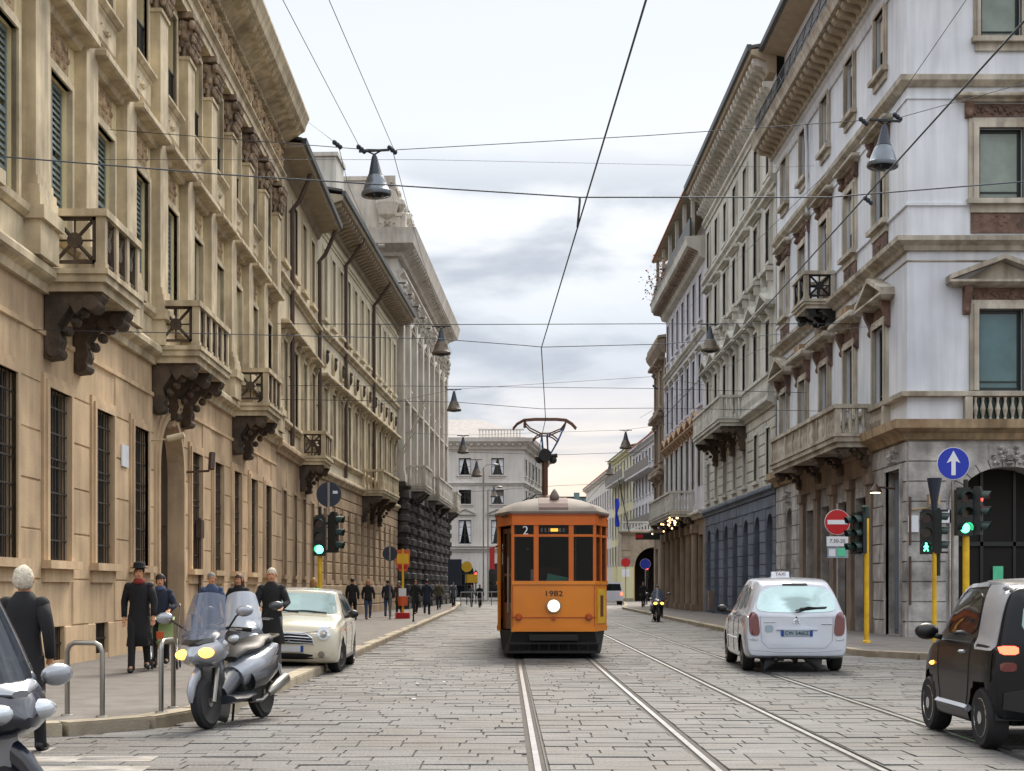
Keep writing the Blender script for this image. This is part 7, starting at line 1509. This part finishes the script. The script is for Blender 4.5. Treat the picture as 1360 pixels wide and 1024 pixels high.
def person(label, px, pyfeet, Y, face=0, H=1.72, coat='black', hem=.5, legs='black', hair='dark', style='short', stride=.25, hat=None, arms=0, z0=KH, skirt=False, scarf=None, X=None, detail=True, sit=False, group=None):
    """face: heading, 0 = towards the camera (-y)"""
    x = X if X is not None else (px - 672) * Y / FPX; H -= .07
    r = thing('person', label, 'person', (x, Y, z0), face, group); s = H / 1.75; V = lambda *a: Vector(a) * s
    st = stride
    hips = [(-.09, 0, .92), (.09, 0, .92)]; kn = [(-.10, -st * .55, .50), (.10, st * .25, .49)]; an = [(-.10, -st * .85, .09), (.10, st * 1.05, .12 + abs(st) * .12)]
    if sit: kn = [(-.17, -.40, .86), (.17, -.40, .86)]; an = [(-.17, -.36, .42), (.17, -.36, .42)]; 
    zs = 0.
    sh = [(-.165, 0, 1.395), (.165, 0, 1.395)]
    if arms == 1: el = [(-.27, -.05, 1.16), (.27, -.05, 1.16)]; wr = [(-.2, -.30, 1.08), (.2, -.30, 1.08)]       # forward, holding something
    elif arms == 2: el = [(-.26, -.02, 1.17), (.25, .04, 1.15)]; wr = [(-.10, -.20, 1.35), (.24, -.05, .90)]
    else: el = [(-.25, .07 * (1 if st > 0 else 0), 1.15), (.25, -.06, 1.15)]; wr = [(-.24, -.02 + .10 * 0, .90), (.25, -.16, .92)]
    # body: one continuous skin surface
    vs, es, rad = [], [], []
    def node(p, rr, par=None): vs.append(V(*p)); rad.append((rr if isinstance(rr, tuple) else (rr, rr))); i = len(vs) - 1; (es.append((par, i)) if par is not None else None); return i
    pel = node((0, 0, .98), (.13, .10)); wa = node((0, 0, 1.15), (.12, .09), pel); chs = node((0, 0, 1.32), (.12, .085), wa); nk = node((0, .0, 1.49), .05, chs); jw = node((0, -.01, 1.575), (.066, .07), nk); hd_ = node((0, -.005, 1.64), (.078, .092), jw); tp = node((0, .005, 1.705), (.066, .08), hd_)
    if detail: ns = node((0, -.095, 1.615), .013, jw)
    for k in range(2):
        h = node(hips[k], .085, pel); q = node(kn[k], .055, h); a = node(an[k], .04, q); node((an[k][0], an[k][1] - .13, an[k][2] - .05), (.035, .028), a)
        a1 = node(sh[k], .04, chs); a2 = node(el[k], .032, a1); a3 = node(wr[k], .026, a2)
        d = (Vector(wr[k]) - Vector(el[k])).normalized(); side = Vector((1, 0, 0)) if abs(d.x) < .8 else Vector((0, 1, 0)); hp = Vector(wr[k]) + d * .075; pm = node(hp, (.034, .018), a3)
        if detail:
            for j in range(4): b0 = hp + side * (j - 1.5) * .019 + d * .02; f1 = node(b0, .008, pm); L_ = (.055, .07, .066, .05)[j]; f2 = node(b0 + d * L_ * .6 + Vector((0, -.01, -.004)), .0075, f1); node(b0 + d * L_ + Vector((0, -.028, -.01)), .0065, f2)
            tb = Vector(wr[k]) + d * .03 - side * (.03 if k else -.03); t1 = node(tb, .009, a3); node(tb + d * .045 - side * (.012 if k else -.012) + Vector((0, -.012, 0)), .008, t1)
    me = bpy.data.meshes.new('body'); me.from_pydata(vs, es, []); me.materials.append(M['skin']); o = link('body', me, r)
    md = o.modifiers.new('skin', 'SKIN'); sv = me.skin_vertices[0].data if me.skin_vertices else None
    if sv is None: bpy.context.view_layer.objects.active = o; 
    if sv is not None:
        for i, q in enumerate(rad): sv[i].radius = (q[0] * s, q[1] * s); sv[i].use_root = (i == 0)
    su = o.modifiers.new('sub', 'SUBSURF'); su.levels = 1; su.render_levels = 1
    md.use_smooth_shade = True
    SK.append((o, [(q[0] * s, q[1] * s) for q in rad]))
    T = Matrix.Scale(s, 4)
    def part(n, m, fn, smooth=True, par=None): b = MB(); b.T = T; fn(b); return b.build(n, m, par or r, smooth=smooth)
    cm = M['cl_' + coat]
    def ct(b):
        f = 1.0 + (.9 - hem) * .35 if hem < .9 else 1.0; sw = st * .12
        rings = [(0, sw * .4, hem, .185 * f, .15 * f + abs(st) * .12, .05)] if hem < .88 else []
        if hem < .7: rings += [(0, sw * .2, (hem + .95) / 2, .182, .14 + abs(st) * .05, .03)]
        if sit: rings = []
        rings += [(0, 0, .93, .178, .132, .012), (0, 0, 1.12, .158, .115, .02), (0, 0, 1.28, .185, .125, .012), (0, .0, 1.37, .192, .125), (0, .0, 1.43, .165, .11), (0, .0, 1.47, .115, .095), (0, 0, 1.52, .072, .078)]
        b.loft(rings, n=24)
        for k in range(2): b.tube([sh[k], tuple((Vector(sh[k]) * .5 + Vector(el[k]) * .5)), el[k], tuple((Vector(el[k]) * .45 + Vector(wr[k]) * .55)), wr[k]], [.078, .072, .06, .052, .046], 12); b.ball(sh[k], (.080, .086, .080), 12, 8)
    part('coat', cm, ct)
    def trs(b):
        for k in range(2): b.tube([hips[k], tuple(Vector(hips[k]) * .5 + Vector(kn[k]) * .5), kn[k], tuple(Vector(kn[k]) * .5 + Vector(an[k]) * .5), tuple(an[k]), tuple(Vector(an[k]) + Vector((0, -.01, -.05)))], [.1, .09, .068, .06, .058, .062], 10)
    part('trousers', M['cl_' + legs], trs)
    for k in range(2): part('shoe', M['shoe'], lambda b: b.tube([(an[k][0], an[k][1] + .06, an[k][2] - .045), (an[k][0], an[k][1], an[k][2] - .035), (an[k][0], an[k][1] - .1, an[k][2] - .055), (an[k][0], an[k][1] - .18, an[k][2] - .065)], [(.035, .04), (.05, .06), (.05, .04), (.034, .026)], 10))
    if hair:
        hm = M['hair_' + hair]
        def hr(b):
            b.ball((0, .02, 1.672), (.084, .098, .09), 14, 10)
            if style == 'bob': b.loft([(0, .03, 1.545, .055, .05), (0, .03, 1.57, .083, .072), (0, .03, 1.62, .097, .092), (0, .022, 1.67, .096, .10), (0, .018, 1.72, .08, .085), (0, .015, 1.755, .05, .055), (0, .015, 1.768, .012, .012)])
            if style == 'long': b.loft([(0, .06, 1.36, .09, .05), (0, .05, 1.48, .11, .065), (0, .035, 1.6, .105, .09), (0, .025, 1.7, .09, .09)])
        ho = part('hair', hm, hr)
        for v in ho.data.vertices:
            nn_ = noise.noise(v.co * 38); v.co += v.normal * nn_ * .012 + Vector((0, 0, -.004 * abs(nn_)))
    if hat: part('hat', M['cl_' + hat], lambda b: (b.lathe([(.145, 1.70), (.15, 1.708), (.10, 1.716), (.098, 1.765), (.085, 1.80), (.03, 1.81)], 18, (0, 0, 0)),))
    if scarf: part('scarf', M['cl_' + scarf], lambda b: b.loft([(0, -.01, 1.44, .10, .11), (0, -.01, 1.48, .105, .115), (0, -.005, 1.53, .08, .085)]))
    if detail:
        for k in (-1, 1): part('eye', M['black'], lambda b: b.ball((k * .031, -.082, 1.648), (.011, .008, .007), 8, 6))
        part('mouth', M['tail_red'], lambda b: b.ball((0, -.079, 1.572), (.022, .008, .005), 8, 6))
        part('ear', M['skin'], lambda b: [b.ball((k * .085, .0, 1.63), (.014, .024, .034), 8, 6) for k in (-1, 1)])
    return r
SK = []
person('white-haired woman in a long black coat seen from behind at the left edge', 32, 0, 12.7, PI, 1.72, 'black', .42, 'black', 'white', 'bob', .2, z0=0)
person('man in black coat and dark brimmed hat walking towards us along the left wall', 185, 0, 22.7, .1, 1.76, 'black', .42, 'black', 'dark', 'short', .22, 'black', scarf='red')
person('dark-haired woman in navy jacket and blue scarf pushing the green stroller', 213, 0, 24.2, .15, 1.63, 'navy', .80, 'black', 'dark', 'bob', .15, arms=1, scarf='blue')
person('bald-headed man in blue-grey jacket behind the silver scooter', 281, 0, 26.5, .3, 1.70, 'blue', .82, 'grey', 'grey', 'bald', .1) if 0 else person('grey-haired man in blue-grey jacket standing behind the silver scooter screen', 281, 0, 26.5, .4, 1.68, 'blue', .82, 'grey', 'grey', 'short', .1)
person('long-haired woman in black behind the silver scooter, right of the man in blue-grey', 317, 0, 27.3, -.2, 1.66, 'black', .6, 'black', 'brown', 'long', .12, arms=1)
person('white-haired man in dark coat standing behind the scooter with the clear screen', 362, 0, 23.2, .1, 1.72, 'black', .45, 'grey', 'white', 'short', .08, arms=1, X=-3.8)
person('blond woman in black coat walking behind the cream car', 417, 0, 39, PI * .9, 1.66, 'black', .6, 'black', 'blond', 'long', .2)
person('dark-haired man in black seen from behind, left one of the pair beyond the cream car', 468, 0, 58, PI, 1.78, 'black', .75, 'black', 'dark', 'short', .25, detail=False)
person('blond woman in black top and jeans, right one of the pair beyond the cream car', 489, 0, 60, .2, 1.72, 'black', .85, 'jeans', 'blond', 'long', .2, detail=False)
person('person in dark jacket and pale jeans standing by the round sign pole', 515, 0, 64, PI, 1.74, 'navy', .85, 'jeans', 'dark', 'short', .1, detail=False)
person('left one of two dark-clothed walkers before the black columns', 552, 0, 72, .3, 1.76, 'black', .55, 'black', 'dark', 'short', .2, detail=False)
person('right one of two dark-clothed walkers before the black columns', 567, 0, 70, PI, 1.78, 'navy', .5, 'navy', 'dark', 'short', .25, detail=False)
person('walker in brown coat close to the wall between the jeans-wearer and the black columns', 530, 0, 70, PI, 1.72, 'brown', .6, 'black', 'grey', 'short', .2, detail=False)
person('lone walker in olive jacket farther along the black columns', 583, 0, 86, .2, 1.74, 'olive', .8, 'navy', 'dark', 'short', .2, detail=False)
person('walker in red jacket just beyond the cream car, nearest the wall', 452, 0, 52, PI, 1.68, 'red', .8, 'black', 'brown', 'long', .2, detail=False) if 0 else None
person('distant walker in grey coat near the dark advertising panel', 602, 0, 98, .3, 1.74, 'grey', .6, 'black', 'dark', 'short', .2, detail=False)
person('distant person in black at the far left crossing, left of the tram', 640, 0, 104, .3, 1.74, 'black', .6, 'black', 'dark', 'short', .2, detail=False, z0=0, X=-1.9)
person('distant person in grey beside the yellow sign at the crossing', 630, 0, 108, .5, 1.70, 'grey', .7, 'navy', 'brown', 'short', .15, detail=False, z0=0, X=-2.6)
person('person in black standing on the far right pavement near the archway', 860, 0, 97, .2, 1.76, 'black', .6, 'black', 'dark', 'short', .15, detail=False, X=9.3)
person('motorcyclist in dark grey riding away along the right kerb in the distance', 873, 0, 61, 0, 1.72, 'grey', .9, 'black', 'black' if 0 else 'dark', 'short', .0, detail=False, z0=-.10, X=6.45, sit=True, hat=None, arms=1)
scooter('small dark scooter ridden by the distant motorcyclist on the right', (6.45, 60.3, 0), R(90), M['sc_grey'], M['sc_navy'], M['screen'], 'amber', lean=0)
# stroller
t = thing('stroller', 'green and white folding stroller pushed by the dark-haired woman at the left wall', 'stroller', (-5.62, 23.55, KH), R(8))
sub(t, 'frame', M['chrome'], lambda b: [(b.tube([(s * .2, -.30, .12), (s * .21, .05, .55), (s * .22, .42, 1.02)], .012, 6), b.tube([(s * .22, .25, .12), (s * .2, .0, .5), (s * .18, -.18, .75)], .012, 6), b.tube([(s * .2, -.25, .16), (s * .22, .22, .16)], .01, 6)) for s in (-1, 1)])
M['st_green'] = mat('lime_fabric', S('9db07c'), rough=.8, var=.15); sub(t, 'seat', M['st_green'], lambda b: b.add([(-.13, -.16, .46), (.13, -.16, .46), (.13, .1, .40), (-.13, .1, .40), (-.12, .24, .74), (.12, .24, .74)], [(0, 1, 2, 3), (3, 2, 5, 4)]), None)
sub(t, 'hood', M['st_green'], lambda b: b.add([(s_ * .17, .26 - .13 * k, .80 + .06 * math.sin(k)) for k in range(4) for s_ in (-1, 1)], [(2 * k, 2 * k + 1, 2 * k + 3, 2 * k + 2) for k in range(3)]), None)
sub(t, 'handle', M['black'], lambda b: [b.tube([(s * .22, .42, 1.02), (s * .2, .5, 1.06)], .018, 6) for s in (-1, 1)])
for x in (-.2, .2):
    for y in (-.3, .25):
        for q in (-.03, .03): sub(t, 'wheel', M['tyre'], lambda b: b.lathe([(.075, -.012), (.08, 0), (.075, .012)], 14, (x + q, y, .08), 'x'))
sub(t, 'reflector', M['sign_orange'], lambda b: b.box(-.1, .02, -.32, -.30, .5, .62), None)
# skin radii: give every vertex of each figure its own radius
bpy.context.view_layer.update()
for o, rad in SK:
    if not o.data.skin_vertices:
        bpy.context.view_layer.objects.active = o
        for q in bpy.context.selected_objects: q.select_set(False)
        o.select_set(True)
        mdn = o.modifiers['skin']; o.modifiers.remove(mdn); bpy.ops.object.modifier_add(type='SKIN'); m2 = o.modifiers[-1]; m2.use_smooth_shade = True
        bpy.ops.object.modifier_move_to_index(modifier=m2.name, index=0)
    if o.data.skin_vertices:
        sv = o.data.skin_vertices[0].data
        for i, q in enumerate(rad): sv[i].radius = q; sv[i].use_root = (i == 0)
